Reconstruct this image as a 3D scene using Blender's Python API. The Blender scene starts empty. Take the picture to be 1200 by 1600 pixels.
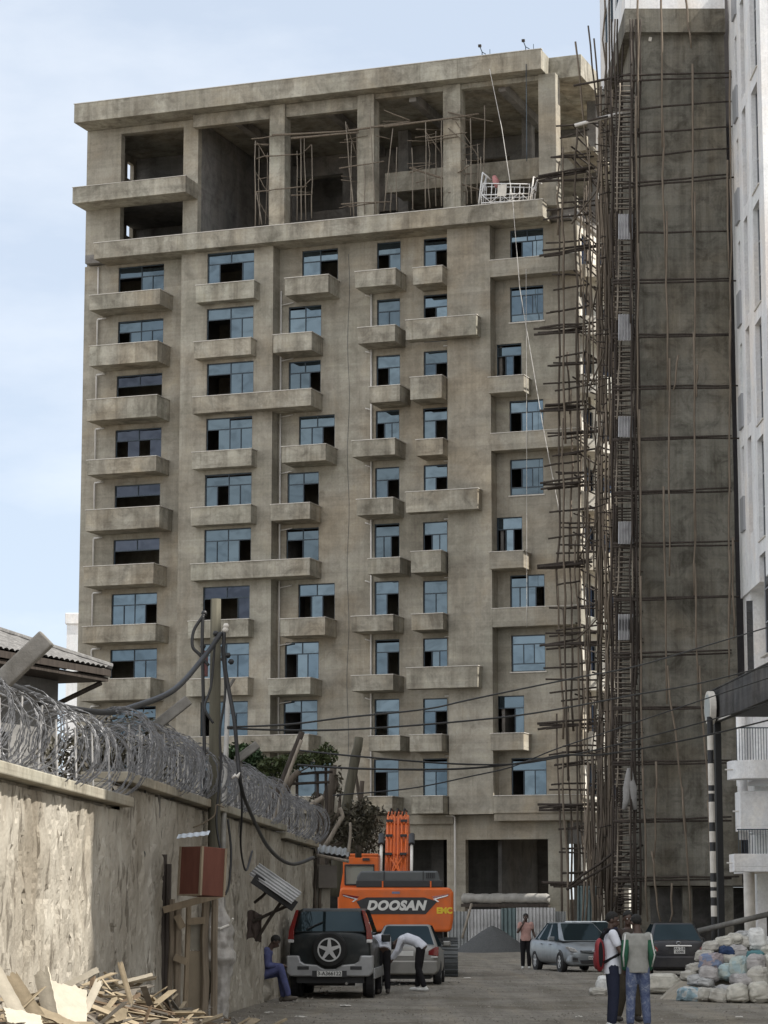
import bpy, bmesh, math, random
from mathutils import Vector, Matrix, Euler
R = math.radians
random.seed(7)
S = bpy.context.scene
COL = S.collection

# ------------------------------------------------------------------ camera, sky, sun, exposure
PITCH = R(8.895); FPX = 4000.0; CAM = Vector((0, 0, 1.75))
cd = bpy.data.cameras.new('camera'); cam = bpy.data.objects.new('camera', cd); COL.objects.link(cam)
cam.location = CAM; cam.rotation_euler = (R(90) + PITCH, 0, 0)
cd.sensor_fit = 'VERTICAL'; cd.sensor_height = 36; cd.lens = 90; cd.clip_start = .5; cd.clip_end = 4000
S.camera = cam
SUN_AZ = R(-10); SUN_EL = R(50)            # azimuth measured from +X towards +Y
sdir = Vector((math.cos(SUN_AZ) * math.cos(SUN_EL), math.sin(SUN_AZ) * math.cos(SUN_EL), math.sin(SUN_EL)))
W = bpy.data.worlds.new('World'); S.world = W; W.use_nodes = True
nt = W.node_tree; nt.nodes.clear()
def wn(t, **k):
    n = nt.nodes.new(t)
    for a, v in k.items(): setattr(n, a, v)
    return n
sky = wn('ShaderNodeTexSky', sky_type='NISHITA', sun_disc=False, sun_elevation=SUN_EL,
         sun_rotation=R(90) - SUN_AZ, air_density=1.0, dust_density=2.2, ozone_density=1.0, altitude=2300)
tc = wn('ShaderNodeTexCoord'); mp = wn('ShaderNodeMapping'); mp.inputs['Scale'].default_value = (1, 1, 2.6); mp.inputs['Location'].default_value = (.35, .12, .0)
nz = wn('ShaderNodeTexNoise'); nz.inputs['Scale'].default_value = 4.5; nz.inputs['Detail'].default_value = 7; nz.inputs['Roughness'].default_value = .55
rp = wn('ShaderNodeValToRGB'); rp.color_ramp.elements[0].position = .44; rp.color_ramp.elements[1].position = .8
mx = wn('ShaderNodeMixRGB'); mx.inputs[2].default_value = (7.6, 7.7, 7.8, 1)
sc_ = wn('ShaderNodeMath', operation='MULTIPLY'); sc_.inputs[1].default_value = .55
haze_mix = wn('ShaderNodeMixRGB'); haze_mix.inputs[0].default_value = .72; haze_mix.inputs[2].default_value = (4.75, 5.3, 6.0, 1)
bank = wn('ShaderNodeMixRGB'); bank.inputs[2].default_value = (9.4, 9.3, 9.2, 1)      # bright cloud added out of view behind the camera, to light the facade
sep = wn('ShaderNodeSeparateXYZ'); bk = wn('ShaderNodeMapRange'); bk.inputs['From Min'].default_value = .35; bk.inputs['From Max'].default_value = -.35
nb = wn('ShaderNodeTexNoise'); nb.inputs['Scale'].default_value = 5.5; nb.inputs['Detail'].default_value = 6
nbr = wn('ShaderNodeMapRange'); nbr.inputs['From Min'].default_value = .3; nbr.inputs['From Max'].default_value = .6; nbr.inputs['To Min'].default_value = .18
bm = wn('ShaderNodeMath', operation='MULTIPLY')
bg = wn('ShaderNodeBackground'); bg.inputs['Strength'].default_value = .12
out = wn('ShaderNodeOutputWorld')
L = nt.links.new
L(tc.outputs['Generated'], mp.inputs[0]); L(mp.outputs[0], nz.inputs['Vector']); L(nz.outputs[0], rp.inputs[0])
L(rp.outputs[0], sc_.inputs[0]); L(sc_.outputs[0], mx.inputs[0])
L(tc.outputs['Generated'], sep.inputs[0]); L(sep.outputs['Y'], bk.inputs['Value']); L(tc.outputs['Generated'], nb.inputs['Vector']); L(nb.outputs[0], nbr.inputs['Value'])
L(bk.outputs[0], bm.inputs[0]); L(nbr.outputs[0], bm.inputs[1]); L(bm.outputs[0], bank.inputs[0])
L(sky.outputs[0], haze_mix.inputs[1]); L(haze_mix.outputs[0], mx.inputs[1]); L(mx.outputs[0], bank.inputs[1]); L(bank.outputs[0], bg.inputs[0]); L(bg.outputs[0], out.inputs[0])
sl = bpy.data.lights.new('sun', 'SUN'); sl.energy = 5.0; sl.angle = R(.5); sl.color = (1, .955, .88)
so = bpy.data.objects.new('sun', sl); COL.objects.link(so); so.location = (40, -10, 60)
so.rotation_euler = sdir.to_track_quat('Z', 'Y').to_euler()
S.view_settings.view_transform = 'Standard'; S.view_settings.look = 'None'; S.view_settings.gamma = 1
S.view_settings.exposure = 0.5

# ------------------------------------------------------------------ geometry of the view: pixel of the 1200x1600 photo -> place
FW = Vector((0, math.cos(PITCH), math.sin(PITCH))); UP = Vector((0, -math.sin(PITCH), math.cos(PITCH)))
def ray(x, y): return Vector((1, 0, 0)) * ((x - 600) / FPX) + UP * ((800 - y) / FPX) + FW
def at(x, y, Y):
    r = ray(x, y); return CAM + r * (Y / r.y)
def gnd(x, y, z=0):
    r = ray(x, y); return CAM + r * ((z - CAM.z) / r.z)
FA = R(20.04); FU = Vector((math.cos(FA), -math.sin(FA), 0)); FN = Vector((math.sin(FA), math.cos(FA), 0)); FO = Vector((0, 138, 0))
def fac(x, y, d=0.0):                       # pixel -> (along facade, height) on the facade plane at depth d
    r = ray(x, y); t = (d - (CAM - FO).dot(FN)) / r.dot(FN); P = CAM + r * t
    return (P - FO).dot(FU), P.z
def fw(lx, d, z): return FO + FU * lx + FN * d + Vector((0, 0, z))

# ------------------------------------------------------------------ objects
def tag(o, label=None, cat=None, group=None, kind=None):
    if label: o['label'] = label
    if cat: o['category'] = cat
    if group: o['group'] = group
    if kind: o['kind'] = kind
    return o
def thing(name, label, cat, loc=(0, 0, 0), rz=0, group=None):
    o = bpy.data.objects.new(name, None); COL.objects.link(o); o.location = loc; o.rotation_euler = (0, 0, rz)
    o.empty_display_size = .2
    return tag(o, label, cat, group)
def copy_tree(o, parent=None):
    c = o.copy(); COL.objects.link(c)
    if parent: c.parent = parent
    for ch in list(o.children): copy_tree(ch, c)
    return c
class MB:
    def __init__(s): s.v = []; s.f = []; s.m = []
    def add(s, vs, fs, mi=0):
        b = len(s.v); s.v += [tuple(v) for v in vs]; s.f += [tuple(b + i for i in f) for f in fs]; s.m += [mi] * len(fs); return s
    def box(s, x0, x1, y0, y1, z0, z1, mi=0):
        return s.add([(x0, y0, z0), (x1, y0, z0), (x1, y1, z0), (x0, y1, z0), (x0, y0, z1), (x1, y0, z1), (x1, y1, z1), (x0, y1, z1)],
                     [(0, 3, 2, 1), (4, 5, 6, 7), (0, 1, 5, 4), (1, 2, 6, 5), (2, 3, 7, 6), (3, 0, 4, 7)], mi)
    def obox(s, c, sx, sy, sz, rot, mi=0):       # box of full sizes about centre c, rotated by a Matrix / Euler
        m = rot.to_matrix() if hasattr(rot, 'to_matrix') else rot
        vs = [Vector(c) + m @ Vector((x * sx / 2, y * sy / 2, z * sz / 2)) for z in (-1, 1) for x, y in ((-1, -1), (1, -1), (1, 1), (-1, 1))]
        return s.add(vs, [(0, 3, 2, 1), (4, 5, 6, 7), (0, 1, 5, 4), (1, 2, 6, 5), (2, 3, 7, 6), (3, 0, 4, 7)], mi)
    def tube(s, pts, r, n=6, mi=0, cap=True):    # r: number or list
        pts = [Vector(p) for p in pts]; k = len(pts); rr = r if isinstance(r, (list, tuple)) else [r] * k
        rings = []; prev = None
        for i, p in enumerate(pts):
            t = (pts[min(i + 1, k - 1)] - pts[max(i - 1, 0)])
            t = t.normalized() if t.length > 1e-9 else Vector((0, 0, 1))
            if prev is None:
                a = t.orthogonal().normalized()
            else:
                a = prev - t * prev.dot(t); a = a.normalized() if a.length > 1e-6 else t.orthogonal().normalized()
            prev = a; b = t.cross(a)
            rings.append([p + (a * math.cos(2 * math.pi * j / n) + b * math.sin(2 * math.pi * j / n)) * rr[i] for j in range(n)])
        vs = [v for q in rings for v in q]; fs = []
        for i in range(k - 1):
            for j in range(n):
                fs.append((i * n + j, i * n + (j + 1) % n, (i + 1) * n + (j + 1) % n, (i + 1) * n + j))
        if cap: fs += [tuple(range(n - 1, -1, -1)), tuple((k - 1) * n + j for j in range(n))]
        return s.add(vs, fs, mi)
    def prism(s, poly, fn, a, b, mi=0):          # poly of 2D points, fn(u,v,t)->xyz, from t=a to t=b
        n = len(poly); vs = [fn(u, v, a) for u, v in poly] + [fn(u, v, b) for u, v in poly]
        fs = [tuple(range(n - 1, -1, -1)), tuple(range(n, 2 * n))] + [(i, (i + 1) % n, n + (i + 1) % n, n + i) for i in range(n)]
        return s.add(vs, fs, mi)
    def grid(s, fn, nu, nv, mi=0, wrap=False):
        vs = [fn(i / nu, j / nv) for j in range(nv + 1) for i in range(nu + (0 if wrap else 1))]
        w = nu if wrap else nu + 1; fs = []
        for j in range(nv):
            for i in range(nu):
                fs.append((j * w + i, j * w + (i + 1) % w, (j + 1) * w + (i + 1) % w, (j + 1) * w + i))
        return s.add(vs, fs, mi)
    def build(s, name, mat, parent=None, smooth=False, fix=True, bevel=0):
        me = bpy.data.meshes.new(name); me.from_pydata(s.v, [], s.f)
        for m in (mat if isinstance(mat, (list, tuple)) else [mat]): me.materials.append(m)
        if isinstance(mat, (list, tuple)) and len(mat) > 1:
            me.polygons.foreach_set('material_index', s.m)
        if fix:
            b = bmesh.new(); b.from_mesh(me); bmesh.ops.recalc_face_normals(b, faces=b.faces); b.to_mesh(me); b.free()
        if smooth: me.polygons.foreach_set('use_smooth', [True] * len(me.polygons))
        me.update()
        o = bpy.data.objects.new(name, me); COL.objects.link(o)
        if parent: o.parent = parent
        if bevel:
            m = o.modifiers.new('bevel', 'BEVEL'); m.width = bevel; m.segments = 2; m.limit_method = 'ANGLE'; m.angle_limit = R(40)
        return o
def panel(mb, x0, x1, z0, z1, d, holes=(), th=.25, fn=None, mi=0):   # wall of thickness th with openings; fn maps (x,d,z)
    fn = fn or (lambda x, y, z: (x, y, z))
    hs = [(max(a, x0), min(b, x1), max(c, z0), min(e, z1)) for a, b, c, e in holes if b > x0 and a < x1 and e > z0 and c < z1]
    xs = sorted(set([x0, x1] + [q for h in hs for q in h[:2]])); zs = sorted(set([z0, z1] + [q for h in hs for q in h[2:]]))
    def inh(i, j):
        if i < 0 or j < 0 or i >= len(xs) - 1 or j >= len(zs) - 1: return True
        cx = (xs[i] + xs[i + 1]) / 2; cz = (zs[j] + zs[j + 1]) / 2
        return any(a < cx < b and c < cz < e for a, b, c, e in hs)
    for i in range(len(xs) - 1):
        for j in range(len(zs) - 1):
            if inh(i, j): continue
            a, b, c, e = xs[i], xs[i + 1], zs[j], zs[j + 1]
            v = [fn(a, d, c), fn(b, d, c), fn(b, d, e), fn(a, d, e), fn(a, d + th, c), fn(b, d + th, c), fn(b, d + th, e), fn(a, d + th, e)]
            fs = [(0, 1, 2, 3), (7, 6, 5, 4)]
            if inh(i - 1, j): fs.append((4, 0, 3, 7))
            if inh(i + 1, j): fs.append((1, 5, 6, 2))
            if inh(i, j - 1): fs.append((4, 5, 1, 0))
            if inh(i, j + 1): fs.append((3, 2, 6, 7))
            mb.add(v, fs, mi)

# ------------------------------------------------------------------ materials
def new_mat(name):
    m = bpy.data.materials.new(name); m.use_nodes = True; n = m.node_tree; b = n.nodes['Principled BSDF']; return m, n, b
def noise(n, scale, detail=5, rough=.6, vec=None, stretch=None, dist=0):
    t = n.nodes.new('ShaderNodeTexNoise'); t.inputs['Scale'].default_value = scale; t.inputs['Detail'].default_value = detail
    t.inputs['Roughness'].default_value = rough; t.inputs['Distortion'].default_value = dist
    if vec is None:
        c = n.nodes.new('ShaderNodeTexCoord'); vec = c.outputs['Object']
    if stretch:
        mpn = n.nodes.new('ShaderNodeMapping'); mpn.inputs['Scale'].default_value = stretch; n.links.new(vec, mpn.inputs[0]); vec = mpn.outputs[0]
    n.links.new(vec, t.inputs['Vector']); return t.outputs[0]
def ramp(n, src, stops):
    r = n.nodes.new('ShaderNodeValToRGB'); e = r.color_ramp.elements
    while len(e) < len(stops): e.new(.5)
    for i, (p, c) in enumerate(stops):
        e[i].position = p; e[i].color = (c[0], c[1], c[2], 1) if isinstance(c, (tuple, list)) else (c, c, c, 1)
    n.links.new(src, r.inputs[0]); return r.outputs[0]
def mul(n, a, b, fac_=1.0, mode='MULTIPLY'):
    m = n.nodes.new('ShaderNodeMixRGB'); m.blend_type = mode
    if isinstance(fac_, bpy.types.NodeSocket): n.links.new(fac_, m.inputs[0])
    else: m.inputs[0].default_value = fac_
    for s_, q in ((1, a), (2, b)):
        if isinstance(q, bpy.types.NodeSocket): n.links.new(q, m.inputs[s_])
        else: m.inputs[s_].default_value = (*q, 1)
    return m.outputs[0]
def bump(n, b, src, strength=.3, dist=.02):
    bp = n.nodes.new('ShaderNodeBump'); bp.inputs['Strength'].default_value = strength; bp.inputs['Distance'].default_value = dist
    n.links.new(src, bp.inputs['Height']); n.links.new(bp.outputs[0], b.inputs['Normal'])
def simple(name, col, rough=.6, metal=0, var=.12, scale=6, bmp=0, spec=.5, coat=0):
    m, n, b = new_mat(name); b.inputs['Roughness'].default_value = rough; b.inputs['Metallic'].default_value = metal
    b.inputs['Specular IOR Level'].default_value = spec; b.inputs['Coat Weight'].default_value = coat
    if var:
        s_ = noise(n, scale)
        c = ramp(n, s_, [(.3, tuple(x * (1 - var) for x in col)), (.7, tuple(min(1, x * (1 + var)) for x in col))])
        n.links.new(c, b.inputs['Base Color'])
    else: b.inputs['Base Color'].default_value = (*col, 1)
    if bmp: bump(n, b, noise(n, scale * 3), bmp, .02)
    return m
def concrete(name, c1, c2, dark, big=.22, streak=.5, bm=.25, lines=True):
    m, n, b = new_mat(name); b.inputs['Roughness'].default_value = .92; b.inputs['Specular IOR Level'].default_value = .2
    base = ramp(n, noise(n, big, 6, .62, dist=.6), [(.36, c1), (.62, c2)])
    blot = ramp(n, noise(n, .9, 7, .7, dist=.8), [(.34, dark), (.52, (1, 1, 1)), (.72, (1.12, 1.1, 1.05))])
    st = ramp(n, noise(n, 1.0, 6, .65, stretch=(1.6, 1.6, .10)), [(.34, (.62, .6, .58)), (.56, (1, 1, 1))])
    tint = ramp(n, noise(n, .17, 5, .6, dist=.8), [(.36, (1.04, .985, .92)), (.5, (1, 1, 1)), (.66, (.93, .955, .95))]); spot = ramp(n, noise(n, 1.25, 5, .62, dist=.5), [(.60, (1, 1, 1)), (.70, (.70, .68, .65))])
    fine = ramp(n, noise(n, 9, 6, .7), [(.3, (.84, .84, .84)), (.7, (1.1, 1.1, 1.1))])
    c = mul(n, base, blot, .9); c = mul(n, c, tint); c = mul(n, c, spot, .5); c = mul(n, c, st, streak); c = mul(n, c, fine, .9)
    if lines:
        ln = ramp(n, noise(n, 1.0, 4, .6, stretch=(.05, .05, 2.4)), [(.4, (.86, .86, .86)), (.56, (1, 1, 1))]); c = mul(n, c, ln, .8)
        tcn = n.nodes.new('ShaderNodeTexCoord'); sx = n.nodes.new('ShaderNodeSeparateXYZ'); cb_ = n.nodes.new('ShaderNodeCombineXYZ'); ad = n.nodes.new('ShaderNodeMath'); ad.operation = 'ADD'
        n.links.new(tcn.outputs['Object'], sx.inputs[0]); n.links.new(sx.outputs['X'], ad.inputs[0]); n.links.new(sx.outputs['Y'], ad.inputs[1]); n.links.new(ad.outputs[0], cb_.inputs['X']); n.links.new(sx.outputs['Z'], cb_.inputs['Y'])
        br = n.nodes.new('ShaderNodeTexBrick'); br.inputs['Scale'].default_value = 1; br.inputs['Brick Width'].default_value = 2.3; br.inputs['Row Height'].default_value = 1.06; br.inputs['Mortar Size'].default_value = .012; br.inputs['Mortar Smooth'].default_value = .6
        br.inputs['Color1'].default_value = (.84, .83, .82, 1); br.inputs['Color2'].default_value = (1.1, 1.1, 1.1, 1); br.inputs['Mortar'].default_value = (.8, .8, .8, 1)
        n.links.new(cb_.outputs[0], br.inputs['Vector']); c = mul(n, c, br.outputs[0], .55)
        dr = ramp(n, noise(n, 1.0, 5, .7, stretch=(3.2, 3.2, .16)), [(.58, (1, 1, 1)), (.70, (.72, .7, .68))]); c = mul(n, c, dr, streak)
    n.links.new(c, b.inputs['Base Color']); bump(n, b, noise(n, 14, 6, .7), bm, .03)
    return m
M = {}
M['conc'] = concrete('facade_concrete', (.335, .308, .257), (.435, .41, .352), (.76, .75, .74))
M['conc_b'] = concrete('balcony_concrete', (.32, .296, .246), (.47, .445, .38), (.6, .59, .58), big=.5, streak=.8)
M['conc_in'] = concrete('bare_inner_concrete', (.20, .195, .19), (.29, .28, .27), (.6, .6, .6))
M['conc_t'] = concrete('tower_concrete', (.155, .149, .128), (.25, .238, .206), (.5, .49, .47), big=.16, streak=1.0)
M['conc_g'] = concrete('shadowed_ground_floor_concrete', (.075, .072, .068), (.11, .106, .10), (.6, .6, .6))  # shade of the ground floor put into a darker copy of the inner concrete
M['plaster'] = concrete('pale_plaster', (.62, .60, .54), (.70, .68, .63), (.85, .84, .82), big=.3, streak=.3, bm=.1)
M['white'] = concrete('white_render', (.74, .745, .76), (.80, .805, .82), (.9, .9, .9), big=.2, streak=.35, bm=.08, lines=False)
M['coping'] = simple('pale_stone_coping', (.60, .57, .52), .6, var=.15, scale=3)
M['frame'] = simple('window_frame_metal', (.045, .065, .085), .45, .3, var=.1)
M['pvc'] = simple('pvc_pipe', (.62, .60, .57), .5, var=.12, scale=2)
def glass(name, tint, refl, dark, wob=.06):
    m = bpy.data.materials.new(name); m.use_nodes = True; n = m.node_tree; n.nodes.clear()
    g = n.nodes.new('ShaderNodeBsdfGlossy'); g.inputs['Roughness'].default_value = .02; g.inputs['Color'].default_value = (*tint, 1)
    d = n.nodes.new('ShaderNodeBsdfPrincipled'); d.inputs['Base Color'].default_value = (*dark, 1); d.inputs['Roughness'].default_value = .4; d.inputs['Specular IOR Level'].default_value = 0
    x = n.nodes.new('ShaderNodeMixShader'); o = n.nodes.new('ShaderNodeOutputMaterial')
    oi = n.nodes.new('ShaderNodeObjectInfo'); ofs = n.nodes.new('ShaderNodeVectorMath'); ofs.operation = 'ADD'; tcn = n.nodes.new('ShaderNodeTexCoord'); sc2 = n.nodes.new('ShaderNodeMath'); sc2.operation = 'MULTIPLY'; sc2.inputs[1].default_value = 40
    n.links.new(oi.outputs['Random'], sc2.inputs[0]); n.links.new(tcn.outputs['Object'], ofs.inputs[0]); n.links.new(sc2.outputs[0], ofs.inputs[1])
    msk = ramp(n, noise(n, .9, 3, .5, vec=ofs.outputs[0], stretch=(1, 1, 1.6), dist=1.0), [(.36, .78), (.5, 1), (.66, 1.08)])       # painted-in patches imitating broken reflections of neighbouring buildings
    r1 = n.nodes.new('ShaderNodeMapRange'); r1.inputs['To Min'].default_value = refl * .72; r1.inputs['To Max'].default_value = refl * 1.25; n.links.new(oi.outputs['Random'], r1.inputs['Value'])
    mm = n.nodes.new('ShaderNodeMath'); mm.operation = 'MULTIPLY'; n.links.new(r1.outputs[0], mm.inputs[0]); n.links.new(msk, mm.inputs[1]); n.links.new(mm.outputs[0], x.inputs[0])
    bp = n.nodes.new('ShaderNodeBump'); bp.inputs['Strength'].default_value = wob; bp.inputs['Distance'].default_value = .05
    n.links.new(noise(n, .8, 2, .5, vec=ofs.outputs[0]), bp.inputs['Height']); n.links.new(bp.outputs[0], g.inputs['Normal'])
    n.links.new(d.outputs[0], x.inputs[1]); n.links.new(g.outputs[0], x.inputs[2]); n.links.new(x.outputs[0], o.inputs[0]); return m
M['glass'] = glass('reflective_window_glass', (.55, .74, .88), .165, (.016, .022, .028), .12)
M['glass_d'] = glass('dim_window_glass', (.6, .7, .9), .07, (.008, .01, .016), .3)
M['glass_w'] = glass('narrow_window_glass', (.8, .85, .9), .22, (.05, .05, .055))
def timber(name, col, sc=(6, 6, .5), var=.35):
    m, n, b = new_mat(name); b.inputs['Roughness'].default_value = .85; b.inputs['Specular IOR Level'].default_value = .2
    c = ramp(n, noise(n, 2.2, 6, .6, stretch=sc), [(.3, tuple(x * (1 - var) for x in col)), (.7, tuple(x * (1 + var) for x in col))])
    n.links.new(c, b.inputs['Base Color']); bump(n, b, noise(n, 6, 4, .6, stretch=sc), .3, .01); return m
M['pole'] = timber('weathered_pole_wood', (.10, .083, .067), (8, 8, .6))
M['pole_l'] = timber('pale_pole_wood', (.23, .20, .165), (8, 8, .6))
M['pole_d'] = timber('dark_pole_wood', (.052, .043, .037), (8, 8, .6))
# ------------------------------------------------------------------ ground
def road_mat():
    m, n, b = new_mat('worn_dusty_road'); b.inputs['Roughness'].default_value = .95; b.inputs['Specular IOR Level'].default_value = .15
    c = ramp(n, noise(n, .5, 6, .65), [(.3, (.225, .21, .187)), (.7, (.315, .295, .263))])
    g = ramp(n, noise(n, 26, 4, .8), [(.3, (.6, .6, .6)), (.55, (1, 1, 1)), (.75, (1.5, 1.48, 1.42))])
    g2 = ramp(n, noise(n, 5, 5, .7), [(.3, (.8, .79, .77)), (.7, (1.12, 1.1, 1.06))])
    tr = ramp(n, noise(n, 1.0, 5, .6, stretch=(1.5, .07, 1), dist=.4), [(.36, (.80, .79, .77)), (.52, (1, 1, 1)), (.68, (1.12, 1.09, 1.03))]); pt = ramp(n, noise(n, .35, 6, .7, dist=1.0), [(.40, (.72, .69, .64)), (.54, (1, 1, 1))])
    c = mul(n, mul(n, c, tr), pt, .8)
    n.links.new(mul(n, mul(n, c, g), g2), b.inputs['Base Color']); bump(n, b, noise(n, 30, 5, .75), .7, .04); return m
g = MB()
def gz(x, y):
    return .02 * math.sin(x * .7 + y * .31) + .015 * math.sin(x * 1.9 - y * .8)
for (x0, x1, y0, y1, nx, ny) in ((-40, 60, 5, 200, 100, 195),):
    g.grid(lambda u, v: (x0 + (x1 - x0) * u, y0 + (y1 - y0) * v, gz(x0 + (x1 - x0) * u, y0 + (y1 - y0) * v)), nx, ny)
far = [(-1500, -600), (1500, -600), (1500, 2500), (-1500, 2500)]
inn = [(-40, 5), (60, 5), (60, 200), (-40, 200)]
g.add([(x, y, -.05) for x, y in far] + [(x, y, gz(x, y)) for x, y in inn], [(0, 1, 5, 4), (1, 2, 6, 5), (2, 3, 7, 6), (3, 0, 4, 7)])
tag(g.build('ground', road_mat(), smooth=True), kind='structure')

# ------------------------------------------------------------------ unfinished main building (local x along the facade, y into it)
B = thing('unfinished_building', 'tall unfinished bare concrete block with balconies and open top floors', 'building', FO, -FA)
PITCHZ = 3.19; Z0 = 6.92
def slab(k): return Z0 + PITCHZ * k
FR = -1.75                                         # plane of the balcony fronts
DB = -.95                                          # plane of the projecting bays
XA, XB, XC, XP0, XP1, XR = -18.44, -11.87, -6.25, 4.0, 6.45, 11.08
holes = {'A': [], 'B': [], 'C': [], 'P': [], 'F': []}
def cxz(x0, x1, y, d): return fac(x0, y, d)[0], fac(x1, y, d)[0]
def window(lx0, lx1, z0, z1, d, pat, top=2, th=.6, bottom=0, gl='glass'):
    f = MB(); g_ = MB(); y = d + .13; t = .055; W_ = lx1 - lx0
    def bar(a, b, c, e): f.box(a, b, y - .035, y + .035, c, e)
    bar(lx0, lx0 + t, z0, z1); bar(lx1 - t, lx1, z0, z1); bar(lx0 + t, lx1 - t, z1 - t, z1); bar(lx0 + t, lx1 - t, z0, z0 + t)
    zt = z1 - th; bar(lx0 + t, lx1 - t, zt - t, zt)
    def pane(a, b, c, e, yy=0):
        o_ = random.uniform(-.028, .028)
        g_.add([(a, y + yy, c), (b, y + yy + o_, c), (b, y + yy + o_, e), (a, y + yy, e), (a, y + yy + .012, c), (b, y + yy + o_ + .012, c), (b, y + yy + o_ + .012, e), (a, y + yy + .012, e)],
               [(0, 1, 2, 3), (7, 6, 5, 4), (0, 4, 5, 1), (1, 5, 6, 2), (2, 6, 7, 3), (3, 7, 4, 0)])
    for i in range(top):
        a = lx0 + t + (W_ - 2 * t) * i / top; b = lx0 + t + (W_ - 2 * t) * (i + 1) / top
        pane(a, b, zt, z1 - t - (random.choice((0, 0, 0, .12)) if gl == 'glass' else 0), .005)
        if i: bar(a - .025, a + .025, zt, z1 - t)
    zb = z0 + t
    if bottom:
        zb = z0 + bottom; bar(lx0 + t, lx1 - t, zb - t, zb); pane(lx0 + t, lx1 - t, z0 + t, zb - t, .005)
    n_ = len(pat)
    for i, c in enumerate(pat):
        a = lx0 + t + (W_ - 2 * t) * i / n_; b = lx0 + t + (W_ - 2 * t) * (i + 1) / n_
        if c == 'g':
            pane(a, b, zb, zt - t, .012 * (i % 2)); bar(a - .022, a + .022, zb, zt - t) if i else None
            if i < n_ - 1 and pat[i + 1] != 'g': bar(b - .04, b + .02, zb, zt - t)
        elif c == 'h': pane(a, b, zb + (zt - zb) * random.uniform(.2, .5), zt - t, 0)
    o = f.build('window', M['frame'], B); g_.build('pane', M[gl], o, fix=False); return o
def balcony(lx0, lx1, z0, z1, d0=FR, dw=0, lsplit=None, mat='conc_b', lip=True):
    b = MB(); w = .12
    b.box(lx0, lx1, d0, dw, z0, z0 + .16)
    b.box(lx0, lx1, d0, d0 + w, z0 + .16, z1); b.box(lx0, lx0 + w, d0 + w, dw, z0 + .16, z1); b.box(lx1 - w, lx1, d0 + w, dw, z0 + .16, z1)
    o = b.build('balcony', M[mat], B, bevel=.012)
    c = MB(); e = .035
    c.box(lx0 - e, lx1 + e, d0 - e, d0 + w + .03, z1, z1 + .035); c.box(lx0 - e, lx0 + w + .03, d0 + w + .03, dw, z1, z1 + .035); c.box(lx1 - w - .03, lx1 + e, d0 + w + .03, dw, z1, z1 + .035)
    c.build('coping', M['coping'], o)
    return o
def zpx(x, y, d): return fac(x, y, d)[1]
# table: column, floor from top(1..10): window (x0,x1,ytop, pattern), balcony (x0,x1,ytop_mid,ybot_mid)
T = {
 'A': (0, 4, [
  (185, 256, 415, 'oogg', 140, 250, 457, 480), (184, 255, 500, 'oggg', 140, 246, 537, 568), (182, 253, 585, 'dddd', 136, 245, 621, 654), (180, 252, 670, 'dhdh', 136, 244, 716, 739),
  (179, 250, 757, 'dddd', 134, 249, 794, 827), (177, 249, 842, 'dddd', 131, 240, 883, 914), (174, 245, 927, 'gggo', 129, 243, 977, 1003), (172, 245, 1014, 'oogg', 125, 235, 1061, 1094),
  (172, 243, 1104, 'gggg', 124, 234, 1150, 1180), (171, 242, 1194, 'gggg', 122, 233, 1240, 1268)]),
 'B': (DB, 4, [
  (324, 397, 393, 'goog', 306, 397, 442, 469), (323, 396, 480, 'oogg', 303, 392, 531, 557), (323, 396, 566, 'oogg', 301, 486, 614, 640), (322, 394, 652, 'ohgg', 300, 393, 704, 730),
  (320, 393, 740, 'gogg', 298, 392, 791, 819), (319, 392, 826, 'hggo', 298, 484, 877, 903), (317, 390, 916, 'doog', 294, 388, 969, 996), (316, 389, 1005, 'gggg', 291, 387, 1060, 1087),
  (313, 387, 1096, 'oggg', 290, 482, 1150, 1175), (312, 386, 1187, 'gggg', 289, 386, 1242, 1269)]),
 'C': (0, 2, [
  (472, 528, 390, 'go', 445, 513, 432, 459), (451, 502, 478, 'gg', 427, 487, 521, 549), (451, 501, 564, 'ggo', 0, 0, 0, 0), (467, 523, 649, 'ggo', 440, 509, 696, 721),
  (449, 498, 738, 'go', 423, 484, 787, 812), (447, 498, 825, 'og', 0, 0, 0, 0), (466, 523, 912, 'ogo', 438, 508, 966, 993), (445, 498, 1003, 'ogg', 419, 485, 1060, 1085),
  (443, 496, 1094, 'og', 0, 0, 0, 0), (463, 519, 1190, 'gg', 440, 503, 1245, 1271)]),
 'D': (0, 1, [
  (589, 626, 378, 'og', 555, 618, 422, 447), (589, 625, 467, 'gg', 559, 617, 510, 535), (588, 625, 555, 'og', 577, 625, 603, 628), (587, 624, 641, 'ogg', 550, 617, 687, 712),
  (586, 624, 730, 'go', 557, 614, 779, 804), (585, 624, 818, 'ggo', 575, 625, 872, 896), (585, 623, 908, 'go', 549, 614, 962, 986), (586, 624, 999, 'go', 549, 614, 1055, 1079),
  (585, 624, 1092, 'og', 576, 625, 1150, 1173), (584, 623, 1186, 'og', 558, 613, 1245, 1270)]),
 'E': (0, 1, [
  (662, 699, 372, 'go', 645, 691, 417, 443), (662, 699, 460, 'og', 634, 744, 496, 527), (662, 699, 548, 'go', 641, 690, 588, 623), (661, 699, 637, 'go', 650, 692, 686, 711),
  (662, 699, 726, 'go', 634, 746, 766, 798), (661, 699, 815, 'ogg', 642, 689, 861, 894), (661, 699, 907, 'gg', 643, 692, 959, 984), (661, 699, 997, 'ogg', 635, 746, 1042, 1075),
  (661, 699, 1091, 'go', 640, 690, 1148, 1174), (661, 699, 1185, 'gg', 643, 692, 1244, 1271)])}
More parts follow.
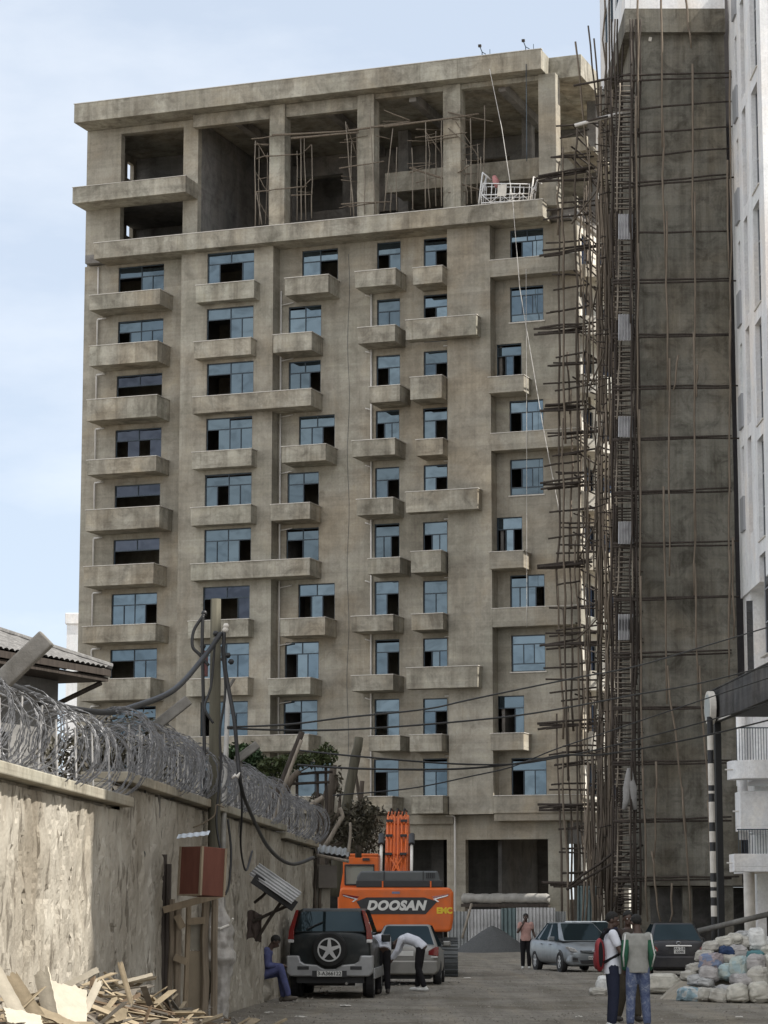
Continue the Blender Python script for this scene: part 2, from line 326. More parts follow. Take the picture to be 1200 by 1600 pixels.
for colname, (d, top, rows) in T.items():
    xs0 = []; xs1 = []
    for i, (x0, x1, yt, pat, bx0, bx1, byt, byb) in enumerate(rows):
        k = 9 - i; cy = yt + 25
        l0 = fac(x0, cy, d)[0]; l1 = fac(x1, cy, d)[0]; z1 = zpx((x0 + x1) / 2, yt, d)
        if bx1:
            cx = (bx0 + bx1) / 2; zb0 = zpx(cx, byb, FR); zb1 = zpx(cx, byt, FR)
            b0 = fac(bx0, byt, FR)[0]; b1 = fac(bx1, byt, FR)[0]
            dw = d if not (colname == 'E' and bx1 > 740) else 0
            if colname == 'B' and bx1 > 450:
                balcony(b0, b1, zb0, zb1, FR, 0)
            elif colname == 'E' and bx1 > 740:
                balcony(b0, b1, zb0, zb1, FR, DB)
            else: balcony(b0, b1, zb0, zb1, FR, d)
            zf = zb0 + .2
        else: zf = slab(k) + .2
        z0 = zf
        hk = 'C' if colname in 'CDE' else colname
        holes[hk].append((l0, l1, z0, z1))
        gl = 'glass_d' if 'd' in pat and colname == 'A' else ('glass' if colname != 'B' or 'd' not in pat else 'glass_d')
        window(l0, l1, z0, z1, d, pat, 2 if top > 1 else 1, .62 if colname in 'ABC' else .66, 0, gl)
# column F, in the recess beside the corner
Frows = [(797, 849, 358, 'ogg', 'L', 402, 428), (797, 849, 447, 'ggg', 'W', 502, 0), (776, 815, 537, 'ogo', 'S', 588, 613), (796, 849, 625, 'ogg', 'L', 674, 701),
         (797, 849, 717, 'ogg', 'W', 773, 0), (776, 816, 808, 'ogo', 'S', 862, 888), (797, 851, 898, 'gggo', 'L', 949, 978), (799, 852, 992, 'ggg', 'W', 1049, 0),
         (776, 819, 1087, 'oog', 'S', 1146, 1172), (799, 854, 1184, 'ogg', 'G', 1243, 1270)]
for i, (x0, x1, yt, pat, ty, y1, y2) in enumerate(Frows):
    l0 = fac(x0, yt + 25, 0)[0]; l1 = fac(x1, yt + 25, 0)[0]; z1 = zpx((x0 + x1) / 2, yt, 0); k = 9 - i
    if ty == 'W':
        z0 = zpx((x0 + x1) / 2, y1, 0); holes['F'].append((l0, l1, z0, z1)); window(l0, l1, z0, z1, 0, pat, 1, .45, .45)
        MB().box(l0 - .08, l1 + .08, -.06, -.002, z0 - .07, z0 - .005).build('sill', M['coping'], B)
        continue
    zt = zpx(825, y1, DB); zb = zpx(825, y2, DB); z0 = zb + .2
    holes['F'].append((l0, l1, z0, z1)); window(l0, l1, z0, z1, 0, pat, 2 if ty == 'L' else 1, .62)
    if ty == 'L': balcony(XP1 + .005, XR + .25, zb, zt, DB - .002, 0, mat='conc')
    if ty == 'G': balcony(XP1 + .005, XR + .25, zb, zt, DB - .002, 0, mat='conc')
    if ty == 'S': balcony(XP1 + .005, fac(818, y1, DB - .45)[0], zb, zt, DB - .45, 0, mat='conc')
ZW0, ZW1 = Z0, 38.7
w = MB(); panel(w, XA, XB + .0, .2, ZW1, 0, holes['A']); w.build('wall', M['conc'], B)
w = MB(); panel(w, XB, XC, .2, ZW1, DB, holes['B']); w.box(XB, XB + .2, DB + .25, 0, .2, ZW1); w.box(XC - .2, XC, DB + .25, 0, .2, ZW1); w.build('wall', M['conc'], B)
w = MB(); panel(w, XC, XP0, ZW0, ZW1, 0, holes['C']); w.build('wall', M['conc'], B)
w = MB(); panel(w, XP0, XP1, ZW0 - .06, ZW1, DB, []); w.box(XP0, XP0 + .2, DB + .25, 0, ZW0 - .06, ZW1); w.box(XP1 - .2, XP1, DB + .25, .001, ZW0 - .06, ZW1); w.build('wall', M['conc'], B)
w = MB(); panel(w, XP1, XR, ZW0, ZW1, 0, holes['F']); w.build('wall', M['conc'], B)
# right-hand face with curved balconies, in the sun
rh = []
for k in range(10):
    rh += [(.9, 2.9, slab(k) + .9, slab(k) + 2.6), (4.6, 7.4, slab(k) + .3, slab(k) + 2.6)]
w = MB(); panel(w, .255, 14, .2, ZW1, 0, [h for h in rh] + [(.6, 4.2, .2, 5.4), (4.9, 9, .2, 5.4), (9.6, 13.2, .2, 5.4)], fn=lambda x, y, z: (XR - y, x, z)); w.build('wall', M['plaster'], B)
for k in range(10):
    for (a, b, c, e) in ((.9, 2.9, slab(k) + .9, slab(k) + 2.6), (4.6, 7.4, slab(k) + .3, slab(k) + 2.6)):
        f = MB(); g_ = MB(); xx = XR - .12
        f.box(xx - .03, xx + .03, a, a + .06, c, e); f.box(xx - .03, xx + .03, b - .06, b, c, e); f.box(xx - .03, xx + .03, a + .06, b - .06, e - .06, e); f.box(xx - .03, xx + .03, a + .06, b - .06, c, c + .06)
        f.box(xx - .03, xx + .03, (a + b) / 2 - .03, (a + b) / 2 + .03, c + .06, e - .06); g_.box(xx - .006, xx + .006, a + .06, b - .06, c + .06, e - .06)
        o = f.build('window', M['frame'], B); g_.build('pane', M['glass_d'], o)
    mb = MB(); n_ = 14; z = slab(k); ctr = 3.6; ry = 3.4; rx = 1.75
    arc = [(XR + .002 + rx * math.sin(math.pi * i / n_), ctr - ry * math.cos(math.pi * i / n_)) for i in range(n_ + 1)]
    mb.prism(arc, lambda u, v, t: (u, v, t), z, z + .18)
    inner = [(XR + .002 + (rx - .13) * math.sin(math.pi * i / n_), ctr - (ry - .13) * math.cos(math.pi * i / n_)) for i in range(n_ + 1)]
    h = .85 if k % 3 else .5
    for i in range(n_):
        q = [arc[i], arc[i + 1], inner[i + 1], inner[i]]
        mb.prism(q, lambda u, v, t: (u, v, t), z + .18, z + .18 + h)
    mb.build('curved_balcony', M['plaster'], B)
# inner floors and back
s_ = MB()
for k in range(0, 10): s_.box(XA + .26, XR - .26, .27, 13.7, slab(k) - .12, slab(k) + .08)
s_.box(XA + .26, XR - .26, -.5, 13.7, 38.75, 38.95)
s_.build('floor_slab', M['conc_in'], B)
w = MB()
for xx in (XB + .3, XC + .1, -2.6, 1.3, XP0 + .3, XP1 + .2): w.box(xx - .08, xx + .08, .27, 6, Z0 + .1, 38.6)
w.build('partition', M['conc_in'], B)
w = MB(); panel(w, .255, 14, .2, 39.39, 0, [], fn=lambda x, y, z: (XA + y, x, z)); w.build('wall', M['conc'], B)
w = MB(); panel(w, .51, 14, 39.4, 46.8, 0, [(4.9, 5.75, fac(193, 372, 5.4)[1], fac(193, 345, 5.4)[1]), (4.9, 5.75, fac(193, 283, 5.4)[1], fac(193, 257, 5.4)[1])], fn=lambda x, y, z: (XA + y, x, z)); w.build('wall', M['conc'], B)
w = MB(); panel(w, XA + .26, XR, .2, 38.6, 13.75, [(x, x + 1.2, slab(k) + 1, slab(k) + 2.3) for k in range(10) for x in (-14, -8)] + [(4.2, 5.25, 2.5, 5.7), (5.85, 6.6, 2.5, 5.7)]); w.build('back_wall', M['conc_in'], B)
MB().box(XA + .3, XR - 3.2, 3.6, 3.75, Z0 + .1, 38.6).build('corridor_wall', M['conc'], B)  # pale wall added to bounce light, so open windows look less black
# cornice at the foot of the terrace
def capped(x0, x1, d0, d1, z0, z1, name, mat='conc_b'):
    o = MB().box(x0, x1, d0, d1, z0, z1).build(name, M[mat], B, bevel=.015)
    MB().box(x0 - .03, x1 + .03, d0 - .03, d0 + .2, z1 + .001, z1 + .035).build('coping', M['coping'], o); return o
o = MB().box(-17, 9.69, FR, DB - .002, 38.62, 39.55)
o.box(-17, XB, DB - .002, -.002, 38.62, 39.55); o.box(XC, XP0, DB - .002, -.002, 38.62, 39.55); o.box(XP1, 9.69, DB - .002, -.002, 38.62, 39.55)
o = o.build('cornice', M['conc_b'], B, bevel=.015); MB().box(-17.03, 9.72, FR - .03, FR + .2, 39.551, 39.59).build('coping', M['coping'], o)
MB().box(XA, XR, .0, 14, 38.96, 39.4).build('terrace_slab', M['conc_in'], B)
MB().box(XB, XC - .001, DB, -.003, 38.72, 39.3).build('terrace_slab', M['conc'], B)
MB().box(XP0, XP1, DB, -.003, 38.72, 39.3).build('terrace_slab', M['conc'], B)
# left block, two storeys
w = MB(); panel(w, XA, -11.35, 39.4, 46.82, .002, [(-16.24, -12.27, 39.6, 42.3), (-16.24, -12.27, 43.0, 46.45)], th=.5); w.build('wall', M['conc'], B)
w = MB(); w.box(-11.6, -11.35, .51, 9.19, 39.41, 46.8); w.box(XA + .3, -11.6, 6, 6.2, 39.41, 46.8); w.box(XA + .26, -11.61, .52, 6, 42.4, 42.9); w.build('wall', M['conc_in'], B)
o = MB().box(-18.3, -11.31, FR, -.002, 42.03, 42.97).box(XA - .0, -18.3, FR, 1.5, 42.03, 42.97).build('cornice', M['conc_b'], B, bevel=.015)
MB().box(XA - .03, -11.28, FR - .03, FR + .2, 42.972, 43.0).build('coping', M['coping'], o)
# narrow light slots at the far left of the block are real openings in the side wall
# terrace columns, beams, inner slab
for (a, b, d0) in ((-6.55, -5.62, -.9), (-1.26, -.27, -.9), (3.78, 4.79, -.9), (9.25, 10.23, -.9)):
    MB().box(a, b, d0, d0 + .9, 39.41, 46.83).build('column', M['conc_b'] if a < 9 else M['conc'], B, bevel=.02)
for (a, b, z) in ((-11.345, -6.555, 46.1), (-5.615, -1.265, 46.08), (-.265, 3.775, 46.55), (4.795, 9.245, 46.55)):
    MB().box(a, b, -.75, -.3, z, 46.82).build('beam', M['conc_b'], B)
for xx in (-9, -3.4, 1.8, 7, ): MB().box(xx - .2, xx + .2, -.29, 9, 46.3, 46.8).build('beam', M['conc_in'], B)
MB().box(-11.3, .6, 3.6, 3.85, 39.42, 40.75).build('inner_parapet', M['conc_b'], B)
MB().box(-1, XR, 3.0, 9, 42.55, 42.8).box(-1, XR, 2.9, 3.2, 42.2, 43.35).build('inner_slab', M['conc_b'], B)
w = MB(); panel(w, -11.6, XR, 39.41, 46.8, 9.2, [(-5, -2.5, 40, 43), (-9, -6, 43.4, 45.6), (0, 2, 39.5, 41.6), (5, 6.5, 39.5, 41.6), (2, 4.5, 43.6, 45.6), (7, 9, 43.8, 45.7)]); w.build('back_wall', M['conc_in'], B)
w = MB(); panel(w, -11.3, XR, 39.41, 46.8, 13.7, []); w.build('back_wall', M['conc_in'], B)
for xx in (-8.5, -1.0, 6.5): MB().box(xx - .3, xx + .3, 6, 6.6, 39.42, 46.79).build('column', M['conc_in'], B)
MB().box(10.24, XR, .1, .35, 39.41, 40.1).box(10.24, XR + .6, .1, .35, 42.6, 43.4).box(10.24, XR + .9, .36, 6, 42.6, 42.85).build('inner_parapet', M['conc_b'], B)
MB().box(XR - .5, XR, 4.2, 4.7, 39.41, 46.8).build('column', M['conc_in'], B)
# roof
o = MB().box(XA, 9.68, FR, 14, 46.84, 47.95).build('roof_slab', M['conc_b'], B, bevel=.02)
MB().box(XA - .03, 9.71, FR - .03, FR + .25, 47.952, 47.99).build('coping', M['coping'], o)
o = MB().box(9.685, 11.5, -.25, 3.2, 46.7, 47.93).box(9.685, 12.3, 3.21, 9, 46.7, 47.6).build('roof_slab', M['conc_b'], B, bevel=.02)
# ground floor
w = MB(); panel(w, XB, XP0 - .25, .0, Z0 - .07, .0, [(-10.5, -7.2, 0, 5.6), (-5.6, -1.2, 0, 5.58), (-.2, 3.55, 0, 5.58)]); w.build('wall', M['conc'], B)
w = MB(); panel(w, XP0 - .24, 10.13, .0, Z0 - .07, .0, [(4.58, 9.12, 0, 5.56)], th=.5); w.build('wall', M['conc'], B)
MB().box(XP1 + .001, XR + .25, DB + .1, 0, 6.5, Z0 - .01).build('soffit_beam', M['conc'], B)
MB().box(XC, XP0 - .001, -.35, -.002, 6.4, Z0 - .05).build('soffit_beam', M['conc'], B)
MB().box(10.14, XR - .02, .2, .5, 5.3, 6.4).build('soffit_beam', M['conc_in'], B)
MB().box(10.6, 11.05, 3, 3.5, 0, Z0 - .13).build('column', M['conc_in'], B)
w = MB(); w.box(-12, 6.2, 5.5, 5.7, 0, Z0 - .14)
for xx in (-9, -3.2, 2.0): w.box(xx - .35, xx + .35, 3, 3.7, .01, Z0 - .2)
w.box(XB, 6.2, .6, 5.49, Z0 - .5, Z0 - .14); w.box(6.2, 6.4, .6, 7.5, 0, Z0 - .14); w.build('inner_wall', M['conc_g'], B)
MB().box(6.42, 7.1, 7.2, 7.5, 0, Z0 - .14).build('inner_wall', M['conc_g'], B); MB().box(6.42, 9.3, .6, 1.0, 5.9, Z0 - .14).build('inner_beam', M['conc_g'], B)
# down-pipes and small pipe elbows
def pipe(pts, r=.055):
    MB().tube(pts, r, 8).build('downpipe', M['pvc'], B, smooth=True)
lx = fac(152, 600, 0)[0]
for i, row in enumerate(T['A'][2][:9]):
    zt = zpx(190, row[7], FR) - .02; zb = zpx(190, T['A'][2][i + 1][6], FR) if i < 9 else 8
    pipe([(lx + .55, -.12, zt - .12), (lx + .03, -.12, zt - .14), (lx, -.12, zt - .2), (lx, -.12, zb)], .05)
pipe([(lx, -.12, 38.6), (lx, -.12, zpx(190, 457, FR))], .05)
lx = fac(438, 600, 0)[0] + .06
pipe([(lx, -.1, 36.2), (lx, -.1, 7.2)], .05)
for i, row in enumerate(T['C'][2]):
    z = slab(9 - i) - .15; pipe([(lx, -.1, z - .1), (lx + .75, -.1, z)], .035)
lx = fac(581, 700, 0)[0]
pipe([(lx, -.1, 35.6), (lx, -.1, 1.5)], .06)
for k in range(10): pipe([(lx, -.1, slab(k) - .2), (lx - .35, -.1, slab(k) - .08)], .035); pipe([(3.5, -.12, slab(k) - .12), (3.93, -.12, slab(k) - .12)], .03)
pipe([(3.6, -.3, Z0 - .1), (4.05, -.3, Z0 - .12), (4.1, -.3, Z0 - .2), (4.1, -.3, .3)], .06)
# staining line of an old cable along the wall
lx0 = fac(545, 420, 0)[0]
MB().tube([(lx0 - .06 * math.sin(z), -.025, z) for z in [38 - i for i in range(29)]], .008, 5).build('cable', M['frame'], B)
# ------------------------------------------------------------------ poles: each one a part, the excess one 'stuff' part
def wob(a, b, n=4, j=.03):
    a = Vector(a); b = Vector(b); L_ = (b - a).length
    return [a.lerp(b, i / n) + (Vector((random.gauss(0, j), random.gauss(0, j), random.gauss(0, j * .6))) if 0 < i < n else Vector()) for i in range(n + 1)]
def poles(root, name, lst, mat, cap=96):
    lst = sorted(lst, key=lambda q: -sum((Vector(q[0][i + 1]) - Vector(q[0][i])).length for i in range(len(q[0]) - 1)) * q[1])
    for pts, r in lst[:cap]:
        MB().tube(pts, [r * (1.1 - .3 * i / (len(pts) - 1)) for i in range(len(pts))], 6).build(name, mat, root, smooth=True)
    if lst[cap:]:
        m = MB()
        for pts, r in lst[cap:]: m.tube(pts, r, 5)
        tag(m.build(name, mat, root, smooth=True), kind='stuff')
M['pole_m'] = timber('mid_brown_pole_wood', (.17, .14, .11), (8, 8, .6))
# ------------------------------------------------------------------ concrete tower on the right, with its white top
TW = thing('concrete_tower', 'raw grey concrete tower with a white top storey, right of the main block', 'building', (13.7, 118, 0))
tx0, tx1, tyb = at(996, 600, 118).x - 13.7, at(1143, 600, 118).x - 13.7, 13.0
zb = at(1060, 1372, 118).z; zl0 = at(1060, 55, 118).z; zl1 = at(1060, 15, 117.7).z
def roundrect(x0, x1, y0, y1, r, n=7):
    p = [(x0 + r - r * math.cos(R(90) * i / n), y0 + r - r * math.sin(R(90) * i / n)) for i in range(n + 1)]
    return p + [(x1, y0), (x1, y1), (x0, y1)]
w = MB(); w.prism(roundrect(tx0, tx1, 0, tyb, .55), lambda u, v, t: (u, v, t), zb + .12, zl0 + .5)
o = w.build('wall', M['conc_t'], TW); o.data.polygons.foreach_set('use_smooth', [False] * len(o.data.polygons))
MB().box(tx0 - .02, tx1, -.1, tyb - .1, zb - .35, zb + .11).build('floor_beam', M['conc_t'], TW, bevel=.02)
for px in (1008, 1074, 1138):
    X = at(px, 1400, 118.2).x - 13.7; MB().box(X - .22, X + .22, .1, .55, -.1, zb - .36).build('column', M['conc_t'], TW, bevel=.02)
w = MB(); w.box(tx0, tx1 + 1.5, 6, 6.2, 0, zb - .36); w.box(tx1 + 1.3, tx1 + 1.5, 1.3, 5.99, 0, zb - .36); w.box(tx0, tx1 + 1.5, 1, 6.2, zb - .35, zb - .2); w.build('back_wall', M['conc_in'], TW)  # the right side wall is added to keep sun off the back wall
MB().prism(roundrect(tx0 - .38, tx1, -.45, tyb + .3, .1), lambda u, v, t: (u, v, t), zl0, zl1).build('ledge', M['conc_t'], TW)
w = MB(); panel(w, -.44, tyb + .3, zl1, 60, 0, [(2.5 + 3.2 * i, 4.6 + 3.2 * i, 46.2 + 3.3 * j, 48.2 + 3.3 * j) for i in range(3) for j in range(3)], fn=lambda x, y, z: (tx0 - .36 + y, x, z))
w.box(tx0 - .1, tx1, -.44, tyb + .29, zl1 + .002, 60); w.build('upper_wall', M['white'], TW)
for i in range(3):
    for j in range(3):
        a = 2.5 + 3.2 * i; z = 46.2 + 3.3 * j; f = MB(); f.box(tx0 - .28, tx0 - .25, a, a + 2.1, z, z + 2); o = f.build('window', M['glass'], TW)
        MB().box(tx0 - .3, tx0 - .24, a + 1.0, a + 1.08, z, z + 2).build('mullion', M['frame'], o)
w = MB(); w.box(tx1 + .005, tx1 + 1.5, .9, 1.2, zb - .2, 62); w.build('side_wall', simple('dark_recess_concrete', (.09, .085, .09), .9), TW)  # the gap's shade is put into this near-black wall colour
MB().obox((at(1016, 61, 117.9).x - 13.7, -.06, at(1016, 61, 117.9).z), .16, .12, .22, Euler((0, .2, 0))).build('wall_lamp', M['coping'], TW, bevel=.03)
# ------------------------------------------------------------------ pole grid on the tower, with the ladder bay at its left
TS = thing('tower_scaffold', 'wooden pole grid scaffold on the front of the grey tower, ladders at its left', 'scaffold', (12.5, 117, 0))
def loc(p): return Vector(p) - Vector((12.5, 117, 0))
yl = [113, 121, 160, 199, 234, 275, 279, 363, 436, 441, 521, 525, 603, 606, 683, 686, 765, 768, 848, 852, 932, 935, 1018, 1023, 1104, 1107, 1190, 1194, 1279, 1283, 1370, 1374]
led = []
for i, y in enumerate(yl):
    a = at(958 if y > 420 else 972, y + random.uniform(-2, 2) + (12 if y > 150 and y < 300 else 3), 117.25); b = at(1143 if i % 3 else 1155, y + random.uniform(-2, 2) - 1, 117.25 + random.uniform(-.1, .1))
    led.append((wob(loc(a), loc(b), 5, .025), .05))
poles(TS, 'ledger', led, M['pole_d'])
st = []
for segs in ([(1033, -40, 1035, 230), (1035, 180, 1040, 420), (1042, 330, 1043, 610), (1046, 560, 1046, 900), (1037, 760, 1042, 1100), (1043, 1040, 1072, 1300), (1066, 1230, 1079, 1440)],
             [(1070, -20, 1080, 75), (1082, 100, 1083, 370), (1086, 300, 1085, 560), (1084, 520, 1086, 860), (1086, 700, 1085, 930), (1085, 880, 1091, 1080), (1093, 1040, 1111, 1300), (1106, 1250, 1114, 1400)],
             [(1141, 110, 1142, 300), (1141, 280, 1141, 560), (1141, 500, 1139, 760), (1139, 700, 1141, 960), (1140, 860, 1139, 1060), (1145, 840, 1146, 1000), (1137, 250, 1139, 420)],
             [(997, -20, 997, 200), (994, 150, 996, 420), (997, 380, 998, 700), (999, 640, 1000, 960), (1001, 900, 1004, 1230), (1004, 1200, 1012, 1440)],
             [(1060, 555, 1052, 610), (1090, 570, 1088, 620), (1050, 1380, 1047, 1440), (1018, 1330, 1032, 1440), (1025, 1190, 1022, 1340)]):
    for x0, y0, x1, y1 in segs: st.append((wob(loc(at(x0, y0, 117.12)), loc(at(x1, y1, 117.12)), 5, .03), .05))
poles(TS, 'standard', st, M['pole_m'])
st = []
for x, Y in ((962, 117.6), (966, 118.6), (989, 117.5), (992, 118.4), (971, 119.2), (986, 116.9), (957, 118), (994, 117.2), (999, 117.4)):
    y = 1430
    while y > 60:
        y2 = y - random.uniform(180, 330); st.append((wob(loc(at(x + random.uniform(-2, 2), y, Y)), loc(at(x + random.uniform(-2, 2), max(y2, 30), Y)), 5, .03), .05)); y = y2 + 40
poles(TS, 'bay_standard', st, M['pole_d'])
put = []
for y in range(120, 1430, 4):
    if random.random() < .8: put.append((wob(loc(at(960 + random.uniform(-6, 4), y, 118.3)), loc(at(994 + random.uniform(-4, 12), y + random.uniform(-4, 4), 118.2)), 2, .02), .032))
poles(TS, 'putlog', put, M['pole_d'])
ladder_y = [(130, 330), (372, 500), (528, 655), (690, 790), (850, 930), (990, 1120), (1140, 1230), (1260, 1400)]
for i, (y0, y1) in enumerate(ladder_y):
    m = MB(); dx = random.uniform(-3, 3)
    a0 = loc(at(966 + dx, y0, 117.8)); a1 = loc(at(964, y1, 117.3)); b0 = loc(at(985 + dx, y0, 117.8)); b1 = loc(at(988, y1, 117.3))
    m.tube(wob(a0, a1), .04); m.tube(wob(b0, b1), .04); n_ = int((y1 - y0) / 8)
    for k in range(n_): m.tube([a0.lerp(a1, (k + .5) / n_) + Vector((-.12, 0, random.uniform(-.03, .03))), b0.lerp(b1, (k + .5) / n_) + Vector((.1, 0, 0))], .022, 5)
    m.build('ladder', M['pole_l'], TS, smooth=True)
def tin_mat(name, c):
    m, n, b = new_mat(name); b.inputs['Roughness'].default_value = .5; b.inputs['Metallic'].default_value = .35
    cc = ramp(n, noise(n, 1.4, 6, .65), [(.32, tuple(x * .6 for x in c)), (.55, c), (.8, tuple(min(1, x * 1.2) for x in c))]); n.links.new(cc, b.inputs['Base Color']); return m
M['tin'] = tin_mat('pale_sheet_metal', (.44, .44, .44)); M['tin_s'] = tin_mat('scaffold_sheet_metal', (.36, .36, .37)); M['tin_g'] = tin_mat('grey_sheet_metal', (.30, .31, .31)); M['tin_t'] = tin_mat('teal_sheet_metal', (.13, .175, .18))
def corrugated(mb, P, ux, uz, w_, h, waves, amp=.02, th=.006):     # sheet: corner P, unit vectors ux, uz
    ux = Vector(ux); uz = Vector(uz); nn = ux.cross(uz); n_ = waves * 6
    vs = []
    for s2 in (0, 1):
        for j in (0, 1):
            for i in range(n_ + 1): vs.append(Vector(P) + ux * (w_ * i / n_) + uz * (h * j) + nn * (amp * math.sin(2 * math.pi * waves * i / n_) + s2 * th))
    q = n_ + 1; fs = []
    for i in range(n_): fs += [(i, i + 1, q + i + 1, q + i), (2 * q + i, 3 * q + i, 3 * q + i + 1, 2 * q + i + 1), (i, 2 * q + i, 2 * q + i + 1, i + 1), (q + i, q + i + 1, 3 * q + i + 1, 3 * q + i)]
    mb.add(vs, fs)
for y0, y1 in ((333, 374), (490, 532), (650, 683), (815, 850), (968, 1000), (960, 985)):
    m = MB(); P = loc(at(966, y1, 117.0)); corrugated(m, P, (1, 0, 0), (.02, 0, 1), .68, (y1 - y0) / 33.5, 5, .05); m.build('tin_screen', M['tin_s'], TS)
m = MB()
for s2 in (-1, 1):
    p0 = loc(at(984 + s2 * 2, 1200, 117)); m.tube(wob(p0, loc(at(984 + s2 * 9, 1265, 117)), 4, .05), [.06, .16, .2, .17, .1], 7)
m.build('sack_cloth', simple('grey_sack_cloth', (.24, .235, .23), .9), TS, smooth=True)
# ------------------------------------------------------------------ dense scaffold between the main block and the tower, and round the corner
CS = thing('corner_scaffold', 'dense bundle of dark wooden scaffold poles at the right corner of the main block', 'scaffold', (9.6, 126, 0))
def loc(p): return Vector(p) - Vector((9.6, 126, 0))
st = []
for i in range(54):
    Y = random.uniform(119.5, 131); x = random.gauss(950, 11); x = min(max(x, 936), 964)
    y0 = random.choice((1425, 1425, 1300, 1000, 700, 500)) - random.uniform(0, 60); y1 = max(90 + random.uniform(0, 200), y0 - random.uniform(220, 420))
    x2 = 946 + (x - 946) * .9 + random.uniform(-5, 5) - (0 if y1 > 300 else 4)
    st.append((wob(loc(at(x + (y0 > 1200) * random.uniform(-3, 6), y0, Y)), loc(at(x2, y1, Y)), 6, .05), .05))
for x, Y in ((936, 129), (938, 127), (940, 124), (947, 121), (953, 120), (958, 119.4), (936, 130), (950, 126)):
    y = 1435
    while y > 150:
        y2 = y - random.uniform(220, 350); st.append((wob(loc(at(x + random.uniform(-4, 4), y, Y)), loc(at(x + random.uniform(-3, 3), max(y2, random.uniform(60, 240)), Y)), 6, .05), .055)); y = y2 + 50
for x0, y0, x1, y1 in ((899, 65, 925, 300), (919, 40, 937, 200), (928, 60, 940, 230), (944, -30, 946, 200), (952, -30, 955, 240), (962, -20, 958, 130)):
    st.append((wob(loc(at(x0, y0, 124)), loc(at(x1, y1, 125)), 5, .04), .045))
for i in range(14):
    x = random.uniform(912, 965); st.append((wob(loc(at(x, random.uniform(1180, 1300), 121)), loc(at(x + random.uniform(-18, 18), 1450, 120)), 4, .05), .055))
# corner rows near the facade
for x, d, ytop in ((872, -2.3, 262), (882, -2.6, 240), (901, -2.4, 210), (906, -1.6, 330), (914, .5, 300), (890, -1.6, 560), (920, 1.6, 280), (911, 2.6, 300)):
    y = 1440
    while y > ytop:
        y2 = max(y - random.uniform(230, 340), ytop - 10)
        l0 = fac(x + random.uniform(-3, 3) + (6 if y > 1000 else 0), y, d); l1 = fac(x + random.uniform(-3, 3), y2, d)
        st.append((wob(loc(fw(l0[0], d, max(l0[1], 0))), loc(fw(l1[0], d, l1[1])), 6, .05), .058)); y = y2 + 40 if y2 > ytop else 0
for i in range(26):
    Y = random.uniform(124, 131); x = random.uniform(908, 940); y0 = random.choice((1420, 1150, 900, 650)) - random.uniform(0, 60); y1 = max(150 + random.uniform(0, 160), y0 - random.uniform(230, 400))
    st.append((wob(loc(at(x, y0, Y)), loc(at(x + random.uniform(-5, 5), y1, Y)), 6, .05), .036))
random.shuffle(st); poles(CS, 'standard', st[:len(st) * 3 // 5], M['pole'], 80); poles(CS, 'pale_standard', st[len(st) * 3 // 5:], M['pole_m'], 80)
led = []
z = 3.0; k = 0
while z < 44:
    n_ = 5 if k % 4 == 0 else random.choice((1, 2, 2, 3))
    for q in range(n_):
        d = random.choice((-2.35, -2.5, -1.7, -2.4)); a = (random.uniform(9.3, 10.1) if n_ > 3 else random.uniform(9.7, 10.7)) if z < 41 else random.uniform(10, 10.8); b = random.uniform(11.6, 13.2); zz = z + (random.uniform(-.12, .3) if n_ > 3 else random.uniform(-.4, .4))
        led.append((wob(loc(fw(a, d, zz)), loc(fw(b, d + random.uniform(-.2, .4), zz + random.uniform(-.15, .3))), 3, .03), .05 if n_ < 4 else .06))
    for q in range(2):
        l0 = random.uniform(11.3, 12.6); zz = z + random.uniform(-.5, .5)
        led.append((wob(loc(fw(l0, -2.2, zz)), loc(fw(l0 + random.uniform(-.3, .3), random.uniform(2, 4), zz + random.uniform(-.2, .3))), 3, .03), .045))
    z += random.uniform(.95, 1.15); k += 1
y = 140
while y < 1420:
    for q in range(2 if y < 1150 else 1):
        Y = random.uniform(119.3, 130); x0 = random.uniform(928, 945); x1 = random.uniform(946, 966)
        led.append((wob(loc(at(x0, y + random.uniform(-4, 4), Y)), loc(at(x1, y + random.uniform(-7, 5), Y)), 2, .02), .033))
    y += 11
for x0, y0, x1, y1 in ((898, 195, 950, 182), (896, 134, 990, 115), (955, 240, 1005, 234), (885, 1390, 1005, 1320), (888, 1385, 960, 1330), (945, 1440, 985, 1360), (945, 1460, 975, 1405)):
    led.append((wob(loc(at(x0, y0, 119.2)), loc(at(x1, y1, 118.6)), 3, .03), .06))
poles(CS, 'ledger', led, M['pole_d'], 98)
br = [(wob(loc(at(900 + random.uniform(-10, 40), y, 123)), loc(at(950 + random.uniform(-10, 10), y - random.uniform(40, 90), 122)), 3, .03), .04) for y in range(350, 1400, 130)]
poles(CS, 'brace', br, M['pole'])
MB().tube([loc(at(898, 196, 119)), loc(at(946, 183, 119)), loc(at(992, 172, 118.3))], .09, 8).build('pale_pole', M['pvc'], CS, smooth=True)
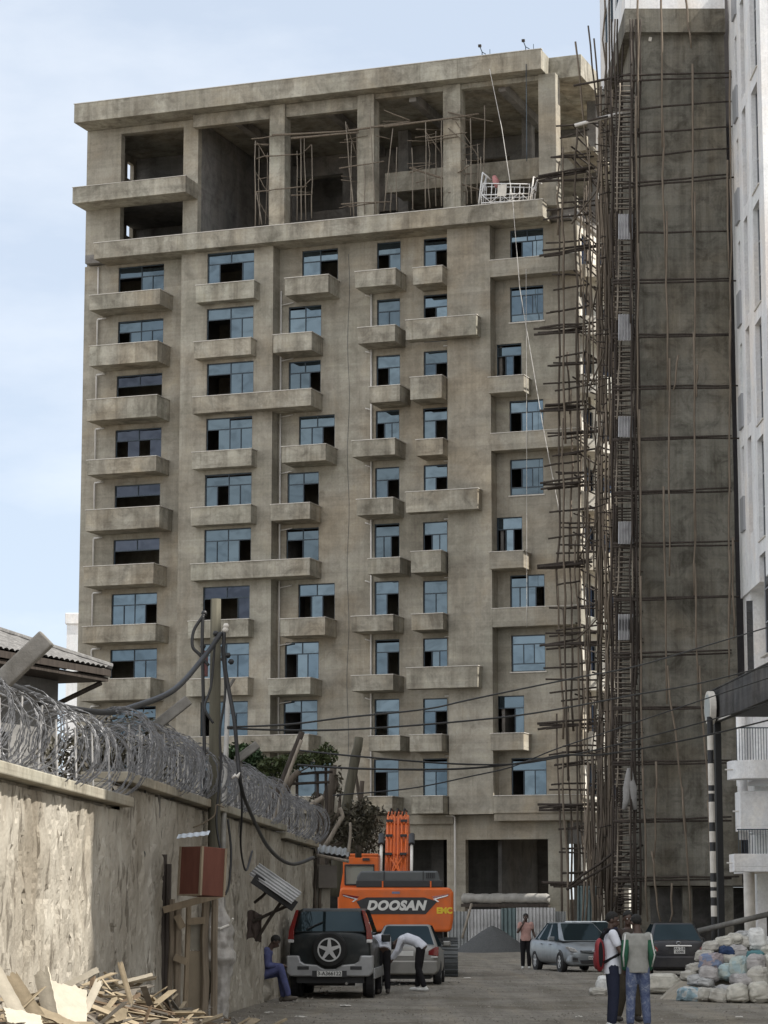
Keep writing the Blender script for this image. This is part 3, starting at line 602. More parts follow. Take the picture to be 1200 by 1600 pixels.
# ------------------------------------------------------------------ pole scaffold standing on the terrace
TE = thing('terrace_scaffold', 'thin pale pole scaffold standing along the open top terrace of the main block', 'scaffold', fw(-1, -1.2, 39.6), -FA)
def tl(px, py, d): a, z = fac(px, py, d); return Vector((a + 1, d + 1.2, z - 39.6))
st = []
for x0, y0, x1, y1, d in ((399, 353, 399, 220, -1.1), (421, 351, 421, 214, -.3), (409, 351, 401, 300, -1.1), (464, 345, 464, 236, -.2), (471, 344, 470, 214, -1.1), (487, 341, 487, 226, -.3), (553, 338, 540, 190, -1.3), (560, 336, 557, 208, -.4), (588, 333, 577, 172, -1.35), (600, 330, 614, 200, -1.1), (610, 332, 611, 290, -.4),
                          (665, 325, 665, 190, -1.2), (681, 322, 681, 205, -.3), (690, 322, 690, 188, -1.2), (737, 318, 735, 185, -1.2), (746, 316, 746, 225, -.4), (757, 300, 757, 165, -.6)):
    st.append((wob(tl(x0, y0, d), tl(x1, y1, d), 4, .02), .034))
for x, d in ((405, -.7), (415, .2), (478, -.9), (548, -.9), (570, -1.0), (583, .4), (620, -.8), (645, -1.1), (672, -.6), (696, -.4), (705, .3), (730, -.9), (752, -1.0)):
    st.append((wob(tl(x, 352 - (x - 400) * .1, d), tl(x + random.uniform(-4, 4), 225 + random.uniform(-20, 30), d), 4, .03), .03))
poles(TE, 'standard', st, M['pole_l'])
led = []
for x0, y0, x1, y1, d in ((393, 217, 440, 211, -1.1), (425, 211, 560, 204, -1.15), (540, 205, 640, 190, -1.2), (600, 198, 748, 178, -1.2), (455, 216, 560, 207, -1.3), (400, 225, 425, 226, -.8), (401, 248, 415, 243, -1.1), (415, 244, 470, 241, -1.2), (398, 300, 430, 296, -1.1), (428, 296, 480, 291, -1.2), (455, 305, 487, 304, -.9), (530, 263, 600, 252, -1.3), (533, 319, 612, 315, -1.3), (545, 323, 590, 317, -1.2), (667, 216, 730, 207, -1.2), (640, 188, 600, 172, -1), (668, 220, 715, 214, -.9), (640, 270, 662, 262, -1), (700, 175, 770, 190, -1.0), (715, 270, 735, 258, -1), (640, 262, 760, 300, -.6)):
    led.append((wob(tl(x0, y0, d), tl(x1, y1, d), 3, .02), .06 if x1 - x0 > 80 else .036))
for i in range(26):
    x = random.choice((398, 455, 535, 590, 640, 665, 700, 725)) + random.uniform(-6, 10); y = random.uniform(200, 335) - (x - 400) * .07; led.append((wob(tl(x, y, random.uniform(-1.2, -.4)), tl(x + random.uniform(18, 48), y + random.uniform(-8, 6), random.uniform(-1.2, .4)), 2, .02), .024))
poles(TE, 'ledger', led, M['pole_m'])
br = [(wob(tl(a, b, -1), tl(c, e, -1), 3, .02), .024) for a, b, c, e in ((401, 222, 419, 250), (400, 270, 419, 300), (401, 310, 420, 340), (486, 226, 472, 240), (486, 280, 470, 296), (542, 195, 556, 240), (664, 205, 690, 240), (712, 190, 756, 260), (700, 200, 740, 235))]
poles(TE, 'brace', br, M['pole_m'])
# ------------------------------------------------------------------ white lattice work cradle, its ropes, the arms on the roof
a, z = fac(752, 316, -1.35); b_, z2 = fac(826, 309, -1.35)
CR = thing('suspended_cradle', 'tilted white lattice work cradle hanging over the terrace edge below the roof', 'work cradle', fw(a, -1.35, 39.62), -FA)
Lc = b_ - a; tlt = R(5)
def cr(x, y, z): return Vector((x * math.cos(tlt) + z * math.sin(tlt) * .9, y, z * math.cos(tlt) - x * math.sin(tlt) * .35 + .12))
def bars(name, lst, r=.03):
    m = MB()
    for p, q in lst: m.tube([cr(*p), cr(*q)], r, 6)
    return m.build(name, M['white'], CR, smooth=True)
bars('rail', [((0, y, h), (Lc, y, h * .8)) for y in (0, .7) for h in (.05, .5, 1.15)])
for i in range(6):
    x = Lc * i / 5; bars('post', [((x, 0, 0), (x, 0, 1.15 - .2 * i / 5)), ((x, .7, 0), (x, .7, 1.15 - .2 * i / 5)), ((x, 0, 0), (x, .7, 0))], .026)
bars('lattice', [((Lc * i / 5, y, .05 if i % 2 else .5), (Lc * (i + 1) / 5, y, .5 if i % 2 else .05)) for i in range(5) for y in (0, .7)] + [((0, 0, .05), (0, .7, .05)), ((Lc, 0, .05), (Lc, .7, .05))], .02)
for x, h in ((-.15, 1.75), (Lc + .1, 1.3)):
    bars('end_frame', [((x, 0, 0), (x + .1, 0, h)), ((x, .7, 0), (x + .1, .7, h)), ((x + .1, 0, h), (x + .1, .7, h)), ((x, 0, 0), (x + .1, .7, h)), ((x + .1, 0, h), (x + .5, .3, h - .35)), ((x + .05, 0, h * .5), (x + .05, .7, h * .5))], .045)
MB().add([cr(Lc * .33, -.03, .35), cr(Lc * .52, -.03, .35), cr(Lc * .52, -.03, 1.0), cr(Lc * .33, -.03, 1.0), cr(Lc * .33, -.01, .35), cr(Lc * .52, -.01, .35), cr(Lc * .52, -.01, 1.0), cr(Lc * .33, -.01, 1.0)], [(0, 1, 2, 3), (7, 6, 5, 4), (0, 4, 5, 1), (1, 5, 6, 2), (2, 6, 7, 3), (3, 7, 4, 0)]).build('side_panel', M['coping'], CR)
m = MB(); m.tube([cr(.55, .2, 1.55), cr(.7, .15, 1.25), cr(.75, .2, .9)], [.12, .2, .08], 7); m.build('red_bag', simple('faded_pink_cloth', (.45, .2, .2)), CR, smooth=True)
def rope(pts, r, label, mat, sag=0, name='rope', cat='rope', n=10):
    P = []
    for i in range(len(pts) - 1):
        a = Vector(pts[i]); b = Vector(pts[i + 1])
        for k in range(n): 
            t = k / n; p = a.lerp(b, t); p.z -= sag * 4 * t * (1 - t); P.append(p)
    P.append(Vector(pts[-1])); o0 = P[0]
    o = MB().tube([p - o0 for p in P], r, 5).build(name, mat, smooth=True); o.location = o0
    return tag(o, label, cat)
def fp(px, py, d): l, z = fac(px, py, d); return fw(l, d, z)
rope([fp(765, 108, -1.85), fp(784, 200, -1.9), fp(801, 312, -1.95), fp(812, 450, -1.4), fp(848, 664, -1.2), fp(874, 800, -1.1)], .019, 'long pale rope slanting from the roof edge down past the tilted cradle', M['pvc'])
rope([fp(822, 100, -1.8), fp(823, 252, -1.8)], .022, 'short thin rope hanging straight from the right end of the roof', M['frame'])
rope([fp(822, 420, -1.0), fp(823, 700, -1.0), fp(823, 980, -1.0)], .012, 'thin plumb line hanging down the bay of windows beside the corner', M['pvc'])
for (x, y, lab) in ((756, 80, 'small rope davit on the roof edge above the tilted cradle'), (824, 72, 'small rope davit nearest the right end of the roof')):
    l, z = fac(x, y, -1.0); t_ = thing('roof_davit', lab, 'davit', fw(l, -1.0, 47.99), -FA, 'rope davits on the roof')
    MB().tube([(-.1, 0, 0), (-.1, 0, .45), (-.2, -.1, .75)], .03, 6).build('post', M['frame'], t_); MB().tube([(.35, 0, -.02), (.35, 0, .55)], .018, 5).build('rod', M['frame'], t_); MB().tube([(-.1, 0, .45), (.2, -.3, .2)], .025, 5).build('arm', M['frame'], t_)
    MB().obox((-.2, -.1, .78), .16, .12, .14, Euler((0, 0, 0))).build('pulley', M['pole_d'], t_)
# ------------------------------------------------------------------ white apartment building at the right edge
WB = thing('white_apartment_building', 'white rendered apartment building with tall strip windows at the right edge', 'building', (at(1151, 650, 118).x, 108, 0))
XW = WB.location.x; HW = 46.2; zo = at(1165, 925, 115.5).z
hl = []
def Yp(px, y): r = ray(px, y); return XW * r.y / r.x - 108
def band(px0, px1, ytop, ybot):        # opening in the left-facing wall from photo columns, measured at the height of the row
    ym = (ytop + ybot) / 2; sh_ = (ym - 400) * .018
    y0, y1 = Yp(px1 + sh_, ym), Yp(px0 + sh_, ym); Ym = 108 + (y0 + y1) / 2
    return (max(y0, .35), y1, at(1165, ybot, Ym).z, at(1165, ytop, Ym).z)
for i in range(-1, 5): hl.append(band(1178, 1188, 137 + 182 * i + (0), 137 + 182 * i + 158))
h2 = [band(1163, 1169, 170 + 171 * i, 170 + 171 * i + 150) for i in range(-1, 4)]
h3 = [band(1153.5, 1157, 58 + 160 * i, 58 + 160 * i + 78) for i in range(-1, 5)]
w = MB(); panel(w, 0, 10, zo, HW, 0, hl + h2 + h3, th=.35, fn=lambda x, y, z: (y, x, z))
w.box(.352, 12, 0, .3, zo, HW); w.box(.352, 12, .3, 9.9, zo, zo + .3); w.box(.352, 12, .3, 9.9, HW - .3, HW); w.box(9, 12, .31, 9.9, zo + .31, HW - .31); w.build('wall', M['white'], WB)
for hh in hl + h2 + h3:
    f = MB(); y0, y1, z0, z1 = hh; g_ = MB(); n_ = 3 if hh in hl + h2 else 1
    f.box(.2, .27, y0, y0 + .07, z0, z1); f.box(.2, .27, y1 - .07, y1, z0, z1)
    for q in range(n_ + 1): zq = z0 + (z1 - z0 - .06) * q / n_; f.box(.2, .27, y0 + .07, y1 - .07, zq, zq + .06)
    o = f.build('window', simple('grey_frame', (.3, .31, .33), .5, var=0) if 'gf' not in M else M['gf'], WB); M['gf'] = o.data.materials[0]
    g_.box(.23, .24, y0 + .07, y1 - .07, z0 + .06, z1); g_.build('pane', M['glass_w'], o)
    if hh in hl: MB().box(-.06, .18, y0 - .05, y1 + .05, z0 - .06, z0 - .004).build('sill', M['coping'], WB)
    if hh in h3: MB().box(-.1, .1, y0 - .08, y1 + .3, z0 - 1.6, z0 - .03).build('rail_panel', M['gf'], WB)
w = MB(); panel(w, .1, 12, 0, zo - .002, 7.5, [(at(1168, 990, 115.5).x - XW, at(1178, 990, 115.5).x - XW, at(1170, 1060, 115.5).z, at(1170, 938, 115.5).z), (1.2, 3, 5.4, 7.2), (1.2, 3, 8.6, 11)]); w.box(.1, .3, 7.76, 9.9, 0, zo - .002); w.build('lower_wall', M['white'], WB)
MB().box(at(1168, 990, 115.5).x - XW, at(1178, 990, 115.5).x - XW, 7.68, 7.7, at(1170, 1060, 115.5).z, at(1170, 938, 115.5).z).build('window', M['glass_w'], WB)
w = MB(); w.box(1, 12, 9, 9.2, 0, zo - .01); w.build('inner_wall', M['conc_in'], WB)
def wl(px, y, Y): p = at(px, y, Y); return p.x - XW, p.z
for (px, yt, yb, Y, cur) in ((1144, 1187, 1216, 108.5, 1), (1156, 1236, 1298, 109.5, 0), (1147, 1334, 1362, 108.5, 0)):
    x0, z1 = wl(px, yt, Y); _, z0 = wl(px, yb, Y); y0 = Y - 108
    m = MB()
    if cur:
        arc = [(x0 + 1.2 - 1.2 * math.cos(R(90) * i / 8), y0 + 1.2 - 1.2 * math.sin(R(90) * i / 8)) for i in range(9)] + [(5, y0 - .05), (5, 7.4), (x0 + 1.1, 7.4), (x0 + 1.1, y0 + 1.7), (x0, y0 + 1.7)]
        m.prism(arc, lambda u, v, t: (u, v, t), z0, z1)
    else: m.box(x0, 5, y0, y0 + 1.6, z0, z0 + .2); m.box(x0 + .9, 5, y0 + 1.6, 7.4, z0, z0 + .2); m.box(x0, 5, y0, y0 + .15, z0 + .2, z1); m.box(x0, x0 + .15, y0 + .15, y0 + 1.6, z0 + .2, z1)
    o = m.build('balcony', M['white'], WB, bevel=.02)
    if cur or px == 1147:
        f = MB(); h = 1.35 if cur else 1.0
        for q in range(15): xq = x0 + .25 + q * .115; f.box(xq, xq + .025, y0 + .4, y0 + .425, z1 - .02, z1 + h)
        f.box(x0 + .2, 2.4, y0 + .39, y0 + .435, z1 + h, z1 + h + .05); f.build('railing', M['frame'], o)
    MB().tube([(x0 - .25, y0 + .5, z0 + (z1 - z0) * .5), (x0 + .1, y0 + .5, z0 + (z1 - z0) * .5)], .035, 6).build('spout', M['pvc'], o)
cx_, _ = wl(1171, 1400, 110.5)
m = MB(); m.tube([(cx_, 2.5, -.1), (cx_, 2.5, wl(0, 1362, 108.5)[1])], .24, 14); m.build('column', M['coping'], WB, smooth=True)
m = MB(); m.tube([(cx_ - .1, 3.2, wl(0, 1216, 108.5)[1] - 2.5), (cx_ - .1, 3.2, 10.5)], .22, 14); m.build('column', M['white'], WB, smooth=True)
# the block further along the same side, beyond the right edge of the view: it shades the road
SB = thing('street_block', 'plain rendered apartment block lining the right side of the road', 'building', (17.5, 0, 0))
w = MB(); panel(w, 28, 107.5, 0, 31, 0, [(30 + 4 * i, 31.8 + 4 * i, 1.2 + 3.4 * j, 2.8 + 3.4 * j) for i in range(19) for j in range(9)], th=.3, fn=lambda x, y, z: (y, x, z))
w.box(.31, 12, 28, 28.3, 0, 31); w.box(.31, 12, 107.2, 107.5, 0, 31); w.box(.31, 12, 28.3, 107.2, 30.7, 31); w.box(3, 3.2, 28.3, 107.2, 0, 30.7); w.build('wall', M['plaster'], SB)
from mathutils import noise as mn
# ------------------------------------------------------------------ roadside wall on the left
def wx(Y): return -5.547 + .0617 * Y
WDIR = Vector((.0617, 1, 0)).normalized(); WN = Vector((WDIR.y, -WDIR.x, 0))
def wall_mat():
    m, n, b = new_mat('rough_stone_render'); b.inputs['Roughness'].default_value = .95; b.inputs['Specular IOR Level'].default_value = .1
    c = ramp(n, noise(n, .8, 6, .65), [(.3, (.345, .315, .265)), (.7, (.475, .445, .385))])
    d = ramp(n, noise(n, 5.2, 4, .6, stretch=(1.2, 1.2, .33), dist=.5), [(.36, (.38, .36, .34)), (.43, (1, 1, 1))])  # shadows of chipped pits painted into the colour as dark flecks
    e = ramp(n, noise(n, 1.0, 5, .6, stretch=(.5, .5, .25)), [(.36, (.6, .57, .53)), (.6, (1, 1, 1))])
    n.links.new(mul(n, mul(n, c, d, .75), e), b.inputs['Base Color']); bump(n, b, noise(n, 11, 6, .7, stretch=(1, 1, .4)), .8, .05); return m
M['rwall'] = wall_mat(); M['cop2'] = concrete('wall_coping_concrete', (.34, .31, .25), (.44, .41, .34), (.6, .58, .55), big=.6)
WALL = thing('roadside_wall', 'rough stone rendered boundary wall with concrete coping on the left of the road', 'wall', (wx(20), 20, 0))
secs = [(17, 34.0, 3.12), (33.6, 54.4, 3.44), (54.4, 62.2, 3.3)]
for (a, b, zt) in secs:
    w = MB(); nu, nv = int((b - a) * 18), 56
    def fn(u, v, a=a, b=b, zt=zt):
        Y = a + (b - a) * u; z = zt * v - .05
        q = mn.noise((Y * 5.5 + z * 1.2, z * 1.9, 0)); q2 = mn.noise((Y * 2.2, z * 1.1, 7))
        q3 = mn.noise((Y * 13 + z * 3, z * 4.5, 3)); q4 = mn.noise((Y * 8 - z * 3.0, z * 2.4, 11))
        dn = .036 * max(-.6, min(.7, q * 1.6)) + .03 * q2 + .016 * q3 - (.06 * min(1, max(0, q4 - .22) * 5))
        return Vector((wx(Y) - wx(20), Y - 20, z)) + WN * dn
    w.grid(fn, nu, nv); w.build('rendered_face', M['rwall'], WALL, smooth=False)
    p = [Vector((wx(Y) - wx(20), Y - 20, 0)) for Y in (a, b)]
    w = MB(); q = [p[0] - WN * .08, p[1] - WN * .08, p[1] - WN * .4, p[0] - WN * .4]
    w.prism([(v.x, v.y) for v in q], lambda u, v, t: (u, v, t), 0, zt); w.build('wall_core', M['rwall'], WALL)
    q = [p[0] + WN * .15, p[1] + WN * .15, p[1] - WN * .5, p[0] - WN * .5]
    w = MB(); w.prism([(v.x, v.y) for v in q], lambda u, v, t: (u, v, t), zt + .002, zt + .135); w.build('wall_coping', M['cop2'], WALL, bevel=.015)
M['wire'] = simple('galvanised_wire', (.155, .155, .16), .5, .3, var=.45, scale=3)
M['rust'] = simple('dull_rod', (.35, .34, .33), .6, .4, var=.3)
def coil(Y0, Y1, zc, r, pitch, off, seed, label):
    rnd = random.Random(seed); t = thing('razor_wire_coil', label, 'razor wire', (wx(Y0), Y0, zc), 0, 'razor wire coils on the roadside wall')
    pts = []; n_ = 18; loops = int((Y1 - Y0) / pitch); ph = 0
    m = MB(); k = 0
    for i in range(loops * n_ + 1):
        s_ = i / n_; Y = Y0 + s_ * pitch + .06 * math.sin(i * .37); a = 2 * math.pi * i / n_
        rr = r * (1 + .09 * math.sin(s_ * 1.3) + .05 * math.sin(s_ * 3.7 + 1)); cz = .05 * math.sin(s_ * .41) - .04; cx = off + .06 * math.sin(s_ * .23 + seed)
        pts.append(Vector((wx(Y) - wx(Y0), Y - Y0, 0)) + WN * (cx + rr * math.cos(a)) + Vector((0, .25 * pitch * math.sin(a * .5 + s_), cz + rr * math.sin(a))))
    m.tube(pts, .006, 4)
    for i in range(0, len(pts) - 1):
        for q in (.1, .6):
            p = pts[i].lerp(pts[i + 1], q); d = (pts[i + 1] - pts[i]).normalized(); nn = d.orthogonal().normalized(); nn = (Matrix.Rotation(rnd.uniform(0, 6.28), 3, d) @ nn)
            s2 = d.cross(nn) * .004
            m.add([p - d * .03 - nn * .011 + s2, p + d * .03 - nn * .011 - s2, p + d * .02 + nn * .013 + s2, p - d * .02 + nn * .013 - s2], [(0, 1, 2, 3)])
    m.build('wire_coil', M['wire'], t, fix=False)
    m = MB()
    for h in (-.3, .15): m.tube([Vector((wx(Y) - wx(Y0), Y - Y0, h + .03 * math.sin(Y))) - WN * .03 for Y in [Y0 + i * (Y1 - Y0) / 20 for i in range(21)]], .008, 4)
    m.add([], []); 
    Y = Y0 + .4
    while Y < Y1:
        P = Vector((wx(Y) - wx(Y0), Y - Y0, 0)); MB().tube([P - Vector((0, 0, r + .1)) + WN * .02, P + Vector((rnd.uniform(-.04, .04), 0, r * rnd.uniform(.5, .9))) + WN * .02], .014, 5).build('wire_rod', M['rust'], t); Y += rnd.uniform(.95, 1.25)
    m.build('strand_wire', M['wire'], t)
coil(18, 34, 3.28 + .42, .44, .2, -.12, 1, 'bright razor wire coil on the nearest, lowest length of wall')
coil(33.8, 54, 3.58 + .42, .45, .17, -.12, 2, 'grey razor wire coil on the middle length of wall by the utility pole')
coil(54.5, 62.5, 3.44 + .42, .46, .15, -.12, 3, 'razor wire coil at the far end of the wall, by the dead branches')
coil(33.9, 54, 3.58 + .33, .36, .3, -.2, 4, 'second, thinner razor wire coil inside the middle length of wall')
# slanting concrete arms of the fence posts
M['post'] = concrete('fence_post_concrete', (.15, .145, .135), (.24, .23, .215), (.6, .58, .55), big=1)
for i, (x0, y0, x1, y1, wd, Y, lab) in enumerate(((-42, 1112, 70, 996, .2, 27.2, 'broad grey slanting fence post arm in front of the tiled roof'), (244, 1136, 292, 1094, .15, 37.4, 'dark slanting fence post arm left of the utility pole'), (372, 1187, 400, 1164, .15, 47, 'small slanting fence post arm in front of the dark green tree'))):
    a = at(x0, y0, Y); b = at(x1, y1, Y - .25); t = thing('fence_post', lab, 'fence post', (a.x, a.y, 3.3), 0, 'slanting fence posts on the wall')
    d = (b - a); rot = Matrix.Rotation(-math.atan2(d.z, d.x), 3, 'Y')
    MB().obox((a + b) / 2 - Vector((a.x, a.y, 3.3)), d.length, wd * .9, wd, rot).build('arm', M['post'], t, bevel=.02)
    MB().box(-wd * .5, wd * .5, -wd * .5, wd * .5, -.2, a.z - 3.3 + .02).build('post', M['post'], t, bevel=.02)
# ------------------------------------------------------------------ utility pole, steel pole, meter box and its timber frame
pp = gnd(331, 1598); UPX = pp
UT = thing('utility_pole', 'weathered wooden utility pole standing in front of the wall, tangled in cables', 'utility pole', (pp.x, pp.y, 0))
M['pole_g'] = timber('greenish_old_timber', (.095, .088, .066), (5, 5, .35), .3)
ztop = at(331, 936, pp.y).z; MB().tube([(0, 0, -.1), (.01, 0, 2.2), (.0, .01, 4.5), (-.005, 0, ztop)], [.118, .108, .096, .086], 14).build('pole', M['pole_g'], UT, smooth=True)
def ul(px, py, dy=0): return at(px, py, pp.y + dy) - Vector((pp.x, pp.y, 0))
M['black'] = simple('black_cable', (.012, .012, .013), .5, var=0); M['dkred'] = simple('dark_red_box', (.09, .03, .028), .6)
MB().obox(ul(320, 1037, -.2), .1, .1, .42, Euler((0, 0, 0))).build('fuse_box', M['dkred'], UT, bevel=.01)
for px, py, c in ((352, 984, 'coping'), (353, 978, 'coping'), (319, 958, 'black'), (317, 1010, 'black'), (349, 1030, 'black'), (356, 1024, 'black'), (361, 1034, 'black'), (337, 990, 'black')):
    MB().tube([ul(px, py - 4, -.16), ul(px, py, -.16), ul(px + 1, py + 4, -.16)], [.03, .055, .025], 9).build('insulator', M[c], UT, smooth=True)
MB().tube([ul(333, 1000, -.13), ul(352, 985, -.16)], .03, 7).build('bracket', M['post'], UT)
sp = gnd(345, 1590); SPO = thing('steel_pole', 'thin pale steel pole leaning beside the wooden utility pole', 'pole', (sp.x, sp.y, 0))
MB().tube([at(346, 1590, sp.y) - Vector((sp.x, sp.y, 0)), at(349, 1290, sp.y) - Vector((sp.x, sp.y, 0)), at(357, 1068, sp.y) - Vector((sp.x, sp.y, 0))], [.05, .048, .04], 10).build('tube', simple('pale_steel', (.32, .31, .29), .6, .3, scale=4, var=.25), SPO, smooth=True)
MB().tube([at(357, 1075, sp.y) - Vector((sp.x, sp.y, 0)), at(366, 1060, sp.y) - Vector((sp.x, sp.y, .0))], .03, 7).build('stub', M['post'], SPO)
# meter box
mbp = at(315, 1362, 36.4); MBX = thing('meter_box', 'reddish brown wooden meter cabinet on a timber stand beside the utility pole', 'cabinet', (mbp.x, mbp.y, mbp.z))
M['ply'] = timber('reddish_plywood', (.125, .05, .036), (3, 3, .6), .18); M['lath'] = timber('bare_lath', (.25, .20, .14), (4, 4, .8), .2)
rz = Euler((0, R(3), R(47)))
MB().obox((0, .12, 0), .46, .45, .68, rz).build('cabinet', M['ply'], MBX, bevel=.01)
for x, y in ((-.225, -.22), (.225, -.22), (-.225, .22)): MB().obox(rz.to_matrix() @ Vector((x, y, 0)) + Vector((0, .12, 0)), .035, .035, .685, rz).build('edge_strip', M['lath'], MBX)
MB().obox(rz.to_matrix() @ Vector((-.225, 0, -.335)) + Vector((0, .12, 0)), .03, .4, .025, rz).build('edge_strip', M['lath'], MBX)
sh = at(308, 1303, 36.6); 
m = MB(); corrugated(m, (-.27, .1, 0), (.97, 0, .1), (0, -.88, -.16), .46, .42, 5, .006)
o = m.build('tin_sheet', simple('bluish_white_sheet', (.5, .54, .58), .5)); o.location = sh; tag(o, 'small bent pale tin sheet lying above the brown meter cabinet', 'tin sheet')
fr = gnd(298, 1618); FR_ = thing('timber_stand', 'rickety timber stand with a beige panel under the brown meter cabinet', 'stand', (fr.x, fr.y, 0))
M['old'] = timber('old_grey_timber', (.19, .155, .115), (5, 5, .5), .35); M['panel'] = simple('beige_board', (.22, .18, .125), .8, var=.15, scale=3)
def fl(px, py, dy=0): return at(px, py, fr.y + dy) - Vector((fr.x, fr.y, 0))
for x0, y0, x1, y1, r, mt in ((262, 1600, 268, 1405, .05, 'old'), (276, 1600, 278, 1420, .055, 'old'), (288, 1600, 295, 1410, .04, 'lath'), (318, 1600, 322, 1400, .06, 'old'), (252, 1600, 255, 1335, .06, 'pole_d'), (261, 1600, 263, 1350, .05, 'pole_d'), (334, 1600, 336, 1405, .05, 'old')):  # the dark posts stand in for a soot stain on the wall
    MB().tube(wob(fl(x0, y0), fl(x1, y1), 3, .01), r, 7).build('post', M[mt], FR_)
for x0, y0, x1, y1, dy in ((255, 1422, 346, 1397, -.2), (272, 1495, 292, 1503, -.12), (292, 1440, 320, 1438, -.1), (276, 1430, 286, 1450, -.15)):
    a, b = fl(x0, y0, dy), fl(x1, y1, dy); d = b - a; MB().obox((a + b) / 2, d.length, .04, .1, Matrix.Rotation(-math.atan2(d.z, d.x), 3, 'Y')).build('rail', M['lath'], FR_)
a, b = fl(293, 1600, .02), fl(318, 1486, .02); MB().box(a.x, b.x, a.y, a.y + .015, a.z - .3, b.z).build('panel', M['panel'], FR_)
a, b = fl(294, 1484, .05), fl(318, 1440, .05); MB().box(a.x, b.x, a.y, a.y + .015, a.z, b.z).build('panel', simple('pale_board', (.25, .23, .185), .8), FR_)
# plastic wrapped pole foot
bp_ = gnd(345, 1600); BN = thing('wrapped_bundle', 'crumpled milky plastic wrapping tied round the foot of the steel pole', 'plastic wrap', (bp_.x, bp_.y - .25, 0))
def bun(u, v):
    a = 2 * math.pi * u; z = 2.05 * v; prof = [(0, .2), (.12, .17), (.3, .13), (.45, .17), (.5, .24), (.58, .2), (.68, .23), (.78, .17), (.9, .1), (1, .12)]
    for i in range(len(prof) - 1):
        if prof[i][0] <= v <= prof[i + 1][0] + 1e-6: k = (v - prof[i][0]) / (prof[i + 1][0] - prof[i][0]); r = prof[i][1] * (1 - k) + prof[i + 1][1] * k; break
    r *= 1 + .35 * mn.noise((math.cos(a) * 1.5, math.sin(a) * 1.5, z * 2.5)) + .22 * mn.noise((math.cos(a) * 3, math.sin(a) * 3, z * 9 + a))
    return (r * math.cos(a) - .04 + .05 * math.sin(z * 2), r * math.sin(a) * .8, z)
M['plastic'] = simple('milky_plastic', (.33, .31, .285), .45, var=.3, scale=5, bmp=.5); MB().grid(bun, 36, 70, wrap=True).build('wrapping', M['plastic'], BN, smooth=True)
MB().tube([(-.16, -.12, 1.52), (0, -.2, 1.5), (.14, -.1, 1.56), (.2, -.16, 1.66)], .02, 6).build('tie', M['coping'], BN)
# cables
def cable(pts, r, lab, mat='black', n=8, name='power_cable', group=None):     # (px, py, Y) knots, smoothed
    K = [at(*p) for p in pts]; P = []
    for i in range(len(K) - 1):
        p0 = K[max(i - 1, 0)]; p1 = K[i]; p2 = K[i + 1]; p3 = K[min(i + 2, len(K) - 1)]
        for q in range(n):
            t = q / n; P.append(.5 * ((2 * p1) + (p2 - p0) * t + (2 * p0 - 5 * p1 + 4 * p2 - p3) * t * t + (3 * p1 - p0 - 3 * p2 + p3) * t ** 3))
    P.append(K[-1]); o0 = P[0].copy(); o = MB().tube([p - o0 for p in P], r, 6).build(name, M[mat], smooth=True); o.location = o0
    return tag(o, lab, 'cable', group)
G_ = 'cables on the utility pole'
cable([(345, 990, 41.3), (320, 1025, 40.8), (273, 1077, 38.8), (213, 1103, 36), (167, 1113, 34), (100, 1105, 31), (60, 1090, 29), (20, 1073, 27.5), (-30, 1060, 26)], .045, 'thick twisted cable sagging left from the utility pole along the razor wire', group=G_)
G2 = 'overhead wires crossing the facade'
cable([(356, 1136, 42), (450, 1132, 44), (540, 1121, 46), (665, 1108, 49), (740, 1092, 51), (895, 1060, 55), (990, 1042, 58), (1100, 1010, 62), (1260, 962, 67)], .017, 'topmost overhead wire rising rightwards from the steel pole', group=G2)
cable([(356, 1138, 42), (450, 1141, 44), (540, 1140, 46), (665, 1132, 49), (800, 1119, 52), (895, 1104, 55), (990, 1086, 58), (1100, 1066, 62), (1260, 1025, 67)], .018, 'overhead wire next below the topmost one', group=G2)
cable([(464, 1172, 56), (560, 1182, 56), (700, 1193, 57), (800, 1194, 58), (870, 1184, 60), (950, 1167, 62), (1110, 1125, 66), (1260, 1080, 70)], .02, 'overhead wire sagging in front of the lowest windows', group=G2)
cable([(464, 1195, 56), (560, 1201, 56), (700, 1202, 57), (800, 1194, 58), (880, 1180, 60), (950, 1178, 62), (1100, 1150, 66), (1260, 1110, 70)], .024, 'thick overhead wire from the dead branches to the dark canopy', group=G2)
cable([(520, 1243, 58), (640, 1232, 59), (740, 1212, 60), (800, 1198, 61), (870, 1170, 62), (960, 1140, 64), (1120, 1086, 68), (1260, 1040, 72)], .016, 'lowest overhead wire starting above the orange boom', group=G2)
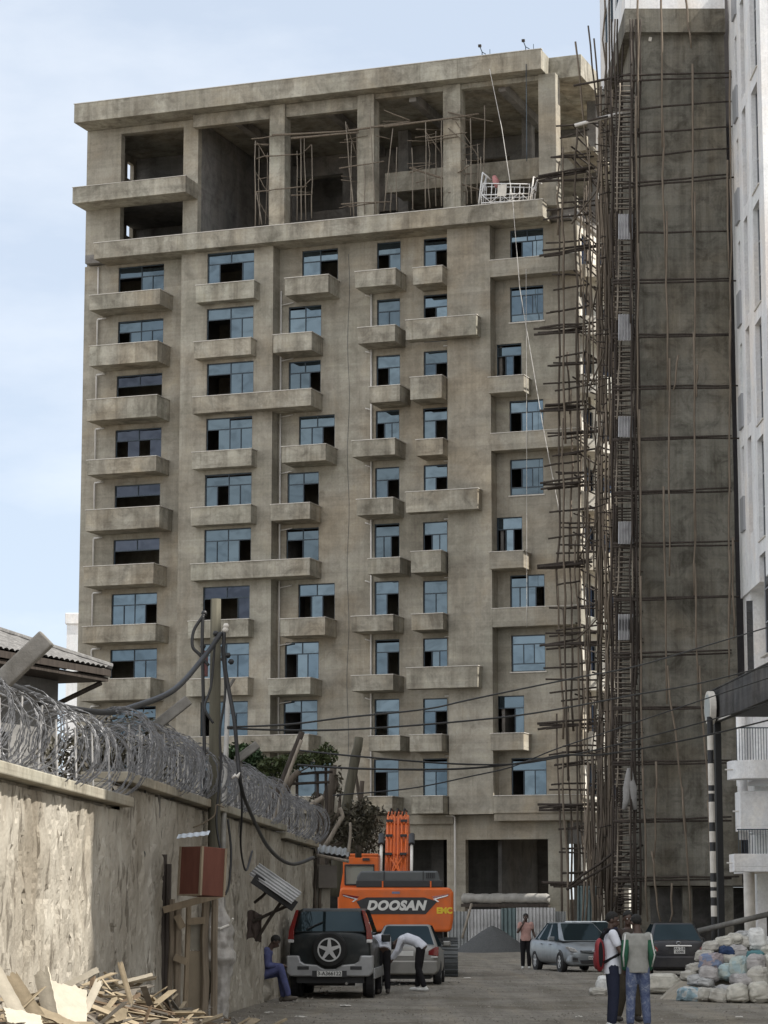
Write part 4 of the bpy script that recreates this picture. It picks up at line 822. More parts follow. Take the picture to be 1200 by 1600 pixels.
for k, (pts, r, lab) in enumerate((
    ([(319, 960, 41.2), (303, 985, 41.2), (301, 1010, 41.2), (312, 1023, 41.2), (326, 1040, 41.2)], .028, 'black cable loop bulging left of the pole top'),
    ([(317, 962, 41.2), (316, 1000, 41.2), (317, 1060, 41.2), (319, 1150, 41.2), (320, 1240, 41.1)], .03, 'black cable dropping straight down the left side of the pole'),
    ([(350, 988, 41.3), (350, 1030, 41.3), (356, 1070, 41.3), (366, 1125, 41.2), (371, 1180, 41.2), (376, 1225, 41.2), (388, 1262, 42), (420, 1325, 46), (455, 1350, 50), (490, 1340, 53)], .034, 'thick black cable falling from the insulators and swinging to the right'),
    ([(346, 1010, 41.3), (352, 1080, 41.3), (344, 1140, 41.3), (345, 1200, 41.3), (338, 1280, 41.2), (345, 1330, 41)], .02, 'thin black cable between the two poles'),
    ([(372, 1190, 41.3), (378, 1260, 41.4), (376, 1320, 42), (384, 1360, 43), (394, 1330, 44)], .018, 'thin cable looping down right of the steel pole'),
    ([(356, 1280, 41), (361, 1330, 41), (358, 1380, 40.9), (352, 1398, 40.8)], .02, 'black cable hanging beside the meter cabinet'),
    ([(228, 1200, 36.0), (226, 1260, 36.0), (222, 1320, 35.9), (226, 1335, 35.9), (219, 1352, 35.9), (224, 1362, 35.9), (215, 1358, 35.9), (220, 1342, 35.9)], .014, 'thin wire with a knotted end hanging down the wall face'),
    ([(333, 1130, 41), (320, 1105, 41), (330, 1070, 41.2), (336, 1000, 41.2)], .022, 'short black cable curving close round the pole'),
    ([(280, 1298, 41), (310, 1290, 41), (334, 1275, 41), (338, 1258, 41), (350, 1262, 41)], .012, 'thin brown wire from the tin sheet to the steel pole'))):
    cable(pts, r, lab, 'black' if k < 8 else 'old', name='hanging_cable')
o = MB().tube([(-.03, 0, -.02), (.02, -.02, .03), (.05, 0, .0), (.09, -.02, .07)], [.02, .03, .035, .01], 6).build('rag_tie', M['coping'], smooth=True); o.location = at(366, 1214, 41); tag(o, 'white rag knotted round the cables right of the steel pole', 'rag')
# tilted tin roofed box
tb = at(428, 1384, 46.5); TB = thing('tin_roofed_box', 'tilted box under a ribbed pale tin sheet fixed to the wall', 'box', tb)
m = MB(); a = at(389, 1366, 46.4) - tb; b = at(455, 1412, 46.1) - tb; d = (b - a).normalized(); n2 = Vector((.5, .45, .7)); n2 = (n2 - d * n2.dot(d)).normalized()
corrugated(m, a, n2, d, .3, (b - a).length, 5, .016); o = m.build('tin_cover', M['tin'], TB)
MB().obox((a + b) / 2 + Vector((.07, .2, -.06)), (b - a).length * .92, .2, .2, Matrix.Rotation(-math.atan2(d.z, d.x), 3, 'Y')).build('case', M['black'], TB, bevel=.01)
for p0, p1 in (((398, 1410), (420, 1390)), ((400, 1470), (440, 1408)), ((395, 1440), (450, 1415))): MB().tube(wob(at(*p0, 46.9) - tb, at(*p1, 46.6) - tb, 2, .01), .03, 6).build('bracket', M['pole_d'], TB)
for x0, y0, x1, y1, lab in ((388, 1560, 392, 1395, 'dark rough stake against the wall behind the seated man'), (398, 1558, 402, 1470, 'short pale stake against the wall beside the seated man'), (380, 1555, 384, 1380, 'thin dark stake against the wall right of the wrapped pole foot')):
    p0 = gnd(x0, y0); o = MB().tube([q - p0 for q in wob(p0, at(x1, y1, p0.y + .1), 4, .03)], .05, 7).build('stake', M['pole'], smooth=True); o.location = p0; tag(o, lab, 'stake', 'stakes against the wall')
m = MB(); 
def rag(u, v): return ((u - .5) * .26 + .03 * mn.noise((u * 4, v * 4, 1)), -.05 + .04 * mn.noise((u * 5, v * 3, 0)) - .02 * math.sin(u * 14), -.5 * v + .04 * math.sin(u * 5))
m.grid(rag, 14, 14); o = m.build('hanging_rag', simple('brown_rag', (.07, .052, .045), .95), smooth=True); o.location = at(398, 1425, 47.0); tag(o, 'dark brown cloth hanging on the stakes above the seated man', 'cloth')
mo = o.modifiers.new('s', 'SOLIDIFY'); mo.thickness = .012
# ------------------------------------------------------------------ house behind the wall, and a white block far behind
M['roof'] = None
def roof_mat():
    m, n, b = new_mat('weathered_roof_tiles'); b.inputs['Roughness'].default_value = .85
    c = ramp(n, noise(n, 5, 6, .75), [(.3, (.07, .068, .066)), (.55, (.16, .155, .15)), (.75, (.27, .265, .255))]); n.links.new(c, b.inputs['Base Color']); bump(n, b, noise(n, 18, 4, .7), .5, .03); return m
M['roof'] = roof_mat(); M['grey'] = concrete('grey_house_render', (.20, .195, .19), (.26, .255, .25), (.8, .8, .8), big=.3)
ec = at(172, 1046, 62.0); ze = ec.z
HO = thing('tiled_house', 'grey house with a hipped tiled roof behind the wall at the left edge', 'house', (ec.x, ec.y, 0), math.atan2(.923, .385))
SLP = .39
def strip(p0, p1, q0, q1, rows, cols):       # tiled plane from eave p0->p1 up to q0->q1
    p0, p1, q0, q1 = map(Vector, (p0, p1, q0, q1)); nn = (p1 - p0).cross(q0 - p0).normalized(); nn = nn if nn.z > 0 else -nn
    m.grid(lambda u, v: p0.lerp(p1, u).lerp(q0.lerp(q1, u), v) + nn * (.05 * abs(math.sin(math.pi * u * cols)) + .03 * (1 - (v * rows) % 1)), cols * 5, rows * 2)
m = MB(); rg = 4.5
strip((-16, 0, ze), (0, 0, ze), (-16 + rg, rg, ze + rg * SLP), (-rg, rg, ze + rg * SLP), 14, 64)
strip((0, 0, ze), (0, 2 * rg, ze), (-rg, rg, ze + rg * SLP), (-rg, rg, ze + rg * SLP), 14, 36)
strip((0, 2 * rg, ze), (-16, 2 * rg, ze), (-rg, rg, ze + rg * SLP), (-16 + rg, rg, ze + rg * SLP), 8, 40)
strip((-16, 2 * rg, ze), (-16, 0, ze), (-16 + rg, rg, ze + rg * SLP), (-16 + rg, rg, ze + rg * SLP), 8, 30)
m.build('roof', M['roof'], HO)
m = MB(); m.tube([(.03, -.03, ze + .06), (-rg, rg, ze + rg * SLP + .08), (-16 + rg, rg, ze + rg * SLP + .08)], .09, 8); m.build('ridge_cap', M['roof'], HO)
MB().box(-16, .0, -.03, .02, ze - .17, ze - .015).box(-.02, .03, .021, 2 * rg, ze - .17, ze - .015).build('fascia', M['pole_d'], HO)
MB().box(-16, -.03, .03, 2 * rg - .1, ze - .3, ze - .2).build('soffit', M['pole_d'], HO)
w = MB(); panel(w, -15, -.75, 0, ze - .31, 1.0, [(-1.7, -1.2, ze - 2.0, ze - .75), (-6.3, -5.5, 4.6, 5.8), (-3.6, -3.0, 5.0, 5.9)]); w.box(-1, -.75, 1.26, 7.5, 0, ze - .31); w.box(-15, -1.01, 3, 3.2, 0, ze - .31); w.build('wall', M['grey'], HO)
MB().tube([(-.8, .95, ze - .85), (-.15, .15, ze - .33)], .06, 6).build('brace', M['pole_d'], HO)
FB = thing('far_white_block', 'plain white apartment block far behind, left of the main block', 'building', (at(104, 1000, 230).x, 230, 0))
x1 = at(140, 1000, 230).x - FB.location.x; zt = at(104, 975, 230).z; z2 = at(104, 958, 230).z
MB().box(0, x1, 0, 10, 0, zt).build('wall', M['white'], FB); MB().box(-.15, x1 + .1, -.15, 10.1, zt + .002, z2).build('parapet', M['white'], FB, bevel=.05)
# ------------------------------------------------------------------ vehicles
def text_mesh(name, s, size, mat, parent, loc, rot, extrude=.003, shear=0, off=0, sx=1, sp=1):
    c = bpy.data.curves.new(name, 'FONT'); c.body = s; c.size = size; c.extrude = extrude; c.shear = shear; c.offset = off; c.space_character = sp; c.align_x = 'CENTER'; c.align_y = 'CENTER'
    t = bpy.data.objects.new(name, c); COL.objects.link(t); bpy.context.view_layer.update()
    me = bpy.data.meshes.new_from_object(t); bpy.data.objects.remove(t); me.name = name; me.materials.clear(); me.materials.append(mat)
    o = bpy.data.objects.new(name, me); COL.objects.link(o); o.parent = parent; o.location = loc; o.rotation_euler = rot; o.scale = (sx, 1, 1); return o
def paint(name, col, metal=.3, rough=.35):
    m, n, b = new_mat(name); b.inputs['Metallic'].default_value = metal; b.inputs['Coat Weight'].default_value = .22; b.inputs['Coat Roughness'].default_value = .12; b.inputs['Specular IOR Level'].default_value = .3
    c = ramp(n, noise(n, 3, 5, .6), [(.3, tuple(x * .82 for x in col)), (.7, tuple(x * 1.1 for x in col))])
    du = ramp(n, noise(n, 1.6, 6, .7), [(.42, (0, 0, 0)), (.8, (.16, .16, .16))]); c = mul(n, c, (.25, .22, .18), du, 'MIX')
    n.links.new(c, b.inputs['Base Color']); r = ramp(n, noise(n, 6, 4, .6), [(.3, rough * .8), (.7, min(1, rough * 1.5))]); n.links.new(r, b.inputs['Roughness']); return m
M['p_black'] = paint('dark_green_black_paint', (.010, .014, .015)); M['p_silver'] = paint('silver_paint', (.33, .335, .34), .5); M['p_grey'] = paint('champagne_grey_paint', (.24, .235, .22), .5)
M['p_blue'] = paint('pale_silver_blue_paint', (.225, .245, .26), .5); M['p_dark'] = paint('dark_violet_grey_paint', (.022, .022, .026), .4); M['p_white'] = paint('white_car_paint', (.68, .72, .74), 0)
M['orange'] = paint('orange_machine_paint', (.62, .125, .018), 0, .55); M['rubber'] = simple('tyre_rubber', (.012, .012, .012), .85); M['alloy'] = simple('alloy_wheel', (.55, .55, .55), .3, .7, var=.1)
M['plastic_d'] = simple('dark_plastic', (.022, .022, .024), .5); M['red_l'] = simple('red_lamp', (.17, .008, .008), .15, var=0, coat=1); M['clear_l'] = simple('clear_lamp', (.6, .6, .6), .15, .3, var=.2, scale=20, coat=1)
M['carglass'] = glass('car_glass', (.6, .8, .9), .035, (.012, .018, .02), .05); M['plate'] = simple('number_plate', (.6, .6, .58), .5, var=.05); M['chrome'] = simple('chrome', (.7, .7, .7), .12, 1, var=0); M['yellow'] = simple('yellow_sticker', (.7, .5, .03), .6)
M['hood'] = simple('machine_grey_paint', (.075, .082, .085), .5, var=.2, scale=2)
def lower_body(sts, mat, parent, name='body'):
    m = MB(); n_ = None
    rings = []
    for y, hw, zl, zt in sts:
        h = zt - zl
        half = [(0, zl), (hw * .8, zl), (hw * .95, zl + .06 * h + .02), (hw, zl + .28 * h), (hw, zl + .55 * h), (hw * .985, zl + .8 * h), (hw * .93, zt - .04 * h), (hw * .6, zt + .01), (0, zt + .02)]
        ring = half + [(-x, z) for x, z in half[-2:0:-1]]
        rings.append([(x, y, z) for x, z in ring])
    k = len(rings[0]); vs = [v for r in rings for v in r]; fs = []
    for i in range(len(rings) - 1):
        for j in range(k): fs.append((i * k + j, i * k + (j + 1) % k, (i + 1) * k + (j + 1) % k, (i + 1) * k + j))
    fs += [tuple(range(k)), tuple((len(rings) - 1) * k + j for j in range(k))]
    m.add(vs, fs); o = m.build(name, mat, parent, smooth=True); s_ = o.modifiers.new('sub', 'SUBSURF'); s_.levels = 2; s_.render_levels = 2; return o
def gpanel(parent, name, q, mat, inset=.06, off=.006, hi=None):       # thin panel parallel to quad q (outward normal by right hand), inset
    q = [Vector(p) for p in q]; c = sum(q, Vector()) / 4; nn = (q[1] - q[0]).cross(q[3] - q[0]).normalized()
    L1 = ((q[1] - q[0]).length + (q[2] - q[3]).length) / 2; L2 = ((q[3] - q[0]).length + (q[2] - q[1]).length) / 2
    a, b = inset / L1, inset / L2
    def bil(u, v): return q[0].lerp(q[1], u).lerp(q[3].lerp(q[2], u), v)
    m = MB(); n_ = 6; P = []
    rcorn = [(a, b), (1 - a, b), (1 - a, 1 - b), (a, 1 - b)]
    poly = []
    for i, (u, v) in enumerate(rcorn):
        su = 1 if u < .5 else -1; sv = 1 if v < .5 else -1; ru = .05 / L1; rv = .05 / L2
        cc = [(u, v + sv * rv), (u + su * ru * .3, v + sv * rv * .3), (u + su * ru, v)]
        poly += cc if i in (0, 2) else cc[::-1]
    m.prism(poly, lambda u, v, t: bil(u, v) + nn * t, -.02, off); return m.build(name, mat, parent)
def greenhouse(parent, mat, fb, rb, ft, rt, wb, wt, zb, zt, split, glass_='carglass', inset=.055):
    V = lambda x, y, z: (x, y, z)
    m = MB(); ym = (ft + rt) / 2
    vs = [(-wb, rb, zb), (wb, rb, zb), (wb, fb, zb), (-wb, fb, zb), (-wt, rt, zt), (wt, rt, zt), (wt, ft, zt), (-wt, ft, zt)]
    m.add(vs, [(0, 3, 2, 1), (0, 1, 5, 4), (1, 2, 6, 5), (2, 3, 7, 6), (3, 0, 4, 7), (4, 5, 6, 7)])
    o = m.build('cabin_roof', mat, parent, bevel=.085); o.modifiers['bevel'].segments = 4
    gpanel(parent, 'rear_window', [vs[0], vs[1], vs[5], vs[4]], M[glass_], inset * 1.3)
    gpanel(parent, 'windscreen', [vs[2], vs[3], vs[7], vs[6]], M[glass_], inset * 1.3)
    for sx in (1, -1):
        e = [split[0]] + split[1:-1] + [split[-1]]
        for i in range(len(e) - 1):
            def pt(f, top):
                y0, y1 = (rt, ft) if top else (rb, fb); w_ = wt if top else wb; return Vector((sx * w_, y0 + (y1 - y0) * f, zt if top else zb))
            q = [pt(e[i], 0), pt(e[i + 1], 0), pt(e[i + 1], 1), pt(e[i], 1)]
            if sx < 0: q = [q[1], q[0], q[3], q[2]]
            gpanel(parent, 'side_window', q, M[glass_], inset * .8)
    return o
def wheel(parent, x, y, r, wd, spokes=5):
    t = MB(); n_ = 28; sx = 1 if x > 0 else -1
    prof = [(r * .62, -wd / 2), (r * .95, -wd / 2), (r, -wd * .36), (r, wd * .36), (r * .95, wd / 2), (r * .62, wd / 2)]
    t.grid(lambda u, v: (x + prof[int(round(v * 5))][1], y + prof[int(round(v * 5))][0] * math.cos(2 * math.pi * u), r + prof[int(round(v * 5))][0] * math.sin(2 * math.pi * u)), n_, 5, wrap=True)
    t.tube([(x - wd * .2, y, r), (x + wd * .2, y, r)], r * .64, n_)
    w_ = t.build('wheel', M['rubber'], parent, smooth=False)
    m = MB(); xo = x + sx * wd * .47
    for i in range(n_):
        a0, a1 = 2 * math.pi * i / n_, 2 * math.pi * (i + 1) / n_
        m.prism([(r * .64 * math.cos(a0), r * .64 * math.sin(a0)), (r * .64 * math.cos(a1), r * .64 * math.sin(a1)), (r * .55 * math.cos(a1), r * .55 * math.sin(a1)), (r * .55 * math.cos(a0), r * .55 * math.sin(a0))], lambda u, v, t_: (t_, y + u, r + v), xo - sx * .03, xo)
    for i in range(spokes):
        a = 2 * math.pi * i / spokes + math.pi / 2; m.obox((xo - sx * .02, y + math.cos(a) * r * .32, r + math.sin(a) * r * .32), .03, r * .6, r * .17, Matrix.Rotation(a, 3, 'X'))
    m.tube([(xo - sx * .05, y, r), (xo - sx * .003, y, r)], r * .14, 12); m.build('rim', M['alloy'], w_)
    a = MB(); a.tube([(sx * (abs(x) - .04), y, r + .02), (sx * (abs(x) + wd * .5 - .012), y, r + .02)], r * 1.13, 24); a.build('wheel_arch', M['plastic_d'], parent); return w_
def lamp(parent, name, poly, ya, yb, mat, bevel=.01):       # poly in (x,z) extruded along y
    return MB().prism(poly, lambda u, v, t: (u, t, v), ya, yb).build(name, mat, parent, bevel=bevel)
def plate(parent, x, z, y, w_, h, lines, front=False, size=None):
    sg = 1 if front else -1
    p = MB().box(x - w_ / 2, x + w_ / 2, min(y, y + sg * .015), max(y, y + sg * .015), z - h / 2, z + h / 2).build('number_plate', M['plate'], parent, bevel=.004)
    for i, s_ in enumerate(lines):
        text_mesh('plate_text', s_, size or h * .95, M['black'], p, (x, y + sg * .018, z + (len(lines) - 1) * h * .24 - i * h * .48), (R(90), 0, R(180) if front else 0), .001, off=.002)
    return p
# --- dark off-road car seen from behind
SUV = thing('offroad_car', 'dark off-road car with a silver lower body and a spare wheel on its tailgate', 'car', (-1.0, 56.3, 0), R(-3.2))
Ls = 2.2
lower_body([(-Ls, .80, .52, 1.30), (-Ls + .03, .85, .46, 1.34), (-Ls + .25, .875, .42, 1.35), (-1.2, .885, .38, 1.33), (0, .885, .36, 1.28), (.95, .88, .36, 1.2), (1.1, .88, .36, 1.14), (1.95, .84, .38, .98), (2.15, .74, .42, .86), (2.25, .6, .5, .7)], M['p_black'], SUV)
greenhouse(SUV, M['p_black'], 1.05, -Ls + .05, .35, -Ls + .2, .81, .66, 1.3, 1.84, [.04, .3, .36, .64, .68, .93])
lamp(SUV, 'rear_bumper', [(-.9, .87), (-.64, .87), (-.6, .75), (-.52, .70), (-.26, .68), (-.12, .60), (.12, .60), (.26, .68), (.52, .70), (.6, .75), (.64, .87), (.9, .87), (.9, .52), (.82, .44), (-.82, .44), (-.9, .52)], -Ls - .14, -Ls + .3, M['p_silver'], .03)
for s in (-1, 1):
    MB().box(s * .9 - .025, s * .9 + .025, -Ls + .31, 1.9, .38, .6).build('side_cladding', M['p_silver'], SUV, bevel=.015)
    MB().box(s * .55 - .12, s * .55 + .12, -Ls - .15, -Ls - .13, .58, .65).build('reflector', M['plastic_d'], SUV)
    lamp(SUV, 'tail_lamp', [(s * .885, 1.2), (s * .755, 1.2), (s * .755, 1.38), (s * .655, 1.81), (s * .72, 1.80), (s * .86, 1.40)] if s > 0 else [(-.885, 1.2), (-.755, 1.2), (-.755, 1.38), (-.655, 1.81), (-.72, 1.80), (-.86, 1.40)], -Ls - .03, -Ls + .24, M['red_l'])
    lamp(SUV, 'reversing_lamp', [(s * .875, 1.13), (s * .76, 1.13), (s * .76, 1.198), (s * .882, 1.198)], -Ls - .028, -Ls + .2, M['clear_l'])
    MB().obox((s * 1.0, .75, 1.2), .2, .1, .17, Euler((0, 0, 0))).build('wing_mirror', M['p_black'], SUV, bevel=.03)
    for y in (-1.35, 1.4): wheel(SUV, s * .76, y, .345, .23)
SW = MB(); ys = -Ls - .02
prof = [(.10, 0), (.33, 0), (.365, -.05), (.365, -.17), (.33, -.215), (.10, -.215)]
SW.grid(lambda u, v: (prof[int(round(v * 5))][0] * math.cos(6.28318 * u), ys + prof[int(round(v * 5))][1], .99 + prof[int(round(v * 5))][0] * math.sin(6.28318 * u)), 36, 5, wrap=True)
SW.tube([(0, ys - .02, .99), (0, ys - .19, .99)], .22, 30)
spw = SW.build('spare_wheel', M['rubber'], SUV)
m = MB(); yo = ys - .222
for i in range(36):
    a0, a1 = 6.28318 * i / 36, 6.28318 * (i + 1) / 36; q = lambda r, a: (r * math.cos(a), r * math.sin(a))
    m.prism([q(.245, a0), q(.245, a1), q(.215, a1), q(.215, a0)], lambda u, v, t: (u, t, .99 + v), yo, yo + .04)
for i in range(5):
    a = 2 * math.pi * i / 5 + math.pi / 2; c, s_ = math.cos(a), math.sin(a)
    m.prism([(c * .05 - s_ * .045, s_ * .05 + c * .045), (c * .05 + s_ * .045, s_ * .05 - c * .045), (c * .225 + s_ * .025, s_ * .225 - c * .025), (c * .225 - s_ * .025, s_ * .225 + c * .025)], lambda u, v, t: (u, t, .99 + v), yo + .004, yo + .04)
m.tube([(0, yo - .006, .99), (0, yo + .03, .99)], .06, 14); m.build('rim', M['alloy'], spw)
MB().tube([(-.5, -Ls + .02, 1.40), (-.34, -Ls + .05, 1.48), (-.16, -Ls + .07, 1.56)], .014, 6).build('wiper', M['black'], SUV)
MB().box(-.36, .36, -Ls - .165, -Ls - .141, .43, .56).build('plate_recess', M['plastic_d'], SUV)
plate(SUV, 0, .5, -Ls - .166, .52, .115, ['3-A366122'], size=.11)
MB().tube([(-.5, -1.9, .3), (.5, -1.9, .3)], .06, 8).build('axle', M['plastic_d'], SUV); MB().tube([(.35, -Ls - .1, .3), (.35, -1.6, .3)], .03, 8).build('exhaust', M['chrome'], SUV)
MB().box(-.7, .7, -Ls + .05, 1.8, .3, .44).build('underbody', M['black'], SUV)
# --- saloon cars
def saloon(name, label, loc, rz, mat, grp=None):
    t = thing(name, label, 'car', loc, rz, grp)
    lower_body([(-2.16, .66, .40, .86), (-2.1, .76, .30, .96), (-1.9, .81, .24, 1.0), (-1.3, .845, .22, 1.0), (0, .85, .22, .96), (.95, .845, .22, .93), (1.2, .84, .22, .9), (1.75, .80, .22, .80), (2.0, .72, .24, .68), (2.14, .58, .30, .56)], mat, t)
    greenhouse(t, mat, 1.4, -1.72, .33, -.85, .785, .555, .9, 1.46, [.05, .16, .2, .52, .56, .93])
    for s in (-1, 1):
        MB().obox((s * .92, .78, .98), .2, .12, .13, Euler((0, 0, 0))).build('wing_mirror', mat, t, bevel=.03)
        for y in (-1.28, 1.3): wheel(t, s * .745, y, .30, .195)
        for y in (.35, -.55): MB().box(s * .855 - .012, s * .855 + .012, y - .08, y + .08, .8, .825).build('door_handle', mat, t, bevel=.004)
    MB().box(-.6, .6, -1.9, 1.8, .17, .26).build('underbody', M['black'], t)
    return t
GS = saloon('saloon_car', 'champagne grey saloon parked between the off-road car and the orange excavator', (.62, 64.6, 0), R(-3), M['p_grey'])
for s in (-1, 1): lamp(GS, 'tail_lamp', [(s * .80, .72), (s * .56, .74), (s * .56, .84), (s * .74, .95), (s * .81, .93)], -2.15, -1.95, M['red_l']); MB().box(s * .7 - .08, s * .7 + .08, -2.158, -2.14, .68, .715).build('reflector', M['clear_l'], GS)
plate(GS, 0, .78, -2.16, .4, .12, [''][:0])
lamp(GS, 'rear_bumper', [(-.78, .62), (.78, .62), (.8, .36), (.7, .28), (-.7, .28), (-.8, .36)], -2.2, -1.95, M['p_grey'], .04)
SS = saloon('saloon_car', 'silver blue saloon facing the camera in front of the site fence', (5.75, 79.0, 0), R(193), M['p_blue'])
DS = saloon('saloon_car', 'dark violet grey saloon seen from behind, left of the sacks', (8.1, 73.2, 0), R(-1), M['p_dark'])
WC = saloon('saloon_car', 'white car half hidden behind the silver blue saloon', (7.1, 90.0, 0), R(200), M['p_white'])
for c, wm in ((SS, M['p_blue']), (WC, M['p_white'])):
    for s in (-1, 1):
        lamp(c, 'headlamp', [(s * .79, .76), (s * .72, .62), (s * .46, .58), (s * .58, .70)], 1.75, 2.085, M['clear_l'], .02)
        lamp(c, 'fog_lamp', [(s * .68, .36), (s * .5, .34), (s * .5, .42), (s * .66, .45)], 1.8, 2.13, M['plastic_d'], .01)
        lamp(c, 'fog_lamp_trim', [(s * .70, .33), (s * .48, .31), (s * .48, .335), (s * .68, .352)], 1.8, 2.14, M['chrome'], .004)
    lamp(c, 'grille', [(-.42, .64), (.42, .64), (.34, .60), (.1, .55), (-.1, .55), (-.34, .60)], 1.9, 2.155, M['plastic_d'], .008)
    lamp(c, 'grille_bar', [(-.41, .622), (.41, .622), (.36, .595), (.1, .572), (-.1, .572), (-.36, .595)], 1.9, 2.163, wm, .006)
    lamp(c, 'air_intake', [(-.45, .36), (.45, .36), (.4, .26), (-.4, .26)], 1.9, 2.16, M['plastic_d'], .01)
    lamp(c, 'front_bumper', [(-.74, .52), (.74, .52), (.78, .3), (.7, .2), (-.7, .2), (-.78, .3)], 1.7, 2.12, wm, .06)
    m = MB(); m.tube([(-.07 * math.cos(a), 2.17, .615 + .045 * math.sin(a)) for a in [6.2832 * i / 16 for i in range(17)]], .01, 6); m.tube([(-.03 * math.cos(a), 2.17, .615 + .04 * math.sin(a)) for a in [6.2832 * i / 12 for i in range(13)]], .007, 5); m.build('badge', M['chrome'], c)
plate(SS, -.02, .43, 2.165, .42, .1, ['AA 32291'], True, .1)
for s in (-1, 1):
    lamp(DS, 'tail_lamp', [(s * .82, .70), (s * .55, .70), (s * .58, .80), (s * .72, .90), (s * .82, .88)], -2.15, -1.95, M['red_l'], .02); lamp(DS, 'reversing_lamp', [(s * .80, .70), (s * .6, .70), (s * .62, .755), (s * .79, .75)], -2.165, -1.95, M['clear_l'], .01)
lamp(DS, 'rear_bumper', [(-.79, .64), (-.5, .60), (.5, .60), (.79, .64), (.82, .36), (.72, .22), (-.72, .22), (-.82, .36)], -2.22, -1.9, M['p_dark'], .07)
MB().box(-.36, .36, -2.19, -2.15, .835, .87).build('chrome_strip', M['chrome'], DS, bevel=.006)
m = MB(); m.tube([(.06 * math.cos(a), -2.16, .925 + .04 * math.sin(a)) for a in [6.2832 * i / 16 for i in range(17)]], .01, 6); m.build('badge', M['chrome'], DS)
MB().box(-.27, .27, -2.165, -2.14, .63, .83).build('plate_recess', M['plastic_d'], DS); plate(DS, .02, .73, -2.166, .3, .18, ['AA 2-B', '32090'], size=.095)
# --- excavator seen from behind
EX = thing('excavator', 'orange excavator with a black rear panel, standing with its boom raised', 'excavator', (.32, 72.0, 0), R(-1.5))
m = MB(); cw = [(-1.56, 1.3), (-1.5, 1.22), (1.5, 1.22), (1.56, 1.3), (1.61, 1.6), (1.61, 2.3), (1.52, 2.44), (-1.52, 2.44), (-1.61, 2.3), (-1.61, 1.6)]
m.prism(cw, lambda u, v, t: (u, t - .0, v), 0, 1.2); m.build('counterweight', M['orange'], EX, bevel=.07)
MB().prism([(-1.09, 2.06), (-.8, 2.17), (.8, 2.17), (1.16, 2.06), (.84, 1.71), (-.87, 1.71)], lambda u, v, t: (u, t, v), -.012, .05).build('rear_panel', M['plastic_d'], EX)
text_mesh('lettering', 'DOOSAN', .345, M['clear_l'] if False else simple('pale_lettering', (.6, .6, .58), .5, var=0), EX, (.01, -.022, 1.935), (R(90), 0, 0), .004, .25, .02, 1.03, 1.1)
MB().box(-.1, .12, -.008, .02, 2.27, 2.33).build('badge', simple('blue_grey_badge', (.15, .17, .26), .5), EX)
for s in (-1, 1):
    lamp(EX, 'lamp_strip', [(s * 1.46, 2.235), (s * 1.46, 2.21), (s * 1.13, 2.12), (s * 1.22, 2.045), (s * 1.17, 2.04), (s * 1.04, 2.125)], -.016, .03, M['clear_l'], .003)
    lamp(EX, 'lamp_pocket', [(s * 1.5, 2.27), (s * 1.44, 2.19), (s * 1.14, 2.105), (s * 1.0, 2.19)], -.008, .03, M['red_l'], .003)
text_mesh('sticker_text', 'EMC', .22, M['yellow'], EX, (1.36, -.006, 1.8), (R(90), 0, 0), .003, 0, .012)
MB().prism([(-1.08, 2.45), (1.3, 2.45), (1.24, 2.66), (1.18, 2.9), (-.98, 2.9), (-1.08, 2.72)], lambda u, v, t: (u, t, v), .12, 1.6).build('engine_hood', M['hood'], EX, bevel=.05)
MB().prism([(-1.10, 2.445), (1.32, 2.445), (1.32, 2.64), (-1.10, 2.64)], lambda u, v, t: (u, t, v), .1, .3).build('hood_sill', M['plastic_d'], EX, bevel=.02)
m = MB()
for i in range(5): m.box(.86 + .05 * i, .885 + .05 * i, .085, .12, 2.7, 2.85)
m.build('vent', M['black'], EX)
for x in (-.36, .98): MB().box(x - .02, x + .02, .06, .12, 2.44, 2.62).build('latch', M['orange'], EX)
for x in (-.32, .77): MB().box(x - .012, x + .012, .1, .13, 2.65, 2.89).build('seam', M['black'], EX)
w = MB(); panel(w, -1.58, -.5, 2.4, 3.32, .9, [(-1.44, -.63, 2.53, 3.08)], th=.1); w.box(-1.58, -1.48, 1.01, 2.6, 2.4, 3.32); w.box(-.6, -.5, 1.01, 2.6, 2.4, 3.32); w.box(-1.58, -.5, .901, 2.65, 3.321, 3.4); w.box(-1.58, -.5, .9, 2.6, 1.3, 2.39); w.build('cab', M['orange'], EX, bevel=.03)
MB().box(-1.46, -.61, .94, .955, 2.51, 3.1).build('cab_window', glass('pale_cab_glass', (.9, .95, .9), .3, (.36, .38, .34), .05), EX)
MB().tube([(-1.44, .89, 2.53), (-.63, .89, 2.53), (-.63, .89, 3.08), (-1.44, .89, 3.08), (-1.44, .89, 2.53)], .025, 6).build('window_seal', M['plastic_d'], EX)
MB().box(-.95, -.75, .86, .9, 3.2, 3.27).build('work_lamp', M['plastic_d'], EX)
bo = MB(); P = [(2.2, 1.9, .40), (3.4, 3.1, .42), (4.6, 3.98, .42), (5.6, 4.32, .36), (7.6, 3.9, .3), (9.2, 3.1, .24)]; x0, x1 = -.37, .29
for i in range(len(P) - 1):
    (ya, za, ha), (yb, zb_, hb) = P[i], P[i + 1]
    d = Vector((0, yb - ya, zb_ - za)).normalized(); n2 = Vector((0, -d.z, d.y))
    vs = [Vector((x, y, z)) + n2 * s * h for (y, z, h) in ((ya, za, ha), (yb, zb_, hb)) for x, s in ((x0, -1), (x1, -1), (x1, 1), (x0, 1))]
    bo.add(vs, [(0, 1, 2, 3), (7, 6, 5, 4), (0, 4, 5, 1), (1, 5, 6, 2), (2, 6, 7, 3), (3, 7, 4, 0)])
bo.build('boom', M['orange'], EX, bevel=.02)
